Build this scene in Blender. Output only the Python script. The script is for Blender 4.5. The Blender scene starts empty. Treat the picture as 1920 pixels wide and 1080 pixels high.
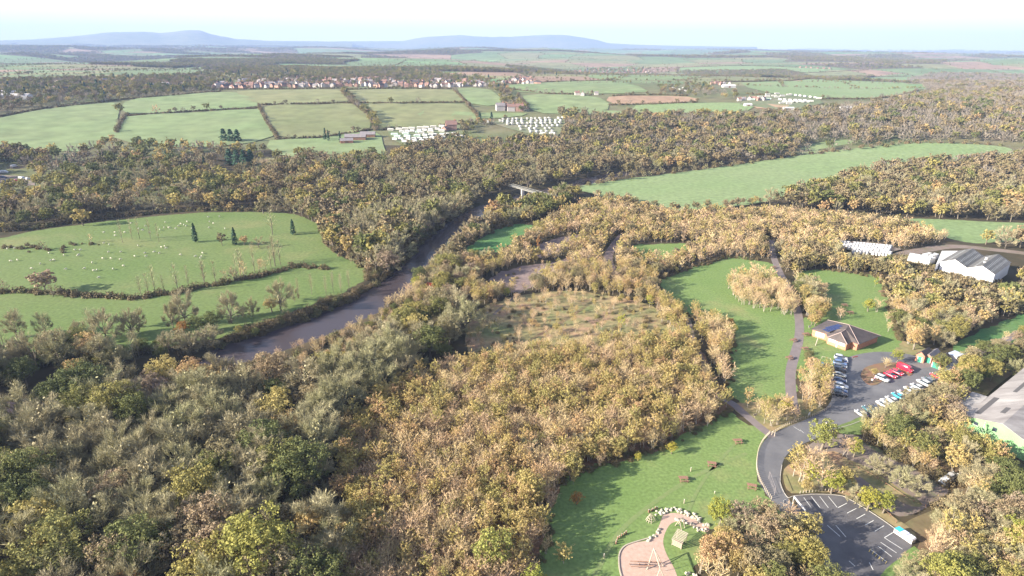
import bpy, math, random, bisect
import numpy as np
from mathutils import Matrix, Vector
SC = bpy.context.scene
COL = SC.collection
rad = math.radians
# ---------------------------------------------------------------- camera
CH = 100.0                       # height of the drone above the meadow
FPX = 1185.0                     # focal length in photo pixels (1920 wide)
PITCH, ROLL = 20.9, 0.45
cam = bpy.data.objects.new('camera', bpy.data.cameras.new('camera'))
COL.objects.link(cam); SC.camera = cam
cam.data.sensor_width = 36.0; cam.data.lens = 36.0 * FPX / 1920
cam.data.clip_start = 1.0; cam.data.clip_end = 60000
RM = Matrix.Rotation(rad(90 - PITCH), 3, 'X') @ Matrix.Rotation(rad(ROLL), 3, 'Z')
cam.matrix_world = Matrix.Translation((0, 0, CH)) @ RM.to_4x4()
RN = np.array(RM)
# ---------------------------------------------------------------- light
SUN_EL, SHADOW_AZ = 22.0, 17.0    # elevation; shadows fall 17 deg off +X towards +Y
sd = Vector((-math.cos(rad(SHADOW_AZ)) * math.cos(rad(SUN_EL)), -math.sin(rad(SHADOW_AZ)) * math.cos(rad(SUN_EL)), math.sin(rad(SUN_EL))))
sun = bpy.data.objects.new('sun', bpy.data.lights.new('sun', 'SUN')); COL.objects.link(sun)
sun.data.energy = 5.0; sun.data.angle = rad(0.6); sun.data.color = (1.0, 0.91, 0.76)
sun.rotation_euler = sd.to_track_quat('Z', 'Y').to_euler()
world = bpy.data.worlds.new('World'); SC.world = world; world.use_nodes = True
wn, wl = world.node_tree.nodes, world.node_tree.links
wn.clear()
sky = wn.new('ShaderNodeTexSky'); sky.sky_type = 'NISHITA'; sky.sun_disc = False
sky.sun_elevation = rad(SUN_EL); sky.sun_rotation = math.atan2(sd.x, sd.y)
sky.altitude = 150; sky.air_density = 1.0; sky.dust_density = 1.5; sky.ozone_density = 1.2
tc = wn.new('ShaderNodeTexCoord'); mp = wn.new('ShaderNodeMapping'); mp.inputs['Scale'].default_value = (1.6, 1.6, 14)
nz = wn.new('ShaderNodeTexNoise'); nz.inputs['Scale'].default_value = 2.3; nz.inputs['Detail'].default_value = 7; nz.inputs['Roughness'].default_value = 0.55
rp = wn.new('ShaderNodeValToRGB'); rp.color_ramp.elements[0].position = 0.12; rp.color_ramp.elements[1].position = 0.40
mx = wn.new('ShaderNodeMix'); mx.data_type = 'RGBA'; mx.inputs['B'].default_value = (5.5, 4.9, 5.2, 1)
sx = wn.new('ShaderNodeSeparateXYZ'); cl = wn.new('ShaderNodeMapRange'); cl.inputs[1].default_value = .12; cl.inputs[2].default_value = .34; cl.inputs[3].default_value = 1; cl.inputs[4].default_value = .12; cm = wn.new('ShaderNodeMath'); cm.operation = 'MULTIPLY'
bg = wn.new('ShaderNodeBackground'); bg.inputs['Strength'].default_value = 0.085
wo = wn.new('ShaderNodeOutputWorld')
wl.new(tc.outputs['Generated'], mp.inputs['Vector']); wl.new(mp.outputs['Vector'], nz.inputs['Vector'])
wl.new(nz.outputs['Fac'], rp.inputs['Fac']); wl.new(tc.outputs['Generated'], sx.inputs[0]); wl.new(sx.outputs['Z'], cl.inputs[0]); wl.new(rp.outputs['Color'], cm.inputs[0]); wl.new(cl.outputs[0], cm.inputs[1]); wl.new(cm.outputs[0], mx.inputs['Factor'])
wl.new(sky.outputs['Color'], mx.inputs['A']); wl.new(mx.outputs['Result'], bg.inputs['Color']); wl.new(bg.outputs[0], wo.inputs['Surface'])
SC.view_settings.view_transform = 'Standard'; SC.view_settings.look = 'None'
SC.view_settings.gamma = 1; SC.view_settings.use_curve_mapping = False
SC.view_settings.exposure = 1.86
SC.cycles.max_bounces = 5; SC.cycles.diffuse_bounces = 2; SC.cycles.glossy_bounces = 2
SC.cycles.transmission_bounces = 3; SC.cycles.volume_bounces = 0; SC.cycles.transparent_max_bounces = 8
SC.cycles.use_denoising = True; HAZE = 0.000085
SC.cycles.caustics_reflective = False; SC.cycles.caustics_refractive = False
random.seed(7); RNG = np.random.default_rng(7)

# ---------------------------------------------------------------- terrain
def ss(a, b, t):
    t = np.clip((t - a) / (b - a), 0, 1); return t * t * (3 - 2 * t)
def vn(x, y, s, seed):            # value noise, vectorised
    x = np.asarray(x, float) / s + seed * 17.3; y = np.asarray(y, float) / s + seed * 9.1
    xi, yi = np.floor(x), np.floor(y); fx, fy = x - xi, y - yi
    def h(a, b):
        v = np.sin(a * 127.1 + b * 311.7 + seed * 74.7) * 43758.5453; return v - np.floor(v)
    fx = fx * fx * (3 - 2 * fx); fy = fy * fy * (3 - 2 * fy)
    return (h(xi, yi) * (1 - fx) + h(xi + 1, yi) * fx) * (1 - fy) + (h(xi, yi + 1) * (1 - fx) + h(xi + 1, yi + 1) * fx) * fy
RIVER = []                        # world centre line, filled in below
def river_dist(x, y):
    x = np.asarray(x, float); y = np.asarray(y, float)
    d = np.full(x.shape, 1e9)
    for (ax, ay), (bx, by) in zip(RIVER[:-1], RIVER[1:]):
        dx, dy = bx - ax, by - ay; L = dx * dx + dy * dy
        t = np.clip(((x - ax) * dx + (y - ay) * dy) / L, 0, 1)
        d = np.minimum(d, np.hypot(x - ax - t * dx, y - ay - t * dy))
    return d
def TZ(x, y):
    x = np.asarray(x, float); y = np.asarray(y, float)
    r = np.hypot(x, y)
    z = 30 * ss(560, 1250, r)
    z = z + (vn(x, y, 420, 1) - .5) * 16 * ss(620, 1100, r)
    z = z + 28 * ss(1800, 9000, r)
    z = z + ((vn(x, y, 800, 2) - .5) * 72 - 7) * ss(1350, 2600, r) * (1 - .35 * ss(5000, 9000, r)) + (vn(x, y, 2300, 3) - .5) * 30 * ss(2500, 6000, r)
    if RIVER:
        near = r < 620
        if np.any(near):
            d = river_dist(x, y)
            z = z - 3.2 * (1 - ss(6.5, 12.5, d)) * (r < 620)
    return z
def W(px, py, zoff=0.0):
    """photo pixel -> point on the terrain"""
    d = RN @ np.array([(px - 960) / FPX, (540 - py) / FPX, -1.0])
    if d[2] > -1e-4: d[2] = -1e-4
    n = 3.0
    t0 = 40.0; p = None; prev = t0
    if -CH / d[2] * math.hypot(d[0], d[1]) < 555:
        t = (CH - zoff) / -d[2]
        return (d[0] * t, d[1] * t)
    t = 40.0
    while t < 30000:
        if CH + d[2] * t <= float(TZ(d[0] * t, d[1] * t)) + zoff: break
        prev = t; t *= 1.02
    a, b = prev, t
    for _ in range(14):
        m = (a + b) / 2
        if CH + d[2] * m <= float(TZ(d[0] * m, d[1] * m)) + zoff: b = m
        else: a = m
    return (d[0] * b, d[1] * b)
def WP(pts): return [W(*p) for p in pts]
def PX(x, y, z):
    """world -> photo pixel (vectorised)"""
    v = np.stack([np.asarray(x, float), np.asarray(y, float), np.asarray(z, float) - CH], -1) @ RN
    dep = -v[..., 2]; dep = np.where(dep > 1, dep, 1)
    return 960 + FPX * v[..., 0] / dep, 540 - FPX * v[..., 1] / dep, dep
def zz(x, y): return float(TZ(x, y))
# river centre line, from the photograph
RIVER_PX = [(350, 690), (440, 655), (520, 632), (600, 603), (680, 570), (745, 530), (790, 490), (825, 450), (868, 412), (920, 385), (985, 366), (1060, 350)]
RIVER = WP(RIVER_PX)
_a, _b = RIVER[0], RIVER[1]
RIVER = [(_a[0] - 260, _a[1] - 90), (_a[0] - 60, _a[1] - 30)] + RIVER + [W(1110, 334), W(1180, 320)]

# ---------------------------------------------------------------- helpers
def tag(o, label=None, cat=None, group=None, kind=None):
    if label: o['label'] = label
    if cat: o['category'] = cat
    if group: o['group'] = group
    if kind: o['kind'] = kind
    return o
def linkobj(name, data, parent=None, loc=None, rz=None):
    o = bpy.data.objects.new(name, data); COL.objects.link(o)
    if parent is not None: o.parent = parent
    if loc is not None: o.location = loc
    if rz is not None: o.rotation_euler = (0, 0, rz)
    return o
def thing(name, label, cat, loc=(0, 0, 0), rz=0, group=None):
    return tag(linkobj(name, None, None, loc, rz), label, cat, group)
class MB:
    """collects shapes; build() links them as one mesh object"""
    def __init__(s): s.v = []; s.f = []; s.m = []
    def add(s, vs, fs, mi=0):
        k = len(s.v); s.v += [tuple(v) for v in vs]; s.f += [tuple(i + k for i in f) for f in fs]; s.m += [mi] * len(fs); return s
    def box(s, x0, x1, y0, y1, z0, z1, mi=0):
        return s.add([(x0, y0, z0), (x1, y0, z0), (x1, y1, z0), (x0, y1, z0), (x0, y0, z1), (x1, y0, z1), (x1, y1, z1), (x0, y1, z1)],
                     [(3, 2, 1, 0), (4, 5, 6, 7), (0, 1, 5, 4), (1, 2, 6, 5), (2, 3, 7, 6), (3, 0, 4, 7)], mi)
    def bar(s, a, b, r0, r1=None, n=6, mi=0, cap=True):
        a, b = Vector(a), Vector(b); r1 = r0 if r1 is None else r1
        q = (b - a).to_track_quat('Z', 'Y'); vs = []
        for p, r in ((a, r0), (b, r1)):
            for i in range(n):
                t = 2 * math.pi * i / n; vs.append(p + q @ Vector((r * math.cos(t), r * math.sin(t), 0)))
        fs = [(i, (i + 1) % n, n + (i + 1) % n, n + i) for i in range(n)]
        if cap: fs += [tuple(range(n - 1, -1, -1)), tuple(range(n, 2 * n))]
        return s.add(vs, fs, mi)
    def prism(s, prof, y0, y1, mi=0):      # profile in x,z extruded along y
        n = len(prof)
        vs = [(x, y0, z) for x, z in prof] + [(x, y1, z) for x, z in prof]
        return s.add(vs, [tuple(range(n)), tuple(range(2 * n - 1, n - 1, -1))] + [(i, n + i, n + (i + 1) % n, (i + 1) % n) for i in range(n)], mi)
    def slab(s, pts, z0, z1, mi=0):        # polygon in x,y between two heights
        n = len(pts)
        return s.add([(x, y, z0) for x, y in pts] + [(x, y, z1) for x, y in pts],
                     [tuple(range(n - 1, -1, -1)), tuple(range(n, 2 * n))] + [(i, (i + 1) % n, n + (i + 1) % n, n + i) for i in range(n)], mi)
    def mesh(s, name, mats, smooth=False):
        me = bpy.data.meshes.new(name); me.from_pydata([tuple(v) for v in s.v], [], s.f)
        for m in (mats if isinstance(mats, (list, tuple)) else [mats]): me.materials.append(m)
        if max(s.m, default=0): me.polygons.foreach_set('material_index', s.m)
        if smooth: me.polygons.foreach_set('use_smooth', [True] * len(s.f))
        me.update(); return me
    def build(s, name, mats, parent=None, loc=None, rz=None, smooth=False):
        return linkobj(name, s.mesh(name, mats, smooth), parent, loc, rz)
def children(o): return [c for c in o.children]
def copy_tree(o, parent=None, depth=0):
    c = o.copy(); COL.objects.link(c)
    if parent is not None: c.parent = parent
    for ch in children(o): copy_tree(ch, c)
    return c
def np_mesh(name, V, F, mats, mi=None):
    """V (n,3); F list of arrays of equal-length faces"""
    me = bpy.data.meshes.new(name)
    V = np.asarray(V, np.float32); me.vertices.add(len(V)); me.vertices.foreach_set('co', V.ravel())
    loops = np.concatenate([f.ravel() for f in F]) if F else np.zeros(0, int)
    tot = np.concatenate([np.full(len(f), f.shape[1]) for f in F])
    me.loops.add(len(loops)); me.loops.foreach_set('vertex_index', loops.astype(np.int32))
    st = np.concatenate([[0], np.cumsum(tot)[:-1]])
    me.polygons.add(len(tot)); me.polygons.foreach_set('loop_start', st.astype(np.int32)); me.polygons.foreach_set('loop_total', tot.astype(np.int32))
    for m in mats: me.materials.append(m)
    if mi is not None: me.polygons.foreach_set('material_index', np.concatenate(mi).astype(np.int32))
    me.update(calc_edges=True); me.validate(); return me

# ---------------------------------------------------------------- materials
MATS = {}
def mat(name, col, rough=0.8, metal=0.0, col2=None, scale=1.0, detail=4, fac=(0.35, 0.65), bump=0, bscale=None, spec=0.3, cols=None, coord='Object', stretch=None):
    if name in MATS: return MATS[name]
    m = bpy.data.materials.new(name); m.use_nodes = True; n, l = m.node_tree.nodes, m.node_tree.links
    b = n['Principled BSDF']; b.inputs['Roughness'].default_value = rough; b.inputs['Metallic'].default_value = metal
    b.inputs['Specular IOR Level'].default_value = spec
    b.inputs['Base Color'].default_value = (*col, 1)
    t = n.new('ShaderNodeTexCoord'); src = t.outputs[coord]
    if stretch:
        q = n.new('ShaderNodeMapping'); q.inputs['Scale'].default_value = stretch[:3]
        if len(stretch) > 3: q.inputs['Rotation'].default_value = (0, 0, stretch[3])
        l.new(src, q.inputs[0]); src = q.outputs[0]
    if col2 or cols:
        z = n.new('ShaderNodeTexNoise'); z.inputs['Scale'].default_value = scale; z.inputs['Detail'].default_value = detail; z.inputs['Roughness'].default_value = .65
        l.new(src, z.inputs['Vector'])
        r = n.new('ShaderNodeValToRGB'); cr = r.color_ramp
        if cols:
            cr.elements[0].position, cr.elements[0].color = cols[0][0], (*cols[0][1], 1)
            cr.elements[1].position, cr.elements[1].color = cols[-1][0], (*cols[-1][1], 1)
            for p, c in cols[1:-1]: cr.elements.new(p).color = (*c, 1)
        else:
            cr.elements[0].position, cr.elements[0].color = fac[0], (*col, 1)
            cr.elements[1].position, cr.elements[1].color = fac[1], (*col2, 1)
        l.new(z.outputs['Fac'], r.inputs['Fac']); l.new(r.outputs['Color'], b.inputs['Base Color'])
    if bump:
        z2 = n.new('ShaderNodeTexNoise'); z2.inputs['Scale'].default_value = bscale or scale * 6; z2.inputs['Detail'].default_value = 5
        l.new(src, z2.inputs['Vector'])
        bp = n.new('ShaderNodeBump'); bp.inputs['Strength'].default_value = bump; bp.inputs['Distance'].default_value = 0.3
        l.new(z2.outputs['Fac'], bp.inputs['Height']); l.new(bp.outputs[0], b.inputs['Normal'])
    MATS[name] = m; return m
def field_mat(name, a, b, big=0.012, streak=None, ang=0.0, fine=0.6, c=None):
    """grass: broad patches x fine mottling x optional mowing/drill lines"""
    if name in MATS: return MATS[name]
    m = bpy.data.materials.new(name); m.use_nodes = True; n, l = m.node_tree.nodes, m.node_tree.links
    bs = n['Principled BSDF']; bs.inputs['Roughness'].default_value = .9; bs.inputs['Specular IOR Level'].default_value = .15
    t = n.new('ShaderNodeTexCoord')
    z = n.new('ShaderNodeTexNoise'); z.inputs['Scale'].default_value = big; z.inputs['Detail'].default_value = 8; z.inputs['Roughness'].default_value = .6
    l.new(t.outputs['Object'], z.inputs['Vector'])
    r = n.new('ShaderNodeValToRGB'); r.color_ramp.elements[0].position = .35; r.color_ramp.elements[1].position = .65
    r.color_ramp.elements[0].color = (*a, 1); r.color_ramp.elements[1].color = (*b, 1)
    if big < .09: r.color_ramp.elements.new(.74).color = (b[0] * 1.12 + .02, b[1] * .93, b[2] * 1.05, 1)
    if c: r.color_ramp.elements.new(.55).color = (*c, 1)
    l.new(z.outputs['Fac'], r.inputs['Fac'])
    z2 = n.new('ShaderNodeTexNoise'); z2.inputs['Scale'].default_value = fine; z2.inputs['Detail'].default_value = 5; l.new(t.outputs['Object'], z2.inputs['Vector'])
    mr = n.new('ShaderNodeMapRange'); mr.inputs[1].default_value = .3; mr.inputs[2].default_value = .7; mr.inputs[3].default_value = .78; mr.inputs[4].default_value = 1.2
    l.new(z2.outputs['Fac'], mr.inputs[0]); last = mr.outputs[0]
    if streak:
        q = n.new('ShaderNodeMapping'); q.inputs['Rotation'].default_value = (0, 0, ang); l.new(t.outputs['Object'], q.inputs[0])
        w = n.new('ShaderNodeTexWave'); w.inputs['Scale'].default_value = streak; w.inputs['Distortion'].default_value = 2.5; w.inputs['Detail'].default_value = 2; w.inputs['Detail Scale'].default_value = .4
        l.new(q.outputs[0], w.inputs[0])
        mr2 = n.new('ShaderNodeMapRange'); mr2.inputs[3].default_value = .985; mr2.inputs[4].default_value = 1.015; l.new(w.outputs['Fac'], mr2.inputs[0])
        mm = n.new('ShaderNodeMath'); mm.operation = 'MULTIPLY'; l.new(last, mm.inputs[0]); l.new(mr2.outputs[0], mm.inputs[1]); last = mm.outputs[0]
    vm = n.new('ShaderNodeVectorMath'); vm.operation = 'SCALE'; l.new(r.outputs['Color'], vm.inputs[0]); l.new(last, vm.inputs['Scale'])
    l.new(vm.outputs[0], bs.inputs['Base Color'])
    MATS[name] = m; return m
def leaf_mat(name, stops, trans=.25, vary=.35):
    """foliage; hue differs from tree to tree (object random) and from clump to clump"""
    m = bpy.data.materials.new(name); m.use_nodes = True; n, l = m.node_tree.nodes, m.node_tree.links
    bs = n['Principled BSDF']; bs.inputs['Roughness'].default_value = .75; bs.inputs['Specular IOR Level'].default_value = .15
    oi = n.new('ShaderNodeObjectInfo'); r = n.new('ShaderNodeValToRGB'); cr = r.color_ramp
    cr.elements[0].position, cr.elements[0].color = stops[0][0], (*stops[0][1], 1)
    cr.elements[1].position, cr.elements[1].color = stops[-1][0], (*stops[-1][1], 1)
    for p, c in stops[1:-1]: cr.elements.new(p).color = (*c, 1)
    t = n.new('ShaderNodeTexCoord'); z = n.new('ShaderNodeTexNoise'); z.inputs['Scale'].default_value = .7; z.inputs['Detail'].default_value = 3
    l.new(t.outputs['Object'], z.inputs['Vector'])
    ma = n.new('ShaderNodeMath'); ma.operation = 'MULTIPLY_ADD'; ma.inputs[1].default_value = vary * 1.6; l.new(z.outputs['Fac'], ma.inputs[0])
    ms = n.new('ShaderNodeMath'); ms.operation = 'MULTIPLY_ADD'; ms.inputs[1].default_value = 1 - vary; ms.inputs[2].default_value = -vary * .3
    l.new(oi.outputs['Random'], ms.inputs[0]); l.new(ms.outputs[0], ma.inputs[2]); l.new(ma.outputs[0], r.inputs['Fac'])
    z3 = n.new('ShaderNodeTexNoise'); z3.inputs['Scale'].default_value = 4; l.new(t.outputs['Object'], z3.inputs['Vector'])
    mr = n.new('ShaderNodeMapRange'); mr.inputs[1].default_value = .3; mr.inputs[2].default_value = .7; mr.inputs[3].default_value = .7; mr.inputs[4].default_value = 1.3; l.new(z3.outputs['Fac'], mr.inputs[0])
    vm = n.new('ShaderNodeVectorMath'); vm.operation = 'SCALE'; l.new(r.outputs['Color'], vm.inputs[0]); l.new(mr.outputs[0], vm.inputs['Scale'])
    l.new(vm.outputs[0], bs.inputs['Base Color'])
    if trans:
        tr = n.new('ShaderNodeBsdfTranslucent'); l.new(vm.outputs[0], tr.inputs['Color'])
        mx = n.new('ShaderNodeMixShader'); mx.inputs[0].default_value = trans
        l.new(bs.outputs[0], mx.inputs[1]); l.new(tr.outputs[0], mx.inputs[2]); l.new(mx.outputs[0], n['Material Output'].inputs['Surface'])
    MATS[name] = m; return m
# ---------------------------------------------------------------- polygons
def inpoly(x, y, poly):
    x = np.asarray(x, float); y = np.asarray(y, float); c = np.zeros(x.shape, bool)
    n = len(poly)
    for i in range(n):
        x1, y1 = poly[i]; x2, y2 = poly[(i + 1) % n]
        if y1 == y2: continue
        hit = ((y1 > y) != (y2 > y)) & (x < (x2 - x1) * (y - y1) / (y2 - y1) + x1)
        c ^= hit
    return c
def spline(pts, per=6, closed=True):
    n = len(pts); out = []
    rng = range(n) if closed else range(n - 1)
    for i in rng:
        if closed: p0, p1, p2, p3 = pts[i - 1], pts[i], pts[(i + 1) % n], pts[(i + 2) % n]
        else: p0, p1, p2, p3 = pts[max(i - 1, 0)], pts[i], pts[i + 1], pts[min(i + 2, n - 1)]
        for k in range(per):
            t = k / per
            out.append(tuple(.5 * (2 * b + (c - a) * t + (2 * a - 5 * b + 4 * c - d) * t * t + (3 * b - a - 3 * c + d) * t ** 3) for a, b, c, d in zip(p0, p1, p2, p3)))
    if not closed: out.append(pts[-1])
    return out
import bmesh
def sheet(name, poly, m, off, cell=None, kind='structure', label=None, parent=None):
    """a polygon in world x,y laid on the terrain, `off` above it"""
    bm = bmesh.new(); vs = [bm.verts.new((x, y, 0)) for x, y in poly]
    f = bm.faces.new(vs); bmesh.ops.triangulate(bm, faces=[f])
    if cell:
        xs = [p[0] for p in poly]; ys = [p[1] for p in poly]
        for ax, lo, hi in ((0, min(xs), max(xs)), (1, min(ys), max(ys))):
            k = math.ceil(lo / cell) * cell
            while k < hi:
                co = (k, 0, 0) if ax == 0 else (0, k, 0); no = (1, 0, 0) if ax == 0 else (0, 1, 0)
                bmesh.ops.bisect_plane(bm, geom=bm.verts[:] + bm.edges[:] + bm.faces[:], plane_co=co, plane_no=no); k += cell
    co = np.array([v.co[:2] for v in bm.verts]); z = np.where(np.hypot(co[:, 0], co[:, 1]) < 555, 0, TZ(co[:, 0], co[:, 1])) + off
    for v, h in zip(bm.verts, z): v.co.z = h
    bmesh.ops.recalc_face_normals(bm, faces=bm.faces[:])
    if sum(f.normal.z for f in bm.faces) < 0: bmesh.ops.reverse_faces(bm, faces=bm.faces[:])
    me = bpy.data.meshes.new(name); bm.to_mesh(me); bm.free(); me.materials.append(m)
    o = linkobj(name, me, parent); tag(o, label, None, None, kind); return o
def ribbon_poly(pts, w):
    """band of width w along a world polyline"""
    L, R = [], []
    for i, p in enumerate(pts):
        a = pts[max(i - 1, 0)]; b = pts[min(i + 1, len(pts) - 1)]
        dx, dy = b[0] - a[0], b[1] - a[1]; k = math.hypot(dx, dy) or 1
        ww = w[i] if isinstance(w, (list, tuple)) else w
        L.append((p[0] - dy / k * ww / 2, p[1] + dx / k * ww / 2)); R.append((p[0] + dy / k * ww / 2, p[1] - dx / k * ww / 2))
    return L + R[::-1]
def ribbon(name, pts, w, m, off, label=None, kind='structure'):
    L = ribbon_poly(pts, w); n = len(pts); R = L[n:][::-1]; L = L[:n]
    z = TZ(np.array([p[0] for p in L + R]), np.array([p[1] for p in L + R])) + off
    vs = [(p[0], p[1], z[i]) for i, p in enumerate(L + R)]
    b = MB().add(vs, [(i + n, i + n + 1, i + 1, i) for i in range(n - 1)])
    return tag(b.build(name, m), label, None, None, kind)

# ---------------------------------------------------------------- ground
M_floor = mat('woodland_floor', (0, 0, 0), .95, cols=[(.3, (.03, .032, .018)), (.5, (.06, .05, .03)), (.62, (.075, .058, .035)), (.75, (.05, .06, .025))], scale=.06, detail=9, spec=.1)
M_litter = mat('leaf_litter', (0, 0, 0), .95, cols=[(.3, (.09, .085, .04)), (.5, (.19, .11, .07)), (.7, (.13, .12, .06))], scale=.25, detail=9, spec=.1)
ys = list(np.arange(-60, 640, 3.0))
while ys[-1] < 1330: ys.append(ys[-1] * 1.012)
NU = 361
us = np.linspace(-1, 1, NU)
Yg = np.repeat(np.array(ys)[:, None], NU, 1); Xg = us[None, :] * (260 + 1.05 * np.maximum(Yg, 0))
Zg = TZ(Xg, Yg); nr = len(ys)
idx = np.arange(nr * NU).reshape(nr, NU)
Q = np.stack([idx[:-1, :-1], idx[:-1, 1:], idx[1:, 1:], idx[1:, :-1]], -1).reshape(-1, 4)
me = np_mesh('ground', np.stack([Xg, Yg, Zg], -1).reshape(-1, 3), [Q], [M_floor, field_mat('rough_pasture', (.10, .125, .05), (.15, .13, .075), .008, None, 0, .05)]); me.polygons.foreach_set('use_smooth', [True] * len(me.polygons))
me.polygons.foreach_set('material_index', (np.hypot(Xg, Yg)[:-1, :-1] > 680).ravel().astype(np.int32))
tag(linkobj('ground', me), 'brown and green ground under the woods and meadows', None, None, 'structure')
YFAR = ys[-1]
# water
M_water = bpy.data.materials.new('river_water'); M_water.use_nodes = True
_b = M_water.node_tree.nodes['Principled BSDF']; _b.inputs['Base Color'].default_value = (.05, .04, .045, 1); _b.inputs['Roughness'].default_value = .2; _b.inputs['Specular IOR Level'].default_value = .35; _b.inputs['IOR'].default_value = 1.33
_t = M_water.node_tree.nodes.new('ShaderNodeTexCoord'); _n = M_water.node_tree.nodes.new('ShaderNodeTexNoise'); _n.inputs['Scale'].default_value = .35; _n.inputs['Detail'].default_value = 6
_p = M_water.node_tree.nodes.new('ShaderNodeBump'); _p.inputs['Strength'].default_value = .25; _p.inputs['Distance'].default_value = .25
M_water.node_tree.links.new(_t.outputs['Object'], _n.inputs['Vector']); M_water.node_tree.links.new(_n.outputs['Fac'], _p.inputs['Height']); M_water.node_tree.links.new(_p.outputs[0], _b.inputs['Normal'])
rs = spline(RIVER, 5, False)
L = ribbon_poly(rs, [10.0 if i < 10 else (11 + (i - 10) * 1.6 if i < 15 else 19.5) for i in range(len(rs))]); n = len(rs); R = L[n:][::-1]; L = L[:n]
MB().add([(x, y, -1.7) for x, y in L + R], [(i + n, i + n + 1, i + 1, i) for i in range(n - 1)]).build('river_water', M_water)
tag(bpy.data.objects['river_water'], 'brown river water winding between wooded banks', None, None, 'structure')

# ---------------------------------------------------------------- named fields of the photograph (pixel outlines unprojected to the land)
G_lawn = field_mat('mown_lawn', (.12, .185, .055), (.19, .21, .085), .03, None, .6, 1.2, (.14, .20, .066))
G_past = field_mat('sheep_pasture', (.10, .15, .045), (.16, .175, .07), .02, None, 0, .7, (.12, .16, .055))
G_crop = field_mat('young_crop', (.165, .228, .098), (.19, .24, .115), .01, .012, .9, .3)
G_far1 = field_mat('far_grass', (.15, .205, .09), (.18, .215, .105), .006, .015, .4, .05)
G_far2 = field_mat('pale_stubble_grass', (.15, .17, .075), (.19, .19, .095), .006, .012, .2, .05)
G_tan = field_mat('bare_field', (.27, .18, .12), (.33, .23, .15), .008, .02, 1.2, .08)
G_rough = field_mat('rough_grass', (.15, .165, .07), (.30, .19, .12), .09, None, 0, .5, (.24, .19, .10))
G_grit = field_mat('grey_grit', (.155, .115, .11), (.21, .16, .145), .05, None, 0, .5)
G_wet = field_mat('wet_meadow', (.06, .15, .05), (.10, .17, .06), .06, None, 0, .9)
G_bracken = field_mat('bracken', (.16, .10, .065), (.13, .125, .06), .08, None, 0, .5)
EXCL = []                         # world polygons where no wood may stand
def ragged(p, a):
    return [(x + (vn(x, y, a * 2.2, 6) - .5) * a * 1.6 + RNG.uniform(-.25, .25) * a, y + (vn(x, y, a * 2.2, 9) - .5) * a * 1.6 + RNG.uniform(-.25, .25) * a) for x, y in p]
def field(name, px, m, off=.012, cell=None, ex=True, label=None, per=4):
    p = WP(spline(px, per)) if per > 1 else WP(px)
    if per >= 4 and math.hypot(*p[0]) < 600: p = ragged(spline(p, 3), 1.3)
    if ex: EXCL.append(p)
    return sheet(name, p, m, off, cell, 'structure', label)
field('sheep_pasture', [(-160, 470), (0, 447), (70, 432), (190, 416), (310, 404), (400, 398), (480, 398), (550, 402), (598, 424), (612, 462), (640, 480), (690, 510), (660, 540), (590, 568), (530, 592), (460, 618), (400, 636), (300, 652), (150, 662), (0, 666), (-160, 672)], G_past, .02, label='sheep pasture with long green grass left of the river')
field('crop_field', [(1080, 352), (1170, 337), (1290, 322), (1420, 304), (1560, 284), (1700, 270), (1800, 270), (1880, 276), (1900, 288), (1840, 300), (1760, 304), (1660, 314), (1590, 334), (1510, 358), (1440, 378), (1340, 392), (1260, 396), (1180, 382), (1110, 364)], G_crop, .45, 10, label='smooth pale green crop field beyond the plantation')
field('right_meadow', [(1690, 414), (1760, 411), (1860, 416), (2000, 424), (2000, 452), (1900, 452), (1830, 456), (1770, 444)], G_crop, .03, label='narrow green meadow in front of the factory woods')
field('park_lawn', [(1228, 545), (1236, 524), (1290, 505), (1365, 482), (1420, 488), (1458, 502), (1480, 540), (1494, 590), (1500, 640), (1492, 700), (1484, 742), (1420, 752), (1384, 752), (1366, 722), (1362, 680), (1376, 640), (1350, 612), (1290, 590), (1246, 570)], G_lawn, .02, label='long mown lawn left of the footpath')
field('upper_lawn', [(1184, 462), (1230, 458), (1300, 458), (1270, 478), (1215, 492), (1186, 482)], G_lawn, .02, label='small green clearing above the lawn')
field('centre_lawn', [(1490, 515), (1540, 506), (1600, 512), (1650, 522), (1668, 560), (1672, 600), (1690, 640), (1668, 664), (1620, 668), (1560, 660), (1520, 640), (1520, 600), (1535, 560)], G_lawn, .02, label='lawn around the visitor building')
field('verge_floor', [(1372, 762), (1400, 752), (1490, 746), (1548, 768), (1500, 792), (1460, 806), (1440, 814), (1398, 784)], G_rough, .010, None, False, 'rough grass under the trees beside the short footpath', 2)
field('verge_floor', [(1600, 800), (1660, 785), (1750, 742), (1790, 708), (1840, 690), (1900, 700), (1830, 760), (1850, 860), (1930, 930), (2060, 1100), (1960, 1160), (1760, 1180), (1668, 1080), (1705, 1045), (1725, 1015), (1690, 985), (1740, 960), (1790, 930), (1740, 880), (1640, 825)], G_bracken, .006, None, False, 'leaf strewn ground under the trees behind the parked cars', 2)
field('entrance_lawn', [(1503, 600), (1525, 600), (1540, 640), (1570, 662), (1610, 664), (1590, 676), (1562, 694), (1552, 708), (1530, 712), (1498, 712), (1494, 670), (1502, 640)], G_lawn, .016, None, False, 'lawn between the footpath and the visitor building')
field('lawn_fringe', [(1660, 600), (1700, 640), (1740, 655), (1700, 668), (1640, 668), (1610, 660)], G_rough, .012, None, False, 'rough grass fringe behind the turning loop')
field('picnic_lawn', [(1052, 905), (1100, 880), (1160, 862), (1240, 838), (1310, 802), (1365, 772), (1400, 792), (1440, 812), (1422, 850), (1420, 890), (1440, 930), (1478, 962), (1410, 970), (1350, 985), (1320, 1010), (1310, 1060), (1300, 1180), (1000, 1180), (1016, 1060), (1026, 970)], G_lawn, .02, label='picnic lawn beside the access road')
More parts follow.
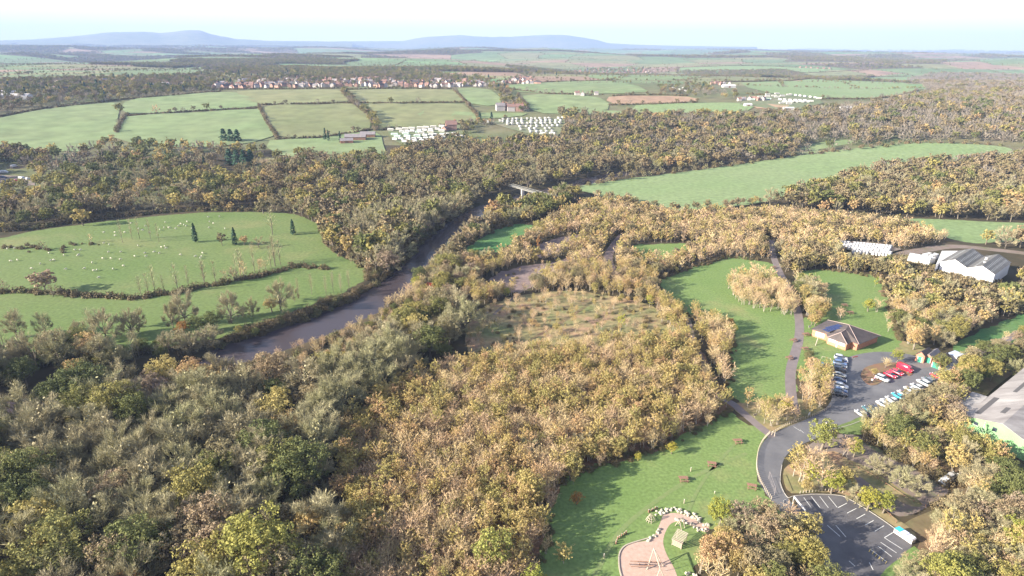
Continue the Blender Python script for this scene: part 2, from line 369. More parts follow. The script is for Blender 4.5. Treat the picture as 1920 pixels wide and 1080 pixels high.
field('wet_meadow', [(862, 478), (880, 462), (920, 436), (960, 422), (1000, 424), (985, 446), (950, 462), (922, 486), (880, 488)], G_wet, .02, label='lush green wet meadow by the river bend')
field('grit_clearing', [(898, 538), (930, 515), (975, 500), (1035, 492), (1075, 480), (1060, 500), (1020, 522), (985, 544), (930, 548)], G_grit, .02, label='bare grey grit clearing')
field('upper_grit_clearing', [(990, 470), (1040, 448), (1090, 440), (1070, 462), (1030, 478), (1000, 482)], G_grit, .02, label='upper grey grit clearing')
field('scrub_clearing', [(880, 600), (920, 570), (990, 552), (1060, 545), (1130, 552), (1200, 565), (1250, 590), (1290, 625), (1240, 650), (1120, 662), (1000, 670), (900, 680), (872, 650)], G_rough, .016, ex=False, label='rough grass and bracken clearing')
field('track_verge', [(1800, 640), (1860, 612), (1920, 588), (2000, 560), (2000, 610), (1920, 636), (1840, 660), (1790, 668)], G_wet, .02, label='green verge by the old railway')
field('plantation_floor', [(632, 860), (650, 800), (730, 745), (800, 715), (870, 690), (1000, 665), (1120, 655), (1240, 648), (1300, 640), (1330, 690), (1362, 745), (1372, 778), (1310, 812), (1240, 845), (1160, 868), (1090, 885), (1050, 912), (1030, 970), (1018, 1060), (1005, 1200), (1000, 1320), (640, 1320), (640, 1000)], M_litter, .008, None, False, 'brown leaf litter under the young plantation')
field('parkland_grass', [(-200, 300), (60, 300), (250, 305), (430, 330), (470, 300), (520, 300), (500, 340), (440, 372), (250, 385), (60, 395), (-200, 400)], field_mat('parkland', (.10, .115, .05), (.19, .14, .085), .03, None, 0, .4, (.13, .135, .06)), .1, 12, False, 'open brown and green parkland grass', 4)
FF = [('far_pasture', [(-60, 236), (0, 222), (80, 206), (212, 193), (222, 216), (210, 256), (150, 285), (60, 280), (-60, 275)], G_far1, 'broad green pasture yard side'),
      ('far_pasture', [(234, 192), (300, 180), (440, 173), (484, 199), (360, 208), (240, 214)], G_far1, 'green pasture below the village'),
      ('far_pasture', [(232, 220), (360, 212), (486, 205), (500, 225), (512, 256), (420, 275), (300, 275), (212, 258)], G_far1, 'green pasture above the conifers'),
      ('far_pasture', [(444, 172), (540, 169), (632, 169), (652, 190), (490, 196)], G_far2, 'pale pasture under the village houses'),
      ('far_pasture', [(496, 200), (590, 198), (676, 196), (694, 240), (610, 256), (524, 256)], G_far2, 'square pale pasture'),
      ('far_pasture', [(656, 170), (760, 168), (852, 170), (874, 191), (780, 192), (682, 192)], G_far2, 'pale strip pasture right of the lane'),
      ('far_pasture', [(692, 196), (780, 196), (868, 196), (892, 226), (860, 236), (720, 240)], G_far2, 'pale pasture above the caravan park'),
      ('far_pasture', [(506, 264), (600, 260), (700, 246), (718, 270), (716, 296), (640, 304), (520, 290)], G_far1, 'low green pasture by the barns'),
      ('far_pasture', [(858, 167), (920, 169), (940, 196), (884, 195)], G_far1, 'small green pasture'),
      ('far_pasture', [(956, 160), (1040, 154), (1150, 152), (1215, 172), (1100, 176), (974, 173)], G_far1, 'rolling green pasture'),
      ('far_pasture', [(975, 180), (1060, 178), (1125, 184), (1140, 206), (1050, 214), (1000, 208)], G_far1, 'green pasture behind the farmhouse'),
      ('bare_field', [(1142, 182), (1210, 180), (1290, 182), (1306, 190), (1230, 194), (1150, 195)], G_tan, 'tan ploughed field'),
      ('far_pasture', [(1192, 198), (1300, 194), (1400, 194), (1402, 208), (1300, 213), (1205, 214)], G_crop, 'bright green strip field'),
      ('far_pasture', [(1275, 127), (1420, 124), (1560, 130), (1500, 138), (1380, 142), (1300, 142)], G_crop, 'green field on the skyline side'),
      ('far_pasture', [(1330, 144), (1480, 139), (1600, 135), (1620, 142), (1500, 150), (1380, 152)], G_far2, 'pale field between dark hedges'),
      ('far_pasture', [(1390, 156), (1500, 152), (1630, 146), (1700, 158), (1720, 172), (1640, 184), (1530, 184), (1440, 174)], G_crop, 'large green field right of the caravan site'),
      ('far_pasture', [(1110, 140), (1240, 140), (1320, 144), (1260, 150), (1130, 150)], G_far1, 'green field below the red roofed estate'),
      ('far_pasture', [(795, 208), (900, 212), (990, 213), (940, 222), (800, 222)], G_far1, 'paddock in front of the farmhouse'),
      ('far_pasture', [(1100, 209), (1170, 209), (1160, 222), (1105, 220)], G_far1, 'small paddock edged with trees')]
for nm, px, m, lb in FF: field(nm, px, m, .6, 40, True, lb, per=2)
# clearings inside the woods
for px in ([(1560, 285), (1480, 290), (1600, 268), (1580, 262), (1530, 268), (1500, 280)],):
    field('glade', px[::-1], G_far1, .05, 30, True, 'small bright glade in the far woods', 2)

# ---------------------------------------------------------------- roads and paths
M_tar = mat('tarmac', (.098, .097, .105), .75, col2=(.15, .147, .152), scale=.11, detail=8, spec=.35)
M_tar2 = mat('fresh_tarmac', (.07, .066, .072), .7, col2=(.115, .11, .115), scale=.14, detail=8, spec=.35)
M_path = mat('path_tarmac', (.15, .125, .125), .85, col2=(.19, .16, .155), scale=.4, detail=7)
M_paint = mat('white_paint', (.62, .62, .60), .6, col2=(.42, .42, .41), scale=1.5, fac=(.45, .7))
M_gravel = mat('overgrown_gravel', (.15, .125, .105), .95, cols=[(.35, (.11, .125, .06)), (.5, (.17, .13, .11)), (.68, (.20, .165, .14))], scale=.15, detail=8)
M_kerb = mat('kerb_stone', (.30, .28, .25), .85, col2=(.4, .37, .33), scale=2)
M_sand = mat('play_bark', (.36, .25, .20), .95, col2=(.44, .32, .26), scale=1.2, detail=8)
def road(name, px, m, off, label, per=5, ex=True):
    p = WP(spline(px, per)) if per > 1 else WP(px)
    if ex: EXCL.append(p)
    return sheet(name, p, m, off, None, 'structure', label)
# car park loop (outer), island is laid on top as a raised bed
CP_OUT = [(1552, 700), (1566, 684), (1596, 668), (1640, 660), (1690, 662), (1730, 672), (1768, 690), (1770, 704), (1752, 716), (1730, 730), (1700, 748), (1660, 768), (1625, 786), (1590, 798), (1560, 806), (1530, 822), (1500, 835), (1478, 850), (1466, 872), (1463, 905), (1476, 932),
          (1500, 958), (1540, 985), (1480, 970), (1446, 938), (1424, 905), (1418, 870), (1426, 838), (1442, 818), (1470, 803), (1510, 787), (1545, 768), (1560, 745), (1552, 722)]
road('access_road', CP_OUT, M_tar, .03, 'grey tarmac access road and turning loop')
road('car_park_tarmac', [(1490, 930), (1560, 928), (1590, 935), (1640, 965), (1690, 1000), (1712, 1020), (1690, 1045), (1660, 1068), (1640, 1100), (1600, 1130), (1560, 1090), (1530, 1020), (1514, 985)], M_tar2, .034, 'dark marked car park tarmac', 2)
road('overflow_parking', [(1510, 838), (1570, 815), (1610, 818), (1660, 850), (1720, 882), (1776, 914), (1770, 930), (1740, 950), (1700, 968), (1670, 962), (1620, 925), (1560, 880)], M_gravel, .024, 'overgrown gravel overflow parking', 2, False)
def path(name, px, w, m, off, label, ex=True):
    p = spline(WP(px), 5, False)
    if ex: EXCL.append(ribbon_poly(p, w + .6))
    return ribbon(name, p, w, m, off, label)
path('footpath', [(1446, 450), (1450, 480), (1462, 510), (1480, 545), (1494, 580), (1499, 610), (1497, 640), (1490, 665), (1482, 700), (1484, 745), (1490, 775)], 3.2, M_path, .036, 'footpath running through the park')
path('footpath', [(1340, 740), (1372, 756), (1398, 778), (1424, 800), (1450, 820)], 2.6, M_path, .040, 'short footpath crossing to the road')
path('footpath', [(1270, 580), (1290, 600), (1300, 640), (1330, 700), (1345, 742)], 2.0, M_gravel, .028, 'faint woodland path')
path('woodland_track', [(1168, 440), (1150, 462), (1140, 485), (1150, 512)], 4.5, G_grit, .030, 'grey woodland track')
path('woodland_track', [(1060, 500), (1000, 530), (960, 560), (925, 590)], 1.4, M_gravel, .026, 'narrow track through the clearing')
path('woodland_track', [(1190, 520), (1120, 560), (1060, 600), (990, 640)], 1.6, G_bracken, .022, 'brown track through the scrub', False)
path('farm_lane', [(1680, 480), (1725, 470), (1790, 462), (1880, 470), (1960, 480)], 7, M_gravel, .03, 'lane behind the white factory')
path('railway_path', [(1700, 690), (1760, 680), (1820, 665), (1880, 640), (1960, 600)], 3.0, M_path, .034, 'path on the old railway line')
for px, w in (([(1110, 1090), (1160, 1000), (1230, 940), (1310, 890), (1400, 850)], 1.1), ([(1290, 960), (1320, 900), (1380, 830)], .8)):
    path('worn_path', px, w, mat('worn_grass', (.165, .20, .08), .95, col2=(.13, .185, .06), scale=.9, detail=8), .052, 'faint worn track across the mown grass', False)
# play area
road('play_surface', [(1160, 1045), (1166, 1028), (1190, 1018), (1222, 1010), (1236, 985), (1244, 966), (1262, 962), (1286, 966), (1312, 978), (1330, 990), (1322, 998), (1300, 988), (1276, 978), (1256, 984), (1244, 1010), (1248, 1035), (1268, 1075), (1275, 1120), (1250, 1150), (1190, 1130), (1168, 1085)], M_sand, .032, 'pinkish bark chip play surface')
# island bed in the turning loop
isl = WP(spline([(1614, 705), (1622, 690), (1646, 682), (1672, 680), (1700, 684), (1714, 694), (1706, 705), (1690, 700), (1660, 712), (1642, 722), (1626, 720)], 4))
EXCL.append(isl)
MB().slab(isl, 0, .14).build('traffic_island', mat('island_bed', (.20, .10, .07), .95, col2=(.15, .12, .06), scale=.4, detail=8))
tag(bpy.data.objects['traffic_island'], 'rusty brown planted island inside the turning loop', 'island', None)
EXCL.append(ribbon_poly(rs, 17))
def excluded(x, y, margin=0.):
    e = np.zeros(np.shape(x), bool)
    for p in EXCL:
        e |= inpoly(x, y, p)
        if margin:
            for dx, dy in ((margin, 0), (-margin, 0), (0, margin), (0, -margin)): e |= inpoly(np.asarray(x) + dx, np.asarray(y) + dy, p)
    return e
# ---------------------------------------------------------------- farmland running to the horizon
FM = [field_mat('distant_green', (.12, .17, .075), (.15, .19, .09), .004, None, 0, .02), field_mat('distant_pale', (.17, .18, .085), (.21, .2, .10), .004, None, 0, .02),
      field_mat('distant_brown', (.22, .15, .11), (.27, .19, .13), .004, None, 0, .02), field_mat('distant_wood_floor', (.10, .085, .05), (.13, .10, .06), .004, None, 0, .02),
      field_mat('distant_bright', (.13, .21, .09), (.16, .23, .10), .004, None, 0, .02)]
far_pts = []                       # (x, y, height) of the countless far trees
FV, FQ, FI = [], [], []; nv = 0
R2 = np.random.default_rng(3)
for y0, y1, cell, sub, sp in ((YFAR, 2700., 190., 4, 6.5), (2700., 5600., 260., 3, 15.), (5600., 11500., 420., 3, 32.), (11500., 17500., 900., 3, 110.)):
    nrw = int(round((y1 - y0) / (cell * .8))); W0 = 1.02 * y1 + 300; nc = int(2 * W0 / cell)
    gx = np.linspace(-W0, W0, nc + 1)[None, :].repeat(nrw + 1, 0); gy = np.linspace(y0, y1, nrw + 1)[:, None].repeat(nc + 1, 1)
    jit = R2.uniform(-.36, .36, gx.shape) * cell; jit[:, [0, -1]] = 0; gx = gx + jit + (gy - y0) * .12
    jy = R2.uniform(-.33, .33, gy.shape) * cell * .8; jy[[0, -1]] = 0; gy = gy + jy
    for j in range(nrw):
        for i in range(nc):
            A, B, C, D = [(gx[a, b], gy[a, b]) for a, b in ((j, i), (j, i + 1), (j + 1, i + 1), (j + 1, i))]
            cxm, cym = (A[0] + C[0]) / 2, (A[1] + C[1]) / 2
            if abs(cxm) > 1.0 * cym + 250: continue
            t = np.linspace(0, 1, sub + 1); U_, V_ = np.meshgrid(t, t)
            px_ = (A[0] * (1 - U_) + B[0] * U_) * (1 - V_) + (D[0] * (1 - U_) + C[0] * U_) * V_
            py_ = (A[1] * (1 - U_) + B[1] * U_) * (1 - V_) + (D[1] * (1 - U_) + C[1] * U_) * V_
            FV.append(np.stack([px_, py_, TZ(px_, py_)], -1).reshape(-1, 3))
            k = np.arange((sub + 1) ** 2).reshape(sub + 1, sub + 1) + nv; nv += (sub + 1) ** 2
            q = np.stack([k[:-1, :-1], k[:-1, 1:], k[1:, 1:], k[1:, :-1]], -1).reshape(-1, 4)
            wv = vn(cxm, cym, 700, 5) * .75 + R2.random() * .35
            mi = 3 if wv > .71 else int(R2.choice([0, 0, 0, 1, 1, 2, 4]))
            FQ.append(q); FI.append(np.full(len(q), mi))
            def edge(P, Q, keep):
                Ld = math.hypot(Q[0] - P[0], Q[1] - P[1]); m_ = int(Ld / sp)
                tt = (np.arange(m_) + R2.random(m_)) / max(m_, 1); tt = tt[R2.random(m_) < keep]
                for s_ in tt: far_pts.append((P[0] + (Q[0] - P[0]) * s_ + R2.normal() * 2, P[1] + (Q[1] - P[1]) * s_ + R2.normal() * 2, R2.uniform(2.5, 6.5)))
            edge(A, B, R2.uniform(.6, 1)); edge(A, D, R2.uniform(.6, 1))
            if mi == 3:
                area = cell * cell * .8; cnt = int(area / (sp * 1.0) ** 2)
                uu, v2 = R2.random(cnt), R2.random(cnt)
                xx = (A[0] * (1 - uu) + B[0] * uu) * (1 - v2) + (D[0] * (1 - uu) + C[0] * uu) * v2
                yy = (A[1] * (1 - uu) + B[1] * uu) * (1 - v2) + (D[1] * (1 - uu) + C[1] * uu) * v2
                far_pts += [(a, b, R2.uniform(7, 11)) for a, b in zip(xx, yy)]
me = np_mesh('farmland', np.concatenate(FV), FQ, FM, FI)
tag(linkobj('farmland', me), 'distant patchwork farmland running to the horizon', None, None, 'structure')
print('far pts', len(far_pts))
# hills on the horizon
HILL = {'clee': [(-300, 79), (-60, 77), (0, 76), (60, 74), (100, 71), (150, 67), (200, 61), (270, 59.5), (300, 62), (330, 59.5), (352, 56.5), (375, 57), (395, 64), (440, 73), (500, 76.5), (600, 77.5), (660, 78.5)],
        'long': [(560, 79), (640, 77.5), (755, 77), (775, 73), (800, 69), (860, 66), (890, 68), (920, 69.5), (960, 69), (990, 67), (1030, 65), (1060, 66), (1090, 70), (1120, 75), (1140, 81), (1200, 84), (1300, 86.5), (1420, 88)]}
M_hill = field_mat('hill_side', (.10, .12, .05), (.17, .16, .09), .0012, None, 0, .01)
for key, prof in HILL.items():
    base = 13500. if key == 'clee' else 15500.; dep = 4200.
    xs_ = np.linspace(prof[0][0], prof[-1][0], 150); yp = np.interp(xs_, [p[0] for p in prof], [p[1] for p in prof])
    vs = []; NS = 26
    for i, (px, py) in enumerate(zip(xs_, yp)):
        d = RN @ np.array([(px - 960) / FPX, (540 - py) / FPX, -1.0]); h = math.hypot(d[0], d[1]); peak = CH + d[2] / h * base
        for s in range(NS):
            f = s / (NS - 1); r_ = base + (f - .45) * dep
            sh = math.sin(math.pi * min(f / .9, 1) if f < .45 else math.pi * .5 + (f - .45) / .55 * math.pi * .5) ** 1.2 if f not in (0, 1) else 0
            sh = max(0, sh) * (1 + (vn(px * 9, f * 900, 110, 8) - .5) * .08 * (0 if .4 < f < .5 else 1))
            ang = d[0] / h, d[1] / h
            vs.append((ang[0] * r_, ang[1] * r_, 40 + (peak - 40) * sh))
    fs = [(i * NS + s, (i + 1) * NS + s, (i + 1) * NS + s + 1, i * NS + s + 1) for i in range(len(xs_) - 1) for s in range(NS - 1)]
    tag(MB().add(vs, fs).build('hills', M_hill, smooth=True), 'twin topped blue hill on the left of the horizon' if key == 'clee' else 'long flat topped blue hill in the middle of the horizon', None, None, 'structure')
# ---------------------------------------------------------------- tree meshes
M_bark = mat('bark', (.13, .11, .085), .9, col2=(.2, .17, .13), scale=2)
M_barkp = mat('pale_bark', (.42, .38, .32), .85, col2=(.28, .24, .2), scale=3)
M_twig = leaf_mat('grey_twigs', [(.0, (0.270, 0.238, 0.139)), (.4, (0.366, 0.322, 0.202)), (.7, (0.308, 0.298, 0.159)), (1., (0.404, 0.351, 0.226))], 0, .2)
M_twigp = leaf_mat('pink_twigs', [(.0, (0.371, 0.262, 0.166)), (.35, (0.515, 0.368, 0.229)), (.65, (0.479, 0.380, 0.197)), (1., (0.600, 0.452, 0.271))], 0, .2)
M_green = leaf_mat('green_leaves', [(.0, (0.087, 0.109, 0.046)), (.35, (0.149, 0.161, 0.057)), (.65, (0.236, 0.218, 0.074)), (1., (0.348, 0.287, 0.091))], .2)
M_gold = leaf_mat('gold_leaves', [(.0, (0.275, 0.269, 0.102)), (.35, (0.392, 0.330, 0.123)), (.65, (0.449, 0.341, 0.148)), (.85, (0.449, 0.297, 0.168)), (1., (0.414, 0.243, 0.154))], .3)
M_lemon = leaf_mat('lemon_leaves', [(.0, (.24, .27, .06)), (.5, (.34, .33, .07)), (1., (.42, .35, .06))], .3)
M_lime = leaf_mat('lime_leaves', [(.0, (.17, .20, .06)), (.5, (.25, .26, .075)), (1., (.36, .32, .09))], .25)
M_rust = leaf_mat('rust_leaves', [(.0, (.26, .13, .05)), (.5, (.36, .19, .06)), (1., (.42, .23, .06))], .3)
M_brown = leaf_mat('brown_leaves', [(.0, (0.172, 0.161, 0.091)), (.35, (0.270, 0.230, 0.127)), (.6, (0.328, 0.247, 0.151)), (.8, (0.287, 0.218, 0.163)), (1., (0.287, 0.270, 0.121))], .2)
M_red = leaf_mat('red_leaves', [(.0, (.32, .05, .04)), (1., (.42, .07, .05))], .3)
M_dark = leaf_mat('evergreen_needles', [(.0, (.018, .045, .028)), (1., (.035, .075, .038))], .05)
M_ivy = leaf_mat('ivy_leaves', [(.0, (.04, .08, .03)), (1., (.08, .13, .04))], .1)
M_shrub = leaf_mat('bramble_leaves', [(.0, (.10, .085, .045)), (.5, (.16, .12, .065)), (1., (.12, .14, .05))], .1)

def unit(v): return v / np.maximum(np.linalg.norm(v, axis=-1, keepdims=True), 1e-9)
class TB:
    def __init__(s): s.V = []; s.F = {0: [], 1: []}; s.n = 0
    def quads(s, c, nrm, size, part, rs, asp=.75):
        n = len(c)
        if not n: return
        nrm = unit(nrm); r = unit(rs.normal(size=(n, 3))); a = unit(np.cross(nrm, r)); b = np.cross(nrm, a)
        size = np.broadcast_to(np.asarray(size, float), (n,))[:, None]
        a = a * size; b = b * size * asp
        V = np.stack([c - a, c - b * .9, c + a, c + b], 1).reshape(-1, 3)
        s.V.append(V); s.F[part].append(np.arange(4 * n).reshape(n, 4) + s.n); s.n += 4 * n
    def blades(s, p, d, L, w, part, rs):
        n = len(p)
        if not n: return
        d = unit(d); side = unit(np.cross(d, rs.normal(size=(n, 3)))) * (np.broadcast_to(np.asarray(w, float), (n,))[:, None] / 2)
        L = np.broadcast_to(np.asarray(L, float), (n,))[:, None]
        bend = rs.normal(size=(n, 3)) * L * .035
        V = np.stack([p - side, p + side, p + d * L * .6 + bend + side * .5, p + d * L, p + d * L * .6 + bend - side * .5], 1).reshape(-1, 3)
        s.V.append(V); s.F[part].append(np.arange(5 * n).reshape(n, 5) + s.n); s.n += 5 * n
    def tube(s, pts, rr, part, k=5):
        pts = np.asarray(pts, float); n = len(pts); ring = []
        for i in range(n):
            t = pts[min(i + 1, n - 1)] - pts[max(i - 1, 0)]; t = t / (np.linalg.norm(t) + 1e-9)
            u = np.cross(t, [.31, .95, .02]); u /= np.linalg.norm(u) + 1e-9; v = np.cross(t, u)
            a = np.arange(k) * 2 * math.pi / k; ring.append(pts[i] + rr[i] * (np.cos(a)[:, None] * u + np.sin(a)[:, None] * v))
        V = np.concatenate(ring); f = [(i * k + j, i * k + (j + 1) % k, (i + 1) * k + (j + 1) % k, (i + 1) * k + j) for i in range(n - 1) for j in range(k)]
        s.V.append(V); s.F[part].append(np.array(f) + s.n); s.n += len(V)
    def meshes(s, name, mats):
        """-> trunk mesh, crown mesh, combined mesh"""
        V = np.concatenate(s.V); out = []
        for part in (0, 1):
            fl = s.F[part]
            if not fl: out.append(None); continue
            used = np.unique(np.concatenate([f.ravel() for f in fl])); rm = np.zeros(len(V), int); rm[used] = np.arange(len(used))
            out.append(np_mesh(name + (' trunk', ' crown')[part], V[used], [rm[f] for f in fl], [mats[part]]))
        fl = s.F[0] + s.F[1]; mi = [np.zeros(len(f), int) for f in s.F[0]] + [np.ones(len(f), int) for f in s.F[1]]
        out.append(np_mesh(name, V, fl, mats, mi)); return out

def limbs(tb, rs, H, R, n, base=.25, r0=.3, up=.8, k=4):
    """trunk and rising limbs; returns limb ends"""
    top = np.array([rs.normal() * .3, rs.normal() * .3, H * base])
    tb.tube([(0, 0, -.3), top * .5 + [0, 0, 0], top], [r0 * 1.25, r0, r0 * .8], 0, 6)
    ends = []
    for i in range(n):
        a = i * 2.4 + rs.random(); rr = R * (.25 + .6 * rs.random()); z = H * (.55 + .38 * rs.random()) * (1 - .25 * (rr / R) ** 2)
        e = np.array([math.cos(a) * rr, math.sin(a) * rr, z]); mid = top + (e - top) * .5 + np.array([0, 0, -.06 * H * (1 - up)]) + rs.normal(size=3) * .3
        tb.tube([top, mid, e], [r0 * .5, r0 * .3, r0 * .1], 0, 4); ends.append((top, mid, e))
    return ends
def leafy(seed, H=13, R=6, nl=13, sub=15, lv=15, size=.34, base=.22, k=1.0, flat=.75, core=True):
    rs = np.random.default_rng(seed); tb = TB()
    limbs(tb, rs, H, R, 7 if nl > 6 else 3)
    cz = H * (base + 1) / 2; hz = H * (1 - base) / 2
    for i in range(nl):
        ph = math.acos(1 - 1.75 * (i + .5) / nl); th = i * 2.399 + rs.random() * .8
        q = .30 if i % 4 == 3 else .62
        lc = np.array([math.sin(ph) * math.cos(th) * R * q, math.sin(ph) * math.sin(th) * R * q, cz + math.cos(ph) * hz * .62])
        lr = R * rs.uniform(.33, .50)
        sd_ = unit(rs.normal(size=(sub, 3)) + np.array([0, 0, .25])); sc = lc + sd_ * lr * rs.uniform(.65, 1.0, (sub, 1)) * [1, 1, flat]
        sr = lr * rs.uniform(.26, .46, (sub, 1, 1))
        ld = unit(rs.normal(size=(sub, lv, 3)) + sd_[:, None] * .6)
        c = (sc[:, None] + ld * sr * rs.uniform(.4, 1.05, (sub, lv, 1)) * [1, 1, .8]).reshape(-1, 3)
        nrm = (ld * .8 + rs.normal(size=ld.shape) * .55 + [0, 0, .25]).reshape(-1, 3)
        tb.quads(c, nrm, size * rs.uniform(.7, 1.25, len(c)), 1, rs)
    return tb
def bare(seed, H=13, R=6, n1=11, n2=6, n3=16, tw=6, w=.05, up=.5, base=.18, ivy=0, L=.16):
    """domed bare crown: limbs fan out and fine straight twigs end on the rounded outline"""
    rs = np.random.default_rng(seed); tb = TB(); lobes = []
    org = np.array([0, 0, H * base]); tb.tube([(0, 0, -.3), org * .5, org], [.3, .26, .22], 0, 6)
    for i in range(n1):
        ph = math.acos(1 - 1.15 * (i + .5) / n1); th = i * 2.399 + rs.random() * .7; u = np.array([math.sin(ph) * math.cos(th), math.sin(ph) * math.sin(th), math.cos(ph)])
        e = org + u * [R * .62, R * .62, H * (1 - base) * .66]; mid = org + (e - org) * .5 + [0, 0, .03 * H] + rs.normal(size=3) * .25
        tb.tube([org, mid, e], [.17, .11, .05], 0, 4); lobes.append((mid, e, R * rs.uniform(.42, .58)))
    P, D, Ls = [], [], []
    for mid, e, lr in lobes:
        for j in range(n2):
            b0 = mid + (e - mid) * rs.uniform(.1, 1); d = unit(unit(b0 - org) + rs.normal(size=3) * .5 + [0, 0, up * .3]); l = lr * rs.uniform(.5, .8)
            tb.tube([b0, b0 + d * l], [w * 1.3, w * .6], 1, 3)
            s0 = b0 + d * l * rs.uniform(.1, 1, (n3, 1)); d2 = unit(unit(s0 - (org + mid) / 2) + d * .5 + rs.normal(size=(n3, 3)) * .38); l2 = lr * rs.uniform(.35, .75, n3)
            P.append(s0); D.append(d2); Ls.append(l2)
            q = np.repeat(s0 + 0, tw, 0) + np.repeat(d2 * l2[:, None], tw, 0) * rs.uniform(.2, .9, (n3 * tw, 1)); P.append(q); D.append(unit(np.repeat(d2, tw, 0) + rs.normal(size=(n3 * tw, 3)) * .42)); Ls.append(lr * rs.uniform(.18, .42, n3 * tw))
    P = np.concatenate(P); D = np.concatenate(D); Ls = np.concatenate(Ls)
    # twig ends lie on the rounded outline of the crown
    c0 = np.array([0, 0, H * .45]); S = np.array([R, R, H * .55]); p_ = (P - c0) / S; r_ = np.linalg.norm(p_, axis=1, keepdims=True); P = c0 + p_ / np.maximum(r_ / .93, 1) * S
    E = (P + D * Ls[:, None] - c0) / S; r_ = np.linalg.norm(E, axis=1, keepdims=True); E = c0 + E / np.maximum(r_ / rs.uniform(.94, 1.04, (len(E), 1)), 1) * S
    D = E - P; Ls = np.linalg.norm(D, axis=1); tb.blades(P, D, Ls, w, 1, rs)
    if ivy:
        c = rs.normal(size=(ivy, 3)) * [.5, .5, 1] * [R * .2, R * .2, H * .16] + [0, 0, H * .38]
        tb.quads(c, rs.normal(size=(ivy, 3)) + [0, 0, .4], .3, 1, rs)
    return tb
def sapling(seed, H=6.5, R=1.7, nb=34, tw=8, lv=260, w=.05, ls=.15, wide=1., stems=1):
    """young birch or willow: thin pale stem, rising twigs, a thin scatter of leaves"""
    rs = np.random.default_rng(seed); tb = TB()
    for s_ in range(stems):
        o = rs.normal(size=3) * [.3, .3, 0] if stems > 1 else np.zeros(3); lean = rs.normal(size=2) * H * (.05 if stems == 1 else .14)
        top = np.array([o[0] + lean[0], o[1] + lean[1], H * rs.uniform(.85, 1)]); tb.tube([o + [0, 0, -.2], (o + top) / 2, top], [.085, .055, .02], 0, 4)
        n_ = max(4, nb // stems); f = np.sort(rs.uniform(.18, .97, n_)); a = np.arange(n_) * 2.4
        b0 = o + (top - o) * f[:, None]; ln = R * 1.25 * np.sin(np.clip(f * 1.15, 0, 1) * 2.6) * rs.uniform(.7, 1.15, n_) + .25
        d = unit(np.stack([np.cos(a), np.sin(a), rs.uniform(.7, 1.5, n_)], -1)); tb.blades(b0, d, ln, w * 1.3, 1, rs)
        t = rs.uniform(.25, 1, (n_, tw, 1)); p = (b0[:, None] + d[:, None] * ln[:, None, None] * t).reshape(-1, 3)
        dd = unit(np.repeat(d, tw, 0) + rs.normal(size=(n_ * tw, 3)) * .5 + [0, 0, .25]); tb.blades(p, dd, rs.uniform(.35, .95, n_ * tw) * R * .55, w * .8, 1, rs)
        m_ = lv // stems; k = rs.integers(0, len(p), m_); c = p[k] + dd[k] * rs.uniform(0, .8, (m_, 1)) * R * .4 + rs.normal(size=(m_, 3)) * .09
        tb.q = getattr(tb, 'q', []) + [(c, rs.normal(size=(m_, 3)) + [0, 0, .3], ls * rs.uniform(.7, 1.3, m_))]
    return tb
def with_leaves(tb, seed, part=1):
    rs = np.random.default_rng(seed)
    for c, n_, s_ in tb.q: tb.quads(c, n_, s_, part, rs)
    return tb
def conifer(seed, H=13, R=3.0, n=900, size=.45, k=1.0):
    rs = np.random.default_rng(seed); tb = TB(); tb.tube([(0, 0, -.3), (0, 0, H * .5), (0, 0, H * .97)], [.25, .15, .03], 0, 5)
    f = rs.random(n) ** .8; z = H * (.05 + .95 * f); rr = R * np.clip((1 - f), 0, 1) ** .62 * rs.uniform(.65, 1.05, n) * (1 + .2 * np.sin(z * 3.1) + .16 * np.sin(rs.random() * 6 + 3 * np.arange(n) % 7)); a = rs.random(n) * 6.283
    c = np.stack([rr * np.cos(a), rr * np.sin(a), z], -1); nrm = np.stack([np.cos(a), np.sin(a), np.full(n, .9)], -1) + rs.normal(size=(n, 3)) * .4
    tb.quads(c, nrm, size * rs.uniform(.6, 1.2, n), 1, rs); return tb
def poplar(seed, H=17, R=2.6, nb=60, tw=9, w=.07):
    rs = np.random.default_rng(seed); tb = TB(); tb.tube([(0, 0, -.3), (.1, 0, H * .5), (0, .1, H)], [.22, .13, .03], 0, 5)
    f = np.sort(rs.uniform(.16, .97, nb)); a = np.arange(nb) * 2.4; b0 = np.stack([0 * f, 0 * f, f * H], -1)
    ln = R * 1.9 * np.sin(np.clip(.25 + f * .75, 0, 1) * 3.0) ** .8 * rs.uniform(.6, 1.1, nb) + .5; d = unit(np.stack([np.cos(a), np.sin(a), rs.uniform(1.3, 2.2, nb)], -1))
    tb.blades(b0, d, ln, w * 1.4, 1, rs)
    t = rs.uniform(.2, 1, (nb, tw, 1)); p = (b0[:, None] + d[:, None] * ln[:, None, None] * t).reshape(-1, 3)
    tb.blades(p, unit(np.repeat(d, tw, 0) + rs.normal(size=(nb * tw, 3)) * .35 + [0, 0, .3]), rs.uniform(.6, 1.7, nb * tw), w * .8, 1, rs); return tb
def shrub(seed, H=2.4, R=1.9, n=520, size=.17):
    rs = np.random.default_rng(seed); tb = TB()
    for i in range(7):
        a = i * .9; tb.tube([(0, 0, -.1), (math.cos(a) * R * .3, math.sin(a) * R * .3, H * .5), (math.cos(a) * R * .6, math.sin(a) * R * .6, H * .8)], [.05, .03, .01], 0, 3)
    d = unit(rs.normal(size=(n, 3)) * [1, 1, .8]); d[:, 2] = np.abs(d[:, 2]); k = 1 + .28 * np.sin(d[:, 0] * 5 + seed) * np.sin(d[:, 1] * 6 + 1)
    c = d * [R, R, H] * (rs.uniform(.55, 1.0, n) * k)[:, None]; tb.quads(c, d + rs.normal(size=(n, 3)) * .6, size * rs.uniform(.6, 1.3, n), 1, rs); return tb

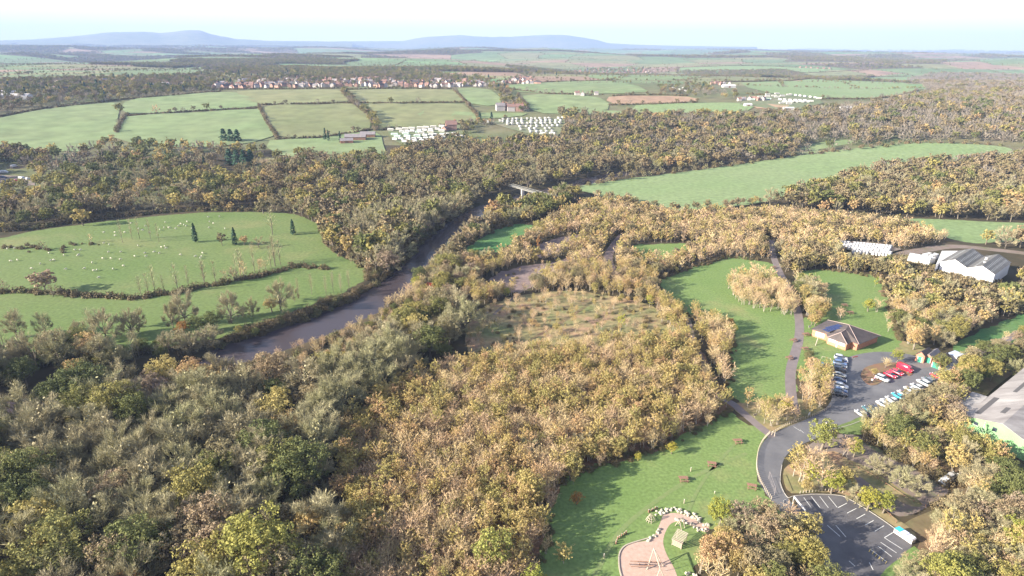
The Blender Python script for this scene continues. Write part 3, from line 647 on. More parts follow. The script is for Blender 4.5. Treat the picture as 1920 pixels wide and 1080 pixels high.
# kinds: name -> material pair, base height, near / mid / far builders
KIND = {}
def kind(key, objname, H, mats, near, mid, far, nn=3):
    K = dict(name=objname, H=H, lod=[])
    for L, fn in enumerate((near, mid, far)):
        K['lod'].append([fn(s).meshes('%s lod%d v%d' % (objname, L, s), mats) for s in range(1 + L * 10, 1 + L * 10 + (nn if L == 0 else 2))])
    KIND[key] = K
kind('bare', 'bare_tree', 13, [M_bark, M_twig], lambda s: bare(s, ivy=(0, 160, 420)[s % 3]), lambda s: bare(s, n2=4, n3=8, tw=4, w=.11), lambda s: bare(s, n1=8, n2=3, n3=4, tw=3, w=.3), 4)
kind('leafy', 'broadleaf_tree', 13, [M_bark, M_green], lambda s: leafy(s, sub=18, lv=26, size=.2), lambda s: leafy(s, nl=10, sub=8, lv=8, size=.7), lambda s: leafy(s, nl=9, sub=6, lv=7, size=.85), 3)
kind('gold', 'golden_tree', 9, [M_bark, M_gold], lambda s: leafy(s, 9, 3.8, 12, 15, 17, .17, .18), lambda s: leafy(s, 9, 3.8, 9, 7, 7, .5, .18), lambda s: leafy(s, 9, 3.8, 8, 5, 6, .62, .18), 3)
kind('brown', 'brown_tree', 12, [M_bark, M_brown], lambda s: leafy(s, 12, 5.2, 13, 17, 22, .18, .2), lambda s: leafy(s, 12, 5.2, 9, 7, 8, .6, .2), lambda s: leafy(s, 12, 5.2, 9, 6, 7, .75, .2), 3)
def sap(s, **k): return with_leaves(sapling(s, **k), s)
kind('birch', 'young_birch', 6.5, [M_barkp, M_gold], lambda s: sap(s, lv=520, ls=.15, nb=26, tw=5), lambda s: sap(s, nb=14, tw=3, w=.11, lv=90, ls=.32), lambda s: sap(s, nb=8, tw=2, w=.25, lv=30, ls=.6), 4)
kind('whip', 'young_willow', 6, [M_barkp, M_twigp], lambda s: sap(s, H=6, R=2.0, nb=50, tw=11, lv=90, ls=.12, stems=3, w=.055), lambda s: sap(s, H=6, R=2.0, nb=22, tw=6, w=.12, lv=30, ls=.3, stems=2), lambda s: sap(s, H=6, R=2.0, nb=9, tw=4, w=.3, lv=14, ls=.6), 4)
kind('poplar', 'bare_poplar', 17, [M_bark, M_twig], lambda s: poplar(s), lambda s: poplar(s, nb=30, tw=5, w=.16), lambda s: poplar(s, nb=16, tw=3, w=.4), 2)
kind('conifer', 'conifer_tree', 13, [M_bark, M_dark], lambda s: conifer(s), lambda s: conifer(s, n=420, size=.7), lambda s: conifer(s, n=120, size=1.3), 2)
kind('shrub', 'shrub', 2.4, [M_bark, M_shrub], lambda s: shrub(s), lambda s: shrub(s, n=160, size=.34), lambda s: shrub(s, n=60, size=.6), 2)

M_bfar = leaf_mat('far_brown_leaves', [(.0, (0.130, 0.120, 0.060)), (.35, (0.205, 0.172, 0.089)), (.6, (0.243, 0.187, 0.106)), (.8, (0.216, 0.172, 0.111)), (1., (0.216, 0.198, 0.085))], .15)
for L_ in (1, 2):
    for v_ in KIND['brown']['lod'][L_]: v_[1].materials[0] = M_bfar; v_[2].materials[1] = M_bfar
M_tfar = leaf_mat('far_twigs', [(.0, (.17, .15, .12)), (.5, (.24, .205, .165)), (1., (.28, .24, .19))], 0, .2)
for v_ in KIND['bare']['lod'][2]:
    v_[1].materials[0] = M_tfar; v_[2].materials[1] = M_tfar
# ---------------------------------------------------------------- where the trees stand
TREES = []                         # kind, x, y, height, region
REG = {}
def plant(x, y, k, h, reg): TREES.append((k, float(x), float(y), float(h), reg))
def wood(reg, px, sp, mix, margin=1.0, world_poly=None, only=1.0, ex=True):
    """mix: list of (kind, weight, hmin, hmax)"""
    poly = world_poly or WP(px)
    xs = [p[0] for p in poly]; ys_ = [p[1] for p in poly]
    X, Y = np.meshgrid(np.arange(min(xs), max(xs), sp), np.arange(min(ys_), max(ys_), sp * .87)); X = X + (np.arange(X.shape[0]) % 2)[:, None] * sp * .5
    X = (X + RNG.uniform(-.42, .42, X.shape) * sp).ravel(); Y = (Y + RNG.uniform(-.42, .42, Y.shape) * sp).ravel()
    k = inpoly(X, Y, poly); X, Y = X[k], Y[k]; k = ~excluded(X, Y, margin) if ex else river_dist(X, Y) > 8.5; X, Y = X[k], Y[k]
    if only < 1: k = RNG.random(len(X)) < only; X, Y = X[k], Y[k]
    w = np.array([m[1] for m in mix], float); cw = np.cumsum(w) / w.sum()
    # clustered choice so that kinds form drifts
    u = (vn(X, Y, sp * 4, 4) - .5) * 1.1 + .5; u = np.clip(u * .55 + RNG.random(len(X)) * .45, 0, .999)
    o = np.argsort(np.argsort(u)) / max(len(u), 1)
    for x, y, q in zip(X, Y, o):
        m = mix[int(np.searchsorted(cw, q, 'right'))] if q < cw[-1] else mix[-1]
        plant(x, y, m[0], RNG.uniform(m[2], m[3]), reg)
MIX_RIVER = [('bare', 5, 13, 17), ('leafy', 1.5, 11, 16), ('bare', 3.4, 11, 16), ('brown', 1.5, 9, 14), ('gold', 1.2, 9, 13), ('leafy', 1.0, 8, 12)]
MIX_PLANT = [('whip', 3.2, 4.5, 7), ('birch', 3, 5, 8), ('whip', 1.5, 4, 6), ('birch', 1.6, 5.5, 8), ('gold', .5, 4.5, 7)]
MIX_RIGHT = [('brown', 2, 6, 9), ('birch', 1.6, 6, 9), ('bare', 2.4, 7, 10), ('whip', 2, 5, 7), ('gold', .6, 6, 9), ('leafy', .7, 6, 9)]
MIX_FARW = [('brown', 3, 9, 13), ('bare', 3, 9, 14), ('leafy', 1.2, 9, 14), ('brown', 2, 9, 13), ('gold', .9, 8, 12)]
# the old riverside wood, lower left
wood('riverside wood', [(-260, 690), (0, 676), (150, 674), (300, 676), (400, 700), (450, 732), (520, 730), (620, 700), (690, 660), (750, 620), (800, 590), (830, 575), (872, 600), (880, 640), (850, 680), (800, 705), (740, 735), (660, 790), (620, 840), (618, 900), (640, 1000), (640, 1130), (640, 1350), (-420, 1350)], 8.3, MIX_RIVER, 1.5)
wood('riverside wood', [(-260, 690), (0, 680), (300, 680), (400, 706), (520, 702), (620, 672), (700, 632), (780, 590), (872, 600), (850, 680), (740, 735), (620, 840), (640, 1130), (640, 1350), (-420, 1350)], 7.0, [('shrub', 3, 1.5, 3.5), ('leafy', .6, 4, 6)], 1.5, None, .6)
wood('low bank by the river', [(380, 690), (450, 690), (540, 662), (620, 636), (700, 600), (765, 566), (800, 585), (740, 628), (680, 665), (610, 705), (520, 735), (450, 742), (400, 730)], 3.6, [('shrub', 3, 1.5, 3.4), ('whip', 2, 3, 5), ('leafy', .8, 3, 5), ('gold', .5, 3, 5)], .5)
# the young plantation
wood('young plantation', [(632, 860), (650, 800), (730, 745), (800, 715), (870, 690), (1000, 665), (1120, 655), (1240, 648), (1300, 640), (1330, 690), (1362, 745), (1372, 778), (1310, 812), (1240, 845), (1160, 868), (1090, 885), (1050, 912), (1030, 970), (1018, 1060), (1005, 1200), (1000, 1320), (640, 1320), (640, 1000)], 2.55, MIX_PLANT, .7)
wood('scrub clearing', [(880, 600), (920, 575), (990, 556), (1060, 548), (1130, 555), (1200, 568), (1250, 592), (1290, 628), (1240, 652), (1120, 664), (1000, 672), (900, 682), (872, 650)], 2.5, [('shrub', 2.4, .7, 1.7), ('birch', 2.4, 1.6, 4), ('whip', 3, 1.6, 4.2), ('gold', .3, 2, 4)], .3, None, .38)
# belt between clearing and lawn, and the upper plantation
wood('upper plantation', [(860, 545), (900, 500), (930, 490), (965, 460), (1010, 430), (1060, 400), (1120, 378), (1180, 385), (1260, 405), (1340, 405), (1440, 400), (1560, 410), (1690, 425), (1780, 450), (1700, 470), (1560, 462), (1600, 500), (1640, 520), (1560, 512), (1500, 515), (1470, 510), (1420, 487), (1365, 482), (1290, 505), (1236, 524), (1230, 555), (1290, 600), (1200, 566), (1120, 552), (1040, 545), (960, 556), (890, 580)], 3.3, [('whip', 3, 4, 7), ('birch', 2.6, 5, 8), ('brown', 1, 5, 8), ('gold', .5, 5, 7), ('whip', 1, 4, 6)], 1.0)
wood('belt beside the lawn', [(1235, 560), (1290, 592), (1350, 615), (1378, 642), (1362, 690), (1370, 745), (1330, 700), (1300, 650), (1240, 610)], 3.0, MIX_PLANT, .7)
wood('copse on the lawn', [(1362, 545), (1380, 520), (1415, 515), (1450, 530), (1480, 560), (1494, 590), (1470, 592), (1430, 585), (1385, 570)], 3.0, [('whip', 4, 5, 7), ('birch', 1.4, 5, 7)], .2, None, 1, False)
# right side woods between lawn, factory and railway
wood('factory woods', [(1650, 520), (1700, 500), (1780, 505), (1850, 520), (1925, 520), (2060, 520), (2060, 560), (1920, 590), (1870, 606), (1800, 640), (1760, 655), (1700, 660), (1690, 640), (1672, 600), (1665, 560)], 4.2, MIX_RIGHT, 1.2)
wood('factory woods', [(1540, 500), (1500, 470), (1560, 470), (1640, 480), (1720, 490), (1840, 530), (1760, 530), (1650, 522)], 4.0, MIX_RIGHT, 1.2)
wood('belt behind the parked cars', [(1630, 800), (1660, 790), (1700, 770), (1750, 745), (1790, 712), (1830, 690), (1810, 730), (1790, 790), (1830, 850), (1880, 900), (2000, 960), (2060, 1100), (1960, 1160), (1800, 1180), (1700, 1150), (1668, 1080), (1705, 1045), (1725, 1015), (1690, 985), (1740, 960), (1790, 930), (1790, 905), (1740, 880), (1680, 848), (1640, 825)], 4.2, MIX_RIGHT + [('leafy', .6, 7, 10)], .6)
wood('trees beside the footpath', [(1500, 705), (1535, 690), (1548, 705), (1556, 750), (1545, 768), (1500, 762), (1492, 735)], 3.2, [('birch', 3, 5, 7), ('whip', 3, 5, 6.5), ('gold', .5, 5, 6.5)], .5)
wood('trees beside the footpath', [(1380, 758), (1430, 758), (1490, 770), (1540, 775), (1500, 790), (1460, 803), (1425, 795), (1398, 775)], 3.4, [('birch', 2, 4.5, 6.5), ('whip', 3, 4, 6), ('gold', .5, 5, 6.5)], .5)
wood('trees beside the footpath', [(1455, 470), (1500, 500), (1540, 500), (1530, 530), (1520, 600), (1560, 660), (1530, 660), (1500, 600), (1490, 560), (1470, 520)], 3.6, MIX_RIGHT, .8, None, .75)
wood('trees by the path bend', [(1502, 545), (1530, 530), (1548, 560), (1550, 590), (1535, 612), (1508, 608)], 3.0, [('birch', 3, 4, 6.5), ('whip', 2, 4, 6), ('gold', 1, 4, 6)], 0, None, .9, False)
wood('trees by the path bend', [(1480, 490), (1510, 490), (1525, 510), (1500, 516)], 3.0, [('birch', 2, 3.5, 5.5), ('whip', 3, 3, 5)], 0, None, .9, False)
wood('trees below the playground', [(1300, 1090), (1320, 1030), (1345, 1000), (1400, 985), (1450, 985), (1500, 1000), (1530, 1045), (1560, 1120), (1600, 1200), (1560, 1300), (1260, 1300), (1290, 1180)], 4.4, [('leafy', 1.2, 6, 9), ('gold', 2.2, 6, 9), ('bare', 2, 6, 9), ('whip', 1.5, 5, 7), ('brown', 1.5, 6, 9)], .7)
# left bank of the river, hedges of the pasture
wood('pasture side river bank', [(590, 455), (640, 430), (700, 420), (760, 410), (830, 400), (900, 372), (860, 400), (815, 440), (770, 480), (735, 515), (690, 520), (640, 505), (615, 480)], 7.0, MIX_RIVER, 1.0)
wood('pasture side river bank', [(400, 650), (450, 622), (530, 596), (600, 570), (660, 548), (720, 520), (700, 545), (640, 575), (560, 602), (490, 630), (430, 655)], 2.6, [('shrub', 5, 1.5, 3.2), ('leafy', .2, 3, 5)], 0, None, 1, False)
wood('clearing side river bank', [(800, 540), (770, 570), (790, 520), (840, 470), (880, 435), (930, 405), (985, 385), (1060, 362), (1090, 372), (1040, 400), (990, 420), (960, 424), (920, 436), (880, 462), (862, 480), (880, 500), (930, 490), (905, 510), (870, 550), (830, 570)], 5.5, [('brown', 2, 6, 10), ('bare', 2, 7, 11), ('leafy', 2, 6, 10), ('gold', .8, 6, 9)], .8)
wood('pasture edge wood', [(-200, 664), (0, 662), (150, 655), (280, 646), (400, 634), (450, 640), (440, 662), (300, 686), (0, 700), (-200, 712)], 4.4, [('bare', 2, 6, 10), ('shrub', 3, 2, 4), ('poplar', 1, 8, 12), ('leafy', 1, 4, 7)], 0, None, .8, False)
# woods beyond the pasture
wood('woods beyond the pasture', [(-260, 425), (0, 428), (60, 424), (180, 410), (300, 396), (400, 392), (500, 388), (520, 394), (600, 410), (700, 412), (830, 392), (910, 368), (985, 352), (1080, 344), (1180, 330), (1300, 315), (1420, 300), (1560, 280), (1700, 266), (1820, 264), (1920, 270), (2100, 275),
      (2100, 170), (1920, 170), (1800, 172), (1740, 178), (1690, 190), (1640, 200), (1560, 205), (1500, 215), (1400, 220), (1300, 222), (1200, 222), (1100, 230), (1060, 258), (1040, 262), (900, 275), (840, 262), (760, 285), (720, 300), (640, 304), (560, 300), (520, 320), (500, 345), (440, 375), (250, 385), (60, 395), (0, 398), (-260, 400)], 9.5, MIX_FARW, 1)
wood('open parkland trees', [(30, 282), (120, 278), (240, 270), (420, 280), (500, 280), (510, 292), (440, 300), (380, 330), (250, 302), (100, 300)], 13, [('gold', 2, 8, 12), ('leafy', 2, 8, 13), ('bare', 1.6, 9, 14), ('brown', 1.5, 8, 12)], 1, None, .8)
wood('parkland beyond the pasture', [(-260, 300), (0, 300), (100, 296), (250, 302), (430, 335), (480, 302), (540, 298), (520, 320), (500, 345), (440, 375), (250, 385), (60, 395), (-260, 400)], 12.5, [('gold', 1.2, 8, 12), ('leafy', 3, 9, 13), ('brown', 2, 8, 12), ('bare', 2.4, 9, 14), ('conifer', .25, 7, 11)], 1, None, .85, False)
wood('parkland beyond the pasture', [(-260, 400), (60, 395), (250, 385), (440, 375), (500, 345), (520, 320), (540, 298), (480, 302), (430, 335), (250, 302), (-260, 300)], 8, [('shrub', 3, 1.5, 4), ('whip', 1, 4, 7)], 1, None, .6, False)
wood('pasture corner wood', [(500, 392), (600, 400), (700, 410), (640, 440), (625, 480), (604, 462), (590, 436), (545, 414)], 5, MIX_FARW, 0)
wood('vehicle yard woods', [(-200, 280), (0, 275), (40, 290), (60, 300), (60, 330), (-200, 330)], 9.5, MIX_FARW, 1)
wood('woods beside the crop field', [(1440, 385), (1490, 368), (1560, 345), (1620, 325), (1700, 314), (1800, 308), (1880, 300), (1930, 290), (2120, 295), (2120, 418), (1920, 418), (1820, 412), (1690, 408), (1560, 402)], 8.5, MIX_FARW, 1)
wood('meadow corner trees', [(1780, 452), (1850, 458), (1920, 455), (2080, 456), (2080, 470), (1900, 476), (1800, 470)], 7, MIX_FARW, 1)
# village surroundings and estates
VT = [('brown', 2, 6, 11), ('bare', 2, 7, 12), ('leafy', 2, 6, 12), ('conifer', .2, 8, 12), ('gold', .4, 6, 9)]
wood('trees around the village', [(-200, 222), (0, 216), (80, 200), (230, 186), (400, 170), (400, 140), (300, 145), (100, 150), (-200, 160)], 11, VT, 1)
wood('trees around the village', [(400, 158), (640, 163), (900, 164), (940, 150), (760, 130), (560, 134), (400, 140)], 16, VT, 1, None, .85)
wood('trees around the village', [(920, 160), (955, 168), (965, 190), (1000, 200), (985, 212), (930, 200), (905, 180)], 10, VT, 1)
wood('trees around the village', [(1000, 145), (1270, 142), (1300, 130), (1100, 128), (940, 134)], 20, VT, 1, None, .7)
wood('trees around the caravans', [(820, 225), (895, 228), (935, 225), (1060, 222), (1070, 230), (900, 236), (870, 262), (840, 262), (800, 262)], 9, VT, 1, None, .8)
wood('trees around the caravans', [(1040, 215), (1200, 214), (1180, 224), (1060, 262), (1050, 240)], 9.5, MIX_FARW, 1, None, .9)
wood('trees around the caravans', [(1230, 165), (1300, 160), (1340, 168), (1380, 178), (1380, 186), (1290, 184), (1240, 176)], 13, VT, 1, None, .5)
wood('distant grey woods', [(1700, 150), (1740, 140), (2000, 140), (2060, 175), (1700, 190), (1650, 200), (1740, 175)], 11, [('bare', 5, 9, 13), ('brown', 1, 9, 13), ('leafy', .4, 9, 13)], 1)
def row(reg, px, sp, mix, jit=1.0, keep=1.0):
    p = WP(px); w = [m[1] for m in mix]
    for (ax, ay), (bx, by) in zip(p[:-1], p[1:]):
        L = math.hypot(bx - ax, by - ay); n_ = max(1, int(L / sp))
        for i in range(n_):
            if random.random() > keep: continue
            t = (i + random.random() * .8) / n_; m = random.choices(mix, w)[0]
            plant(ax + (bx - ax) * t + random.gauss(0, jit), ay + (by - ay) * t + random.gauss(0, jit), m[0], random.uniform(m[2], m[3]), reg)
HM = [('shrub', 6, 2, 3.4), ('brown', .5, 5, 8), ('bare', .3, 6, 10)]
row('pasture hedge', [(-60, 548), (60, 548), (180, 556), (240, 560), (320, 552), (400, 535), (480, 520), (560, 500), (620, 505)], 1.6, [('shrub', 5, 1.6, 3), ('bare', .2, 4, 7)], .8)
row('back hedge of the pasture', [(-60, 440), (70, 428), (190, 410), (310, 398), (400, 394), (490, 396)], 1.8, [('shrub', 6, 2, 3.4), ('gold', .5, 4, 6), ('brown', .6, 4, 7)], 1.2)
for px in ([(0, 219), (80, 204), (230, 187), (420, 171)], [(218, 249), (232, 220), (240, 214)], [(232, 218), (360, 209), (484, 203)], [(486, 200), (498, 225), (520, 258)], [(488, 197), (590, 195), (690, 193)],
           [(640, 170), (660, 192), (690, 215), (706, 245)], [(650, 168), (760, 166), (850, 167)], [(700, 194), (800, 193), (872, 192)], [(852, 170), (880, 200), (900, 225)], [(520, 262), (600, 258), (700, 243)],
           [(716, 244), (800, 238), (890, 232)], [(956, 168), (1030, 176), (1130, 178)], [(970, 178), (990, 205)], [(960, 158), (1060, 153), (1150, 151)], [(1140, 197), (1230, 196), (1310, 192)], [(1145, 180), (1230, 178), (1290, 180)],
           [(1270, 127), (1400, 123), (1560, 129)], [(1320, 143), (1480, 137), (1630, 131)], [(1340, 154), (1480, 152), (1600, 145), (1700, 143)], [(1190, 214), (1300, 214), (1400, 211)], [(400, 168), (640, 166)],
           [(1406, 212), (1460, 210), (1500, 203)], [(1720, 170), (1640, 186), (1540, 186), (1400, 176)]):
    row('field hedge', px, 2.2, HM, .6, .95)
row('lane of trees', [(642, 172), (664, 194), (694, 218), (712, 246)], 6, VT, 2)
row('riverside hedge', [(1110, 366), (1240, 398), (1340, 394), (1440, 380)], 4, [('brown', 2, 4, 7), ('gold', 1, 4, 6)], 2)
row('riverside hedge', [(1090, 350), (1290, 320), (1500, 291), (1720, 268), (1880, 272)], 5, [('shrub', 3, 2, 4), ('brown', 1.4, 4, 7), ('bare', 1, 4, 7)], 2)
row('poplar row in the pasture', [(240, 556), (330, 546), (400, 532), (470, 518)], 3, [('poplar', 3, 8, 13), ('whip', 1, 4, 7)], .9, .85)
row('bare row along the lower pasture', [(10, 640), (120, 645), (260, 628), (360, 610)], 9, [('bare', 2, 8, 12), ('poplar', 2, 9, 13)], 2, .8)
row('poplar row in the pasture', [(440, 520), (480, 508), (530, 496)], 1.7, [('poplar', 3, 10, 14), ('whip', 1, 4, 6)], .9)
row('trees by the railway', [(1740, 700), (1800, 690), (1850, 668), (1900, 645), (1990, 600)], 3.2, [('brown', 2, 4, 7), ('leafy', 1.4, 4, 7), ('whip', 1, 4, 6)], 2.2)
row('trees by the railway', [(1820, 735), (1850, 715), (1900, 690), (1960, 660)], 4, [('leafy', 2, 5, 8), ('bare', 1.6, 5, 8)], 2.5)
for px in ([(1052, 905), (1100, 880), (1160, 862), (1240, 838), (1310, 802), (1365, 772)], [(1052, 905), (1026, 970), (1016, 1060)], [(1228, 545), (1236, 524), (1290, 505), (1365, 482), (1420, 488)], [(1366, 722), (1362, 680), (1376, 640), (1350, 612), (1290, 590), (1246, 570)], [(1540, 506), (1600, 512), (1650, 522), (1668, 560), (1672, 600), (1690, 640)]):
    row('ragged lawn edge', px, .8, [('shrub', 4, .5, 1.6), ('whip', .4, 2, 4), ('birch', .3, 2, 4)], .8)
wood('scrub in front of the factory', [(1690, 470), (1700, 530), (1760, 540), (1862, 565), (1880, 545), (1862, 528), (1760, 505), (1720, 500)], 2.2, [('shrub', 3, 1.6, 3.3)], 0)
wood('scrub in front of the storage yard', [(1560, 480), (1600, 482), (1660, 486), (1700, 480), (1700, 500), (1640, 508), (1560, 500)], 2.2, [('shrub', 3, 1.4, 2.8)], 0)
row('scrub patch on the pasture', [(10, 462), (60, 466), (120, 470)], 1.6, [('shrub', 4, 1, 2), ('bare', .6, 3, 6)], 2.5)
row('scrub patch on the pasture', [(135, 456), (185, 458)], 1.6, [('shrub', 4, .8, 1.8), ('whip', .6, 3, 5)], 1.5)
wood('scrub on the grit', [(898, 538), (930, 515), (975, 500), (1035, 492), (1060, 500), (985, 544)], 4.5, [('shrub', 3, .4, 1.2), ('whip', 1, 1.5, 3), ('birch', 1, 1.5, 3.5)], 0, None, .55, False)
wood('scrub on the grit', [(990, 470), (1040, 448), (1090, 440), (1070, 462), (1000, 482)], 4, [('shrub', 3, .4, 1.2), ('whip', 1, 2, 4)], 0, None, .6, False)
wood('bare trees in the plantation', [(720, 780), (900, 700), (1200, 670), (1330, 760), (1100, 860), (1010, 1000), (800, 1060), (660, 980)], 19, [('bare', 2, 6.5, 8.5), ('gold', 2, 7, 9), ('brown', 1, 6, 8)], 1, None, .6)
SOLO = []      # single trees anyone can point at: kind, px, py (foot), height, label, material, width factor
wood('hedge by the gravel parking', [(1610, 816), (1625, 812), (1680, 842), (1740, 876), (1790, 905), (1790, 925), (1730, 888), (1670, 856)], 1.8, [('shrub', 3, 1.2, 2.4), ('whip', 1, 3, 5), ('birch', .8, 4, 6)], 0)
wood('wood edge by the car park', [(1700, 1050), (1740, 960), (1790, 930), (1790, 905), (1830, 850), (1900, 900), (1990, 970), (1960, 1160), (1700, 1150)], 3.4, [('shrub', 2, 1.5, 3), ('whip', 2, 4, 6), ('birch', 1, 4, 7)], .4)
wood('pasture side river bank', [(590, 440), (660, 420), (760, 405), (900, 368), (860, 400), (815, 440), (770, 480), (735, 515), (690, 528), (650, 515), (615, 480)], 3.4, [('shrub', 3, 1.5, 3.5), ('whip', 1, 4, 7), ('bare', .5, 6, 10)], 0)
wood('clearing side river bank', [(690, 590), (760, 560), (800, 500), (850, 455), (930, 400), (985, 382), (1060, 362), (1040, 400), (960, 424), (880, 462), (862, 480), (905, 510), (870, 550), (872, 600), (800, 580)], 3.0, [('shrub', 3, 1.5, 3.5), ('whip', 1, 4, 7), ('gold', .3, 4, 6)], 0)
wood('clearing edge', [(1490, 565), (1505, 620), (1512, 660), (1500, 700), (1520, 690), (1524, 640), (1520, 600), (1520, 560)], 2.6, [('shrub', 1, 1, 2)], .3, None, .25)
def solo(k, px, py, h, label, m=None, wid=1.0, name=None): SOLO.append((k, px, py, h, label, m, wid, name))
# ---------------------------------------------------------------- single trees of the photograph
solo('leafy', 85, 548, 10, 'broad rusty green oak at the left end of the pasture hedge', M_brown, 1.25, 'oak_tree')
solo('bare', 100, 556, 6, 'small bare tree beneath the rusty oak in the pasture hedge', None, 1.2)
solo('conifer', 367, 454, 10.5, 'dark narrow conifer standing alone in the sheep pasture', None, .75)
solo('conifer', 441, 459, 9.5, 'dark conifer beside the brown bushes in the sheep pasture', None, .8)
solo('conifer', 550, 440, 9, 'dark conifer at the right edge of the sheep pasture', None, .8)
solo('brown', 417, 460, 7, 'brown bushy tree between the two pasture conifers', None, 1.1)
solo('gold', 458, 460, 5.5, 'small golden tree right of the middle pasture conifer', None, 1.1)
solo('bare', 485, 464, 7, 'low bare thicket tree in the middle of the pasture', None, 1.5)
solo('gold', 156, 423, 10.5, 'round golden oak on the far hedge of the pasture', None, 1.15, 'oak_tree')
solo('leafy', 50, 425, 10, 'round green tree left of the golden oak on the far hedge', None, 1)
solo('gold', 494, 400, 10.5, 'round ochre tree at the top right corner of the pasture', M_brown, 1.0)
solo('poplar', 515, 494, 14, 'tall thin bare poplar at the right end of the pasture row', None, 1.2)
solo('poplar', 511, 440, 14, 'tall bare poplar right of the pasture conifers', None, 1.5)
for i, (x, y, h) in enumerate([(230, 455, 12.5), (248, 449, 11), (262, 448, 12), (283, 449, 11.5), (298, 453, 10)]):
    solo('poplar', x, y, h, '%s thin bare tree of the five in the upper pasture' % ('leftmost', 'second', 'middle', 'fourth', 'rightmost')[i], None, .8)
for x, y, h, w, lb in [(435, 606, 16, .75, 'tall bare ash on the riverside pasture, crown shaped like a teardrop'), (527, 583, 16.5, .8, 'tall bare ash above a golden bush near the river bend'), (348, 608, 16, .8, 'tall flat topped bare tree left of the teardrop ash'), (475, 593, 9, .8, 'small bare tree between the two tall riverside ashes'),
                       (200, 638, 15, .8, 'leaning bare tree in the lower left pasture'), (248, 629, 13, .6, 'thin bare tree right of the leaning one'), (325, 615, 13, .6, 'thin bare tree beside the flat topped tree'), (32, 634, 13, .7, 'bare tree at the yard side of the lower pasture'), (263, 613, 9, .7, 'faint bare sapling in the lower pasture'),
                       (85, 628, 11, .7, 'faint bare tree left of the leaning tree'), (150, 640, 10, .7, 'faint bare tree in front of the leaning tree'), (455, 596, 6, .8, 'little bare tree beside the teardrop ash'), (552, 565, 8, .7, 'bare tree on the pasture near the river bend')]:
    solo('bare', x, y, h, lb, None, w)
for x, y in [(560, 560), (585, 552), (612, 556), (625, 548), (640, 552), (655, 545)]: solo('poplar', x, y, 9, 'bare pale poplar in the cluster on the river bank', None, .9)
solo('gold', 510, 585, 6, 'golden bush under the tall ash near the river bend', None, 1.2)
solo('brown', 345, 630, 6, 'orange brown bush on the lower hedge of the pasture', M_rust, 1.1)
solo('leafy', 370, 625, 7, 'dark green holly bush on the lower hedge', None, 1.1)
solo('leafy', 402, 620, 8, 'second dark green bush on the lower hedge', None, 1.1)
solo('leafy', 160, 668, 11, 'dark green tree at the lower left end of the pasture', None, 1.3)
solo('gold', 808, 552, 5.5, 'bright red maple on the clearing side river bank', M_red, 1.0, 'maple_tree')
solo('gold', 782, 545, 7, 'bright yellow tree left of the red maple', M_lemon, 1.0)
solo('gold', 888, 516, 10, 'round golden tree by the wet meadow', None, 1.15)
solo('leafy', 842, 520, 12, 'broad olive tree on the river bank behind the golden tree', None, 1.1)
solo('gold', 903, 560, 4.5, 'small bright yellow tree at the edge of the grit clearing', M_lemon, 1.0)
solo('gold', 950, 558, 5, 'yellow green bush beside the narrow track', M_lemon, 1.0)
solo('birch', 1009, 470, 8, 'narrow rusty larch between the grit clearings', M_rust, .6, 'larch_tree')
solo('leafy', 945, 398, 13, 'yellow green tree left of the footbridge woods', None, 1)
solo('gold', 925, 408, 12, 'golden orange tree on the river bank below the bridge', None, 1)
solo('birch', 1218, 576, 5, 'bright yellow sapling above the scrub clearing', M_lemon, 1.5)
solo('gold', 1258, 608, 5, 'yellow tree on the path edge beside the lawn', M_lemon, 1)
solo('birch', 1163, 620, 6, 'yellow birch in the middle of the scrub clearing', M_lemon, 1.2)
solo('birch', 1075, 606, 5, 'pale birch on the left of the scrub clearing', None, 1.2)
solo('gold', 1368, 619, 5.2, 'small orange tree on the long lawn', M_rust, .8)
solo('gold', 1376, 626, 4, 'small yellow tree beside the orange one on the long lawn', M_lemon, .8)
solo('gold', 1511, 543, 5.5, 'round yellow green tree beside the bend of the footpath', None, 1)
solo('bare', 1530, 545, 5.5, 'dark twiggy tree right of the round one at the footpath bend', None, 1.2)
solo('gold', 1627, 584, 5.5, 'round yellow tree on the lawn behind the visitor building', M_lemon, 1.2)
solo('whip', 1645, 585, 5, 'bare shrubby tree right of the yellow one on the lawn', None, 1.2)
solo('birch', 1640, 538, 5, 'light green sapling at the top of the small lawn', M_lemon, 1)
solo('whip', 1575, 600, 4.6, 'small reddish bare tree behind the solar panels', None, 1.3)
solo('whip', 1665, 622, 4, 'pale sapling on the lawn right of the visitor building', None, .8)
solo('gold', 1680, 680, 5, 'bright yellow tree at the top of the turning loop island', M_lemon, 1.05)
solo('whip', 1660, 690, 3.6, 'bare brown bush on the turning loop island', None, 1.4)
solo('gold', 1638, 704, 2.6, 'low golden bush on the rusty island bed', None, 1.3)
solo('gold', 1470, 782, 5.5, 'bright yellow tree among the trees beside the footpath', M_lemon, 1.05)
solo('gold', 1540, 842, 9, 'big round yellow green tree between the road and the gravel parking', M_lime, 1.25)
solo('gold', 1600, 857, 6, 'yellow green tree on the strip beside the gravel parking', M_lemon, .95)
solo('whip', 1580, 856, 5.6, 'leaning grey willow between the two yellow green trees', None, 1)
for x, y, h, k, m in [(1487, 893, 7.5, 'birch', M_gold), (1503, 905, 7, 'whip', None), (1520, 912, 7, 'birch', M_lemon), (1537, 918, 7.5, 'whip', None), (1515, 880, 6.5, 'whip', None), (1492, 872, 6, 'birch', None)]:
    solo(k, x, y, h, 'birch in the group on the grass beside the bending road', m, 1.25)
solo('gold', 1558, 925, 6.5, 'yellow tree at the right of the birch group', M_lemon, 1.1)
solo('gold', 1582, 915, 6, 'olive yellow tree touching the gravel parking', None, 1.05)
solo('gold', 1510, 922, 3.5, 'low yellow bush at the foot of the birch group', None, 1.2)
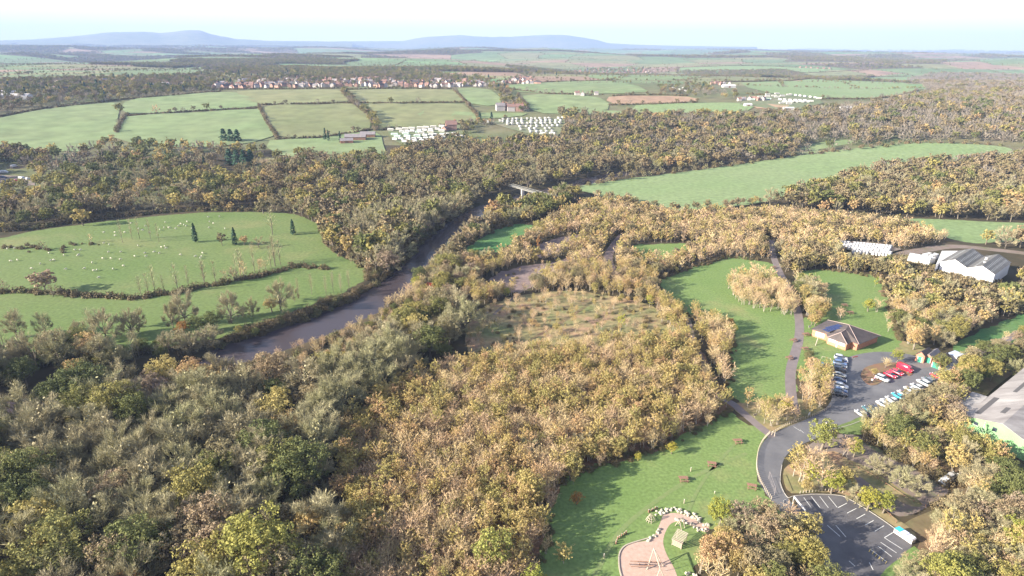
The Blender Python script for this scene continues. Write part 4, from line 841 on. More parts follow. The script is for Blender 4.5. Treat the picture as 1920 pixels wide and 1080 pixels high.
solo('gold', 1625, 958, 6.5, 'yellow green tree left of the pair by the marked car park', M_lemon, 1)
solo('gold', 1655, 962, 6, 'yellow green tree right of the pair by the marked car park', M_lemon, 1.05)
solo('bare', 1602, 945, 6, 'bare reddish tree beside the red notice', None, .9)
for i, (x, y, h) in enumerate([(1640, 886, 6), (1660, 890, 5), (1689, 915, 7), (1718, 926, 6.5)]):
    solo('bare', x, y, h, '%s bare silvery tree on the strip between the parking bays' % ('first', 'second', 'third', 'fourth')[i], None, 1.05)
solo('gold', 1346, 990, 8, 'tall lemon yellow tree beside the boulder path', M_lemon, .95)
solo('gold', 1081, 946, 3.4, 'round orange brown bush on the picnic lawn', M_rust, 1.25)
solo('gold', 1196, 864, 2.6, 'small bright yellow sapling on the picnic lawn', M_lemon, 1.15)
solo('gold', 1259, 851, 3.6, 'yellow sapling where the picnic lawn meets the wood', M_lemon, 1.1)
solo('birch', 1057, 1056, 5, 'olive twiggy bush in the lower left of the picnic lawn', None, 1.7)
solo('gold', 1070, 900, 8, 'pale golden tree at the corner of the picnic lawn', None, 1.05)
solo('gold', 990, 950, 10, 'golden tree at the right edge of the plantation', M_gold, 1.0)
solo('gold', 925, 1075, 11, 'big yellow green tree at the bottom of the plantation', M_lime, .95)
solo('gold', 1000, 1120, 7, 'yellow green tree in the bottom corner of the plantation', M_lemon, 1)
solo('leafy', 490, 1112, 18, 'huge round yellow green tree at the bottom of the riverside wood', M_lime, 1.05)
solo('leafy', 595, 1135, 13, 'green ivy clad tree right of the huge round tree', M_green, 1)
solo('brown', 400, 1030, 14, 'dense round ochre brown oak left of the huge round tree', M_brown, 1.05, 'oak_tree')
solo('brown', 225, 975, 12, 'rusty brown oak in the lower left woods', M_brown, 1.1, 'oak_tree')
solo('gold', 252, 1150, 10, 'bright orange tree at the bottom edge of the riverside wood', M_rust, 1)
solo('leafy', 130, 1090, 15, 'broad olive oak at the lower left', M_green, 1.2, 'oak_tree')
solo('bare', 495, 900, 16, 'large pale grey bare ash in the middle of the riverside wood', None, 1.1, 'ash_tree')
solo('bare', 350, 850, 16, 'wide bare ash with pale fanned branches in the riverside wood', None, 1.15, 'ash_tree')
solo('bare', 105, 905, 14, 'bare grey ash near the left edge with pale twigs', None, 1.2, 'ash_tree')
solo('leafy', 1765, 1125, 10, 'large bright yellow green tree at the bottom right', M_lime, 1.1)
solo('leafy', 1905, 1040, 9, 'yellow green tree on the right edge', M_lemon, 1.0)
solo('bare', 1825, 975, 9, 'grey bare tree above the yellow green tree at the bottom right', None, 1.2)
solo('leafy', 1834, 712, 5.2, 'dense dark green laurel beside the garages', M_ivy, 1.35)
solo('leafy', 225, 214, 14, 'dark round oak on the hedge between the broad pastures', None, 1.1, 'oak_tree')
solo('bare', 293, 212, 13, 'bare brown oak on the hedge between the broad pastures', M_twigp, 1, 'oak_tree')
solo('leafy', 388, 207, 10, 'small round oak on the hedge between the far pastures', None, 1.2, 'oak_tree')
solo('leafy', 733, 196, 11, 'lone oak on the hedge of the pale strip pasture', None, .9, 'oak_tree')
for x, y in [(432, 309), (445, 311), (458, 311), (471, 310)]: solo('conifer', x, y, 14, 'dark green yew in the big evergreen clump', None, 1.5, 'yew_tree')
for x, y in [(420, 264), (433, 265), (446, 265)]: solo('conifer', x, y, 12, 'dark conifer in the clump below the far pasture', None, 1.6)
solo('gold', 446, 290, 13, 'golden tree behind the evergreen clump', None, 1)
for x, y, h in [(610, 262, 12), (616, 264, 11), (638, 268, 12), (358, 318, 10), (384, 316, 11), (312, 300, 9)]: solo('conifer', x, y, h, 'narrow conifer in the parkland beyond the pasture', None, .6)
# ---------------------------------------------------------------- buildings
def W3(px, py, z):
    d = RN @ np.array([(px - 960) / FPX, (540 - py) / FPX, -1.0]); t = (z - CH) / d[2]; return Vector((d[0] * t, d[1] * t, z))
M_brick = mat('red_brick', (.40, .17, .11), .9, col2=(.48, .23, .16), scale=.8, detail=8)
M_roofb = mat('brown_tiles', (.062, .052, .052), .85, col2=(.092, .076, .074), scale=.5, detail=8, bump=.3, bscale=4)
M_white = mat('white_render', (.56, .55, .54), .8, col2=(.48, .47, .46), scale=.3, detail=6)
M_clad = mat('white_cladding', (.72, .72, .74), .6, col2=(.62, .62, .65), scale=.25, detail=6, stretch=(1, 1, .2))
M_fibre = mat('grey_fibre_roof', (.095, .095, .09), .85, col2=(.14, .135, .13), scale=.2, detail=8, stretch=(1, .2, 1, .6))
M_fibre2 = mat('weathered_asbestos_roof', (0, 0, 0), .9, cols=[(.3, (.14, .125, .12)), (.5, (.25, .23, .22)), (.7, (.38, .36, .34))], scale=.16, detail=10, stretch=(.35, 1.5, 1, .75))
M_greenw = mat('pale_green_cladding', (.17, .33, .15), .7, col2=(.21, .36, .18), scale=.3, detail=6)
M_gdoor = mat('green_door_paint', (.04, .26, .18), .6)
M_glass = mat('window_glass', (.035, .045, .06), .12, spec=.6)
M_trim = mat('pale_trim', (.66, .62, .58), .7)
M_panel = mat('solar_panel', (.02, .035, .11), .22, spec=.6)
M_sky = mat('rooflight_plastic', (.30, .31, .31), .5)
M_cream = mat('cream_render', (.40, .36, .34), .85, col2=(.46, .42, .40), scale=.3)
M_fbrick = mat('old_brick', (.28, .17, .135), .9, col2=(.34, .22, .18), scale=.5)
M_redroof = mat('red_roof_tiles', (.22, .125, .10), .85, col2=(.17, .11, .10), scale=.3)
M_slate = mat('slate_roof', (.17, .16, .17), .8, col2=(.24, .21, .21), scale=.3)
M_timber = mat('grey_timber', (.33, .28, .22), .85, col2=(.43, .37, .30), scale=3, stretch=(1, 1, 6))
M_dtim = mat('brown_timber', (.20, .11, .075), .85, col2=(.27, .16, .11), scale=3)
M_steel = mat('galvanised_steel', (.50, .51, .52), .5, .4)
def tri_face(mb, pts, th=.12, mi=0):
    """a thick plate from a planar outline"""
    pts = [Vector(p) for p in pts]; n = (pts[1] - pts[0]).cross(pts[2] - pts[0]).normalized()
    if n.z < 0: pts = pts[::-1]; n = -n
    k = len(pts); mb.add([p for p in pts] + [p - n * th for p in pts], [tuple(range(k)), tuple(range(2 * k - 1, k - 1, -1))] + [(i, i + k, (i + 1) % k + k, (i + 1) % k) for i in range(k)], mi)
# visitor building
def visitor_building():
    c = W3(1583, 626, 0); t = thing('visitor_building', 'low brick visitor building with brown hipped roofs and solar panels', 'building', c)
    def P(x, y, z): return W3(x, y, z) - c
    A, B, E, F = P(1520, 617, 2.7), P(1552, 600, 2.7), P(1652, 629.5, 2.7), P(1611, 645.8, 2.7)
    Pk = P(1591.5, 608.8, 6.6); V1 = P(1586, 617.5, 5.9); V2 = P(1597, 641.5, 2.75); Qr = P(1576.5, 623.3, 5.5); H = P(1588.5, 646, 2.7); G = P(1551.5, 632.5, 2.7); S = P(1549, 626, 2.7)
    m = MB()
    for f in ([A, S, V1], [A, V1, Pk], [A, Pk, B], [B, Pk, E], [S, G, Qr], [S, Qr, V1], [G, H, Qr], [Qr, H, V2], [Qr, V2, V1], [V1, V2, F], [V1, F, Pk], [Pk, F, E]): tri_face(m, f, .15)
    rf = m.build('roof', M_roofb, t)
    hb = MB()
    for a, b in ((Pk, F), (Pk, E), (Qr, H), (Qr, G), (Pk, B), (V1, Qr)): hb.bar(a + Vector((0, 0, .02)), b + Vector((0, 0, .02)), .12, n=5)
    hb.build('ridge_tiles', mat('ridge_tile', (.34, .26, .24), .8), rf)
    cen = (A + B + E + F + G) / 5; ring = [cen.lerp(p, .93) for p in (A, S, G, H, V2, F, E, B)]
    w = MB(); n = len(ring); w.add([(p.x, p.y, -.2) for p in ring] + [(p.x, p.y, 2.62) for p in ring], [(i, (i + 1) % n, n + (i + 1) % n, n + i) for i in range(n)]); w.build('wall', M_brick, t)
    def wallpanel(nm, a, b, f0, f1, z0, z1, mt, out=.06):
        d = (b - a).normalized(); nn = Vector((d.y, -d.x, 0)); nn = nn if nn.y < 0 else -nn; p, q = a.lerp(b, f0), a.lerp(b, f1)
        MB().add([(p.x, p.y, z0), (q.x, q.y, z0), (q.x, q.y, z1), (p.x, p.y, z1), (p.x + nn.x * out, p.y + nn.y * out, z0), (q.x + nn.x * out, q.y + nn.y * out, z0), (q.x + nn.x * out, q.y + nn.y * out, z1), (p.x + nn.x * out, p.y + nn.y * out, z1)],
                 [(4, 5, 6, 7), (0, 4, 7, 3), (5, 1, 2, 6), (3, 7, 6, 2), (0, 1, 5, 4)]).build(nm, mt, t)
    wallpanel('window', ring[2], ring[3], .04, .42, 1.3, 2.4, mat('blue_glazing', (.30, .38, .48), .3)); wallpanel('window', ring[2], ring[3], .60, .92, 1.3, 2.4, MATS['blue_glazing']); wallpanel('door', ring[2], ring[3], .47, .54, 0, 2.2, M_trim)
    wallpanel('window', ring[0], ring[1], .25, .85, .6, 2.3, M_white)
    # solar array on the western slope
    n_ = (V1 - A).cross(Pk - A).normalized(); n_ = n_ if n_.z > 0 else -n_
    def onp(x, y):
        d = Vector(RN @ np.array([(x - 960) / FPX, (540 - y) / FPX, -1.0])); o = Vector((0, 0, CH)) - c; return o + d * ((A - o).dot(n_) / d.dot(n_)) + n_ * .12
    a0, a1, b0, b1 = onp(1537.5, 616.5), onp(1552.5, 623.2), onp(1571.5, 608.0), onp(1585, 613.2)
    for i in range(8):
        for j in range(4):
            if (i, j) in ((7, 3), (6, 3), (0, 0), (1, 0)): continue
            def q(u, v): return a0.lerp(b0, u).lerp(a1.lerp(b1, u), v)
            u0, u1, v0, v1 = (i + .08) / 8, (i + .9) / 8, (j + .06) / 4, (j + .9) / 4; pp = MB(); tri_face(pp, [q(u0, v0), q(u1, v0), q(u1, v1), q(u0, v1)], .04); pp.build('solar_panel', M_panel, rf)
visitor_building()
def gabled(name, label, cat, P0, P1, P3, ze, zr, n, wallm, roofm, over=.3, group=None, base=0.0, roofname='roof'):
    """building of n parallel gables: P0 front left, P1 front right, P3 back left (x,y)"""
    P0, P1, P3 = Vector((P0[0], P0[1], 0)), Vector((P1[0], P1[1], 0)), Vector((P3[0], P3[1], 0)); ex = P1 - P0; ey = P3 - P0
    t = thing(name, label, cat, (P0.x, P0.y, base), 0, group); t['w'] = 0; del t['w']
    def at(u, v, z): p = ex * u + ey * v; return Vector((p.x, p.y, z))
    prof = [(0, ze)]
    for i in range(n): prof += [((i + .5) / n, zr), ((i + 1) / n, ze)]
    w = MB(); k = len(prof)
    for v in (0, 1): w.add([at(0, v, -.3)] + [at(u, v, z) for u, z in prof] + [at(1, v, -.3)], [tuple(range(k + 2)) if v else tuple(range(k + 1, -1, -1))])
    for u in (0, 1): w.add([at(u, 0, -.3), at(u, 1, -.3), at(u, 1, ze), at(u, 0, ze)], [(0, 1, 2, 3)])
    w.build('wall', wallm, t); r = MB(); Ly = ey.length; Lx = ex.length; ov = over / Ly; ox = over / Lx
    for i in range(2 * n):
        (u0, z0), (u1, z1) = prof[i], prof[i + 1]
        if i == 0: u0 -= ox; z0 -= ox * (z1 - prof[0][1]) / (u1 - prof[0][0])
        if i == 2 * n - 1: sl = (z1 - z0) / (u1 - u0); u1 += ox; z1 += ox * sl
        tri_face(r, [at(u0, -ov, z0 + .14), at(u1, -ov, z1 + .14), at(u1, 1 + ov, z1 + .14), at(u0, 1 + ov, z0 + .14)], .12)
    rf = r.build(roofname, roofm, t); return t, rf, at, prof
# white factory with a double pitched roof
e0, e1, b0 = W3(1764.3, 490.3, 6), W3(1865, 514.3, 6), W3(1797.8, 470.5, 6)
t, rf, at, prof = gabled('white_factory', 'large white clad factory with a grey double pitched roof', 'factory', e0, e1, b0, 6, 8.6, 2, M_clad, M_fibre)
for i in range(4):
    (u0, z0), (u1, z1) = prof[i], prof[i + 1]
    for f0 in ((.25, .62) if i % 2 else (.4,)):
        m = MB()
        for j in range(13):
            v0 = .04 + j * .073; a, b = u0 + (u1 - u0) * f0, u0 + (u1 - u0) * (f0 + .2); za, zb = z0 + (z1 - z0) * f0 + .17, z0 + (z1 - z0) * (f0 + .2) + .17
            tri_face(m, [at(a, v0, za), at(b, v0, zb), at(b, v0 + .018, zb), at(a, v0 + .018, za)], .02)
        m.build('rooflight_row', M_sky, rf)
for u, v in ((.66, .55), (.72, .25)):
    p = at(u, v, 8.0); MB().box(p.x - .4, p.x + .4, p.y - .4, p.y + .4, 7.4, 8.9).build('roof_vent', M_white, rf)
q0, q1, q2, q3 = W3(1755, 497, 5), W3(1764, 491, 5), W3(1797, 471, 5), W3(1766, 471, 5)
t = thing('factory_annex', 'flat roofed white annex on the left of the white factory', 'building', (q0.x, q0.y, 0)); pts = [(q.x - q0.x, q.y - q0.y) for q in (q0, q1, q2, q3)]
MB().slab(pts, -.2, 4.9).build('wall', M_clad, t); cc = Vector((sum(p[0] for p in pts) / 4, sum(p[1] for p in pts) / 4, 0)); MB().slab([(cc.x + (x - cc.x) * 1.04, cc.y + (y - cc.y) * 1.04) for x, y in pts], 4.903, 5.1).build('roof', M_white, t)
def barrelled(name, label, px, py, L, Wd, h, m, rz, cat='tank'):
    c = W(px, py); t = thing(name, label, cat, (c[0], c[1], 0), rz); b = MB(); prof_ = [(Wd / 2 * math.cos(a), h * math.sin(a)) for a in np.linspace(0, math.pi, 9)]
    b.prism(prof_, -L / 2, L / 2); b.build('cover', m, t, smooth=False); f = MB()
    for y in np.linspace(-L / 2 - .05, L / 2 + .05, 5): f.prism([(x * 1.02, z * 1.02) for x, z in prof_], y - .08, y + .08)
    f.build('hoops', M_steel, t); return t
barrelled('storage_tent', 'rounded white storage tent left of the white factory', 1722, 494, 9, 9, 4.6, M_white, .9, 'tent')
for i, (x, y) in enumerate([(1741, 493), (1748, 486), (1738, 485)]): 
    c = W(x, y); t = thing('white_container', '%s white container between the tent and the factory' % ('front', 'right', 'back')[i], 'container', (c[0], c[1], 0), .5); MB().box(-3, 3, -1.25, 1.25, .1, 2.7).build('body', M_white, t); MB().box(3.003, 3.06, -1.1, 1.1, .25, 2.6).build('door', M_steel, t)
# green warehouse
g0, gr, g3 = W3(1811.7, 780, 4.6), W3(1881, 795, 7.2), W3(1920, 692, 4.6); g1 = Vector((g0.x + 2 * (gr.x - g0.x), g0.y + 2 * (gr.y - g0.y), 0))
gd = (Vector((g3.x, g3.y, 0)) - Vector((g0.x, g0.y, 0)))
t, rf, at, prof = gabled('green_warehouse', 'pale green warehouse with a weathered grey sheet roof', 'warehouse', g0, g1, (g0.x + gd.x * 1.25, g0.y + gd.y * 1.25), 4.6, 7.2, 1, M_greenw, M_fibre2)
ex = (at(1, 0, 0) - at(0, 0, 0)); exn = ex.normalized(); nn = Vector((exn.y, -exn.x, 0)); nn = nn if nn.y < 0 else -nn
def facade(t, at, u0, u1, z0, z1, m, nm, out=.07):
    a, b = at(u0, 0, 0) + nn * out, at(u1, 0, 0) + nn * out
    MB().add([(a.x, a.y, z0), (b.x, b.y, z0), (b.x, b.y, z1), (a.x, a.y, z1), (a.x - nn.x * out, a.y - nn.y * out, z0), (b.x - nn.x * out, b.y - nn.y * out, z0), (b.x - nn.x * out, b.y - nn.y * out, z1), (a.x - nn.x * out, a.y - nn.y * out, z1)], [(0, 1, 2, 3), (3, 2, 6, 7), (0, 3, 7, 4), (1, 5, 6, 2)]).build(nm, m, t)
facade(t, at, .13, .19, 3.4, 4.3, M_glass, 'window'); facade(t, at, .39, .45, 4.1, 5.2, M_glass, 'window'); facade(t, at, .27, .275, 0, 5.4, M_white, 'downpipe'); facade(t, at, .115, .205, 3.3, 3.38, M_white, 'sill', .12)
for (u0, u1, v0, v1) in ((.06, .14, .05, .3), (.2, .26, .42, .6), (.33, .40, .12, .2)):
    def zr_(u): return 4.6 + (7.2 - 4.6) * u * 2 + .17
    pa = MB(); tri_face(pa, [at(u0, v0, zr_(u0)), at(u1, v0, zr_(u1)), at(u1, v1, zr_(u1)), at(u0, v1, zr_(u0))], .02); pa.build('repair_sheet', mat('dark_repair_sheet', (.085, .08, .08), .8), rf)
l0, l1, l2, l3 = W3(1781.7, 765, 4.2), W3(1811, 779.6, 4.55), W3(1852, 743.5, 4.55), W3(1823, 734, 4.2)
t = thing('warehouse_extension', 'lower sheet roofed extension left of the green warehouse', 'building', (l0.x, l0.y, 0)); L_ = [p - Vector((l0.x, l0.y, 0)) for p in (l0, l1, l2, l3)]
cc = sum(L_, Vector()) / 4; MB().slab([(cc.x + (p.x - cc.x) * .96, cc.y + (p.y - cc.y) * .96) for p in L_], -.2, 4.05).build('wall', M_greenw, t); r = MB(); tri_face(r, L_, .12); rf = r.build('roof', M_fibre2, t)
r = MB(); dv = L_[0].lerp(L_[1], .5); r.bar(L_[0] + Vector((0, 0, .05)), L_[1] + Vector((0, 0, .05)), .16, n=4); r.build('fascia', M_white, t)
# brick garages
def garage(a, b, back, ze, zr, label, roofm=M_roofb, dk=(.22, .78), dd=(0, 2.1), wm=M_brick):
    a, b, bk = W3(*a, ze), W3(*b, ze), W3(*back, ze)
    t, rf, at, prof = gabled('brick_garage', label, 'garage', a, b, bk, ze, zr, 1, wm, roofm, .2); global nn
    d = (at(1, 0, 0) - at(0, 0, 0)).normalized(); nn = Vector((d.y, -d.x, 0)); nn = nn if nn.y < 0 else -nn
    facade(t, at, dk[0], dk[1], dd[0], dd[1], M_gdoor, 'garage_door'); facade(t, at, dk[0] - .07, dk[0] - .005, 0, dd[1], M_white, 'door_frame', .09); facade(t, at, dk[1] + .005, dk[1] + .07, 0, dd[1], M_white, 'door_frame', .09)
garage((1718.3, 663.6), (1734.4, 667.9), (1732, 656), 2.7, 4.0, 'left brick garage with a brown gable roof and green door', dk=(.3, .7))
garage((1735, 667), (1747.5, 670.5), (1750, 656), 2.3, 3.2, 'middle garage with a dark roof and a wide green door', M_slate, (.12, .88))
garage((1748.3, 675.6), (1765.8, 681.6), (1766, 664.5), 2.4, 3.6, 'right brick garage with a brown gable roof and green door', dk=(.12, .8))
s = [W3(1775, 662.8, 2.4), W3(1795, 669, 2.4), W3(1808, 664.4, 2.4), W3(1790.5, 656.8, 2.4)]
t = thing('flat_roofed_shed', 'shed with a pale blue grey flat roof behind the garages', 'shed', (s[0].x, s[0].y, 0)); pts = [(p.x - s[0].x, p.y - s[0].y) for p in s]; cc = Vector((sum(p[0] for p in pts) / 4, sum(p[1] for p in pts) / 4, 0))
MB().slab([(cc.x + (x - cc.x) * .93, cc.y + (y - cc.y) * .93) for x, y in pts], -.1, 2.3).build('wall', M_trim, t); MB().slab(pts, 2.303, 2.45).build('roof', mat('pale_blue_felt', (.42, .47, .55), .6), t)
# concrete apron beside the garages
road('concrete_apron', [(1762, 690), (1768, 676), (1790, 668), (1822, 662), (1800, 678), (1780, 696)], mat('concrete', (.34, .34, .33), .9, col2=(.42, .42, .40), scale=.4, detail=7), .03, 'pale concrete apron by the garages', 2)

# ---- houses of the village, all one kind with its own walls and roof
def house_meshes(w, d, h, rh, wm, rm, hip=False):
    k = MB().box(-w / 2, w / 2, -d / 2, d / 2, -1.5, h); k.add([(-w / 2, -d / 2, h), (-w / 2, d / 2, h), (-w / 2, 0, h + rh)], [(0, 1, 2)]).add([(w / 2, -d / 2, h), (w / 2, d / 2, h), (w / 2, 0, h + rh)], [(2, 1, 0)])
    r = MB(); o = .35; i_ = w * .22 if hip else 0
    for s_ in (-1, 1): tri_face(r, [Vector((-w / 2 - o, s_ * (d / 2 + o), h - .1)), Vector((w / 2 + o, s_ * (d / 2 + o), h - .1)), Vector((w / 2 + o - i_, 0, h + rh + .15)), Vector((-w / 2 - o + i_, 0, h + rh + .15))], .15)
    c = MB().box(w * .3, w * .3 + .9, -.45, .45, h + rh * .5, h + rh + 1.1)
    v = MB()
    for x in (-w * .3, w * .08, w * .3):
        for z in (.9, 3.4):
            if z + 1.3 < h: v.box(x - .55, x + .55, -d / 2 - .05, -d / 2 + .02, z, z + 1.2).box(x - .55, x + .55, d / 2 - .02, d / 2 + .05, z, z + 1.2)
    return k.mesh('wall', wm), r.mesh('roof', rm), c.mesh('chimney', M_brick), v.mesh('windows', M_glass)
HK = {'white': ('white rendered house with a grey slate roof', house_meshes(9, 7, 5, 2.8, M_cream, M_slate)), 'red': ('red brick house with a red tiled roof', house_meshes(9, 7, 5, 3, M_fbrick, M_redroof)),
      'brown': ('brick house with a brown tiled roof', house_meshes(10, 7.5, 5, 3, M_fbrick, M_roofb)), 'pink': ('pale house with a red tiled roof', house_meshes(8.5, 7, 5, 3, M_cream, M_redroof)), 'terrace': ('long pale terraced house with a grey roof', house_meshes(17, 8, 5.5, 3, M_cream, M_slate))}
nh = 0; HOUSE_XY = []
def house(px, py, kd, rz, place, sc=1.0, group=None, label=None):
    global nh
    x, y = W(px, py); z = zz(x, y); lb = label or '%s in %s' % (HK[kd][0], place); k, r, c, v = HK[kd][1]
    t = thing('house', lb, 'house', (x, y, z), rz, None if label else lb); t.scale = (sc * .86,) * 3; linkobj('wall', k, t); ro = linkobj('roof', r, t); linkobj('chimney', c, ro); nh += 1; HOUSE_XY.append((x, y)); return t
rh_ = random.Random(5)
def house_row(x0, x1, y0, y1, step, place, kinds, sc=1.0, sky=.9):
    x = x0
    while x < x1:
        f = (x - x0) / (x1 - x0); house(x, y0 + (y1 - y0) * f + rh_.uniform(-1.6, 1.6), rh_.choice(kinds), rh_.choice((0, .7, 1.57, 1.2, -.6, 1.9)) + rh_.uniform(-.15, .15), place, sc * rh_.uniform(.85, 1.15)); x += step * rh_.uniform(.75, 1.3)
kv = ['white', 'brown', 'pink', 'brown', 'brown', 'red', 'white', 'terrace']
house_row(402, 640, 166, 162.5, 9, 'the front row of the village', kv); house_row(640, 820, 162, 163, 9, 'the front row of the village', kv); house_row(820, 925, 163.5, 162, 8, 'the front row of the village', ['white', 'pink', 'white'])
house_row(408, 650, 161, 158, 9, 'the second row of the village', kv); house_row(650, 910, 158, 159, 10, 'the second row of the village', kv)
house_row(450, 560, 155, 153, 11, 'the back row of the village', kv); house_row(535, 735, 152, 151, 8, 'the village terrace row', ['red', 'pink', 'red']); house_row(600, 700, 156.5, 156, 11, 'the third row of the village', ['red', 'terrace', 'white']); house_row(735, 900, 154, 156, 12, 'the back row of the village', kv)
house_row(944, 1012, 156, 157, 7, 'the lane hamlet', kv, .9); house_row(955, 1010, 152, 153, 7, 'the upper lane hamlet', kv, .9); house_row(965, 1000, 148, 148, 8, 'the top of the lane hamlet', kv, .9)
house_row(1038, 1235, 139, 137, 8, 'the front estate row', ['red', 'pink', 'red', 'brown']); house_row(1050, 1235, 135.5, 133.5, 9, 'the second estate row', ['red', 'pink', 'red']); house_row(1100, 1200, 132, 130.5, 10, 'the back estate row', ['red', 'pink'])
house_row(1335, 1370, 158, 160, 8, 'the farmstead beside the caravan field', ['white', 'brown', 'red'], .9); house_row(1386, 1440, 189, 187, 9, 'the caravan site hamlet', ['pink', 'white', 'red', 'white'], .8)
house_row(1500, 1560, 128, 129, 12, 'the far field hamlet', ['red', 'white'], 1); house_row(100, 380, 172, 160, 32, 'the wooded village edge', kv); house_row(60, 330, 160, 152, 45, 'the wooded village edge', kv)
house(938, 207, 'white', .2, '', 1.5, label='big white farmhouse with tall gables above the caravans'); house(958, 208, 'pink', .1, '', 1.35, label='pink brick farm building between the farmhouses'); house(974, 208, 'red', 0, '', 1.4, label='long red farmhouse at the right of the farmyard'); house(949, 205, 'red', 1.5, '', 1.2, label='red roofed barn behind the white farmhouse')
house(1082, 179, 'pink', .1, '', 1.0, label='white cottage with a red roof on the ridge between the fields'); house(1092, 180, 'white', 1.4, '', 1.0, label='white gabled cottage next to the red roofed cottage'); house(1118, 178, 'white', 0, '', .8, label='small white outbuilding right of the ridge cottages')
house(846, 244, 'red', .2, '', 1.6, label='red brick house at the right end of the caravan park'); house(835, 247, 'red', 1.2, '', .9, label='small red roofed building in front of the caravan park house')
def shed(name, label, px, py, L, D, h, rh, wm, rm, rz, cat='barn'):
    x, y = W(px, py); z = zz(x, y); t = thing(name, label, cat, (x, y, z), rz); k, r, c, v = house_meshes(L, D, h, rh, wm, rm); linkobj('wall', k, t); linkobj('roof', r, t)
    d = MB().box(-1.8, 1.8, -D / 2 - .06, -D / 2 - .01, 0, h * .8).build('door', M_dtim, t); HOUSE_XY.append((x, y))
shed('dark_barn', 'long dark roofed barn left of the caravan park', 667, 262, 22, 11, 3.6, 2.6, M_dtim, M_slate, .12); shed('dark_barn', 'second dark barn right behind the long one', 690, 257, 16, 10, 3.6, 2.4, M_dtim, M_slate, .12); shed('dark_barn', 'low barn nearest the lane of trees', 650, 268, 13, 9, 3, 2, M_brick, M_slate, .3)
shed('long_shed', 'long pale industrial shed at the yard side', 20, 184, 52, 14, 4, 2, M_white, mat('pale_sheet_roof', (.5, .47, .45), .7), .1, 'shed'); shed('long_shed', 'second long pale shed at the yard side', 8, 178, 40, 14, 4, 2, M_white, MATS['pale_sheet_roof'], .1, 'shed'); 
shed('white_barn', 'white roofed barn at the edge of the factory woods', 1589, 206, 20, 9, 3, 2, M_white, M_white, .05); shed('white_barn', 'long grey barn of the farmstead beside the caravan field', 1366, 164, 24, 10, 3.5, 2, M_white, MATS['pale_sheet_roof'], .1); shed('white_barn', 'white shed below the hillside caravan site', 1478, 206, 13, 7, 2.6, 1.2, M_white, M_white, .05); shed('white_barn', 'white shed at the left of the caravan site hamlet', 1402, 199, 10, 6, 2.6, 1.2, M_white, M_white, .1)
print('houses', nh)
# ---- footbridge
def footbridge():
    a, b = W3(956, 347.5, 5.2), W3(1042, 371.5, 5.2); L = (b - a).length; ang = math.atan2(b.y - a.y, b.x - a.x)
    t = thing('footbridge', 'white steel truss footbridge crossing the river', 'bridge', (a.x, a.y, 0), ang); MB().box(0, L, -1.3, 1.3, 4.95, 5.2).build('deck', mat('bridge_deck', (.30, .28, .23), .8), t)
    for s_ in (-1, 1):
        m = MB().bar((0, s_ * 1.45, 6.4), (L, s_ * 1.45, 6.4), .09, n=4).bar((0, s_ * 1.45, 5.0), (L, s_ * 1.45, 5.0), .09, n=4); k = int(L / 1.7)
        for i in range(k + 1): m.bar((i * L / k, s_ * 1.45, 5.0), (i * L / k, s_ * 1.45, 6.4), .05, n=4)
        for i in range(k): m.bar((i * L / k, s_ * 1.45, 5.0), ((i + 1) * L / k, s_ * 1.45, 6.4), .04, n=4)
        m.build('parapet', mat('dull_steel', (.30, .30, .28), .6), t)
    for f in (.3, .72): MB().box(f * L - .5, f * L + .5, -1.2, 1.2, -3.5, 4.95).build('pier', M_trim, t)
footbridge()
# ---------------------------------------------------------------- caravans
EXCL2 = []
def yard(name, px, m, label):
    p = WP(px); EXCL2.append(p); return sheet(name, p, m, .75 if name != 'scrap_yard_ground' else .3, 30, 'structure', label)
yard('caravan_park_ground', [(726, 244), (800, 237), (862, 236), (870, 246), (868, 260), (812, 270), (760, 274), (734, 262)], field_mat('caravan_grass', (.12, .15, .07), (.17, .17, .11), .02, None, 0, .2), 'grass and gravel under the barn side caravan park')
yard('caravan_park_ground', [(915, 229), (980, 223), (1058, 222), (1060, 240), (1046, 256), (1000, 254), (960, 244)], MATS['caravan_grass'], 'grass and gravel under the farmhouse caravan park')
yard('caravan_park_ground', [(1386, 196), (1400, 184), (1460, 177), (1530, 183), (1544, 194), (1500, 206), (1450, 206)], MATS['caravan_grass'], 'grass and gravel under the hillside caravan site')
yard('sandy_yard', [(1408, 198), (1440, 196), (1480, 198), (1470, 206), (1420, 204)], G_tan, 'sandy bare yard beside the hillside caravan site')
def van_mesh(L, Wd, H):
    p = [(-Wd / 2, .45), (-Wd / 2 + .05, H - .25), (-Wd / 2 + .3, H), (Wd / 2 - .3, H), (Wd / 2 - .05, H - .25), (Wd / 2, .45)]
    return MB().prism(p, -L / 2, L / 2)
cvb = van_mesh(7.2, 2.8, 2.9).mesh('caravan body', M_white); cvb2 = van_mesh(9.5, 3.0, 2.9).mesh('static caravan body', mat('cream_panel', (.50, .49, .45), .6)); cvb3 = van_mesh(10, 3.3, 3.0).mesh('green caravan body', mat('pale_green_panel', (.42, .52, .46), .6))
def van_win(L, Wd): 
    return MB().box(-Wd / 2 - .03, Wd / 2 + .03, -L * .36, L * .36, 1.4, 2.05)
cw1 = van_win(7.2, 2.8).mesh('caravan windows', M_glass); cw2 = van_win(10.5, 3.3).mesh('static caravan windows', M_glass)
M_tyre = mat('tyre_rubber', (.025, .025, .027), .8); cwh = MB()
for s_ in (-1, 1): cwh.bar((s_ * 1.1, .3, .35), (s_ * 1.35, .3, .35), .35, n=10)
cwh = cwh.mesh('caravan wheels', M_tyre)
rc = random.Random(11); ncv = 0
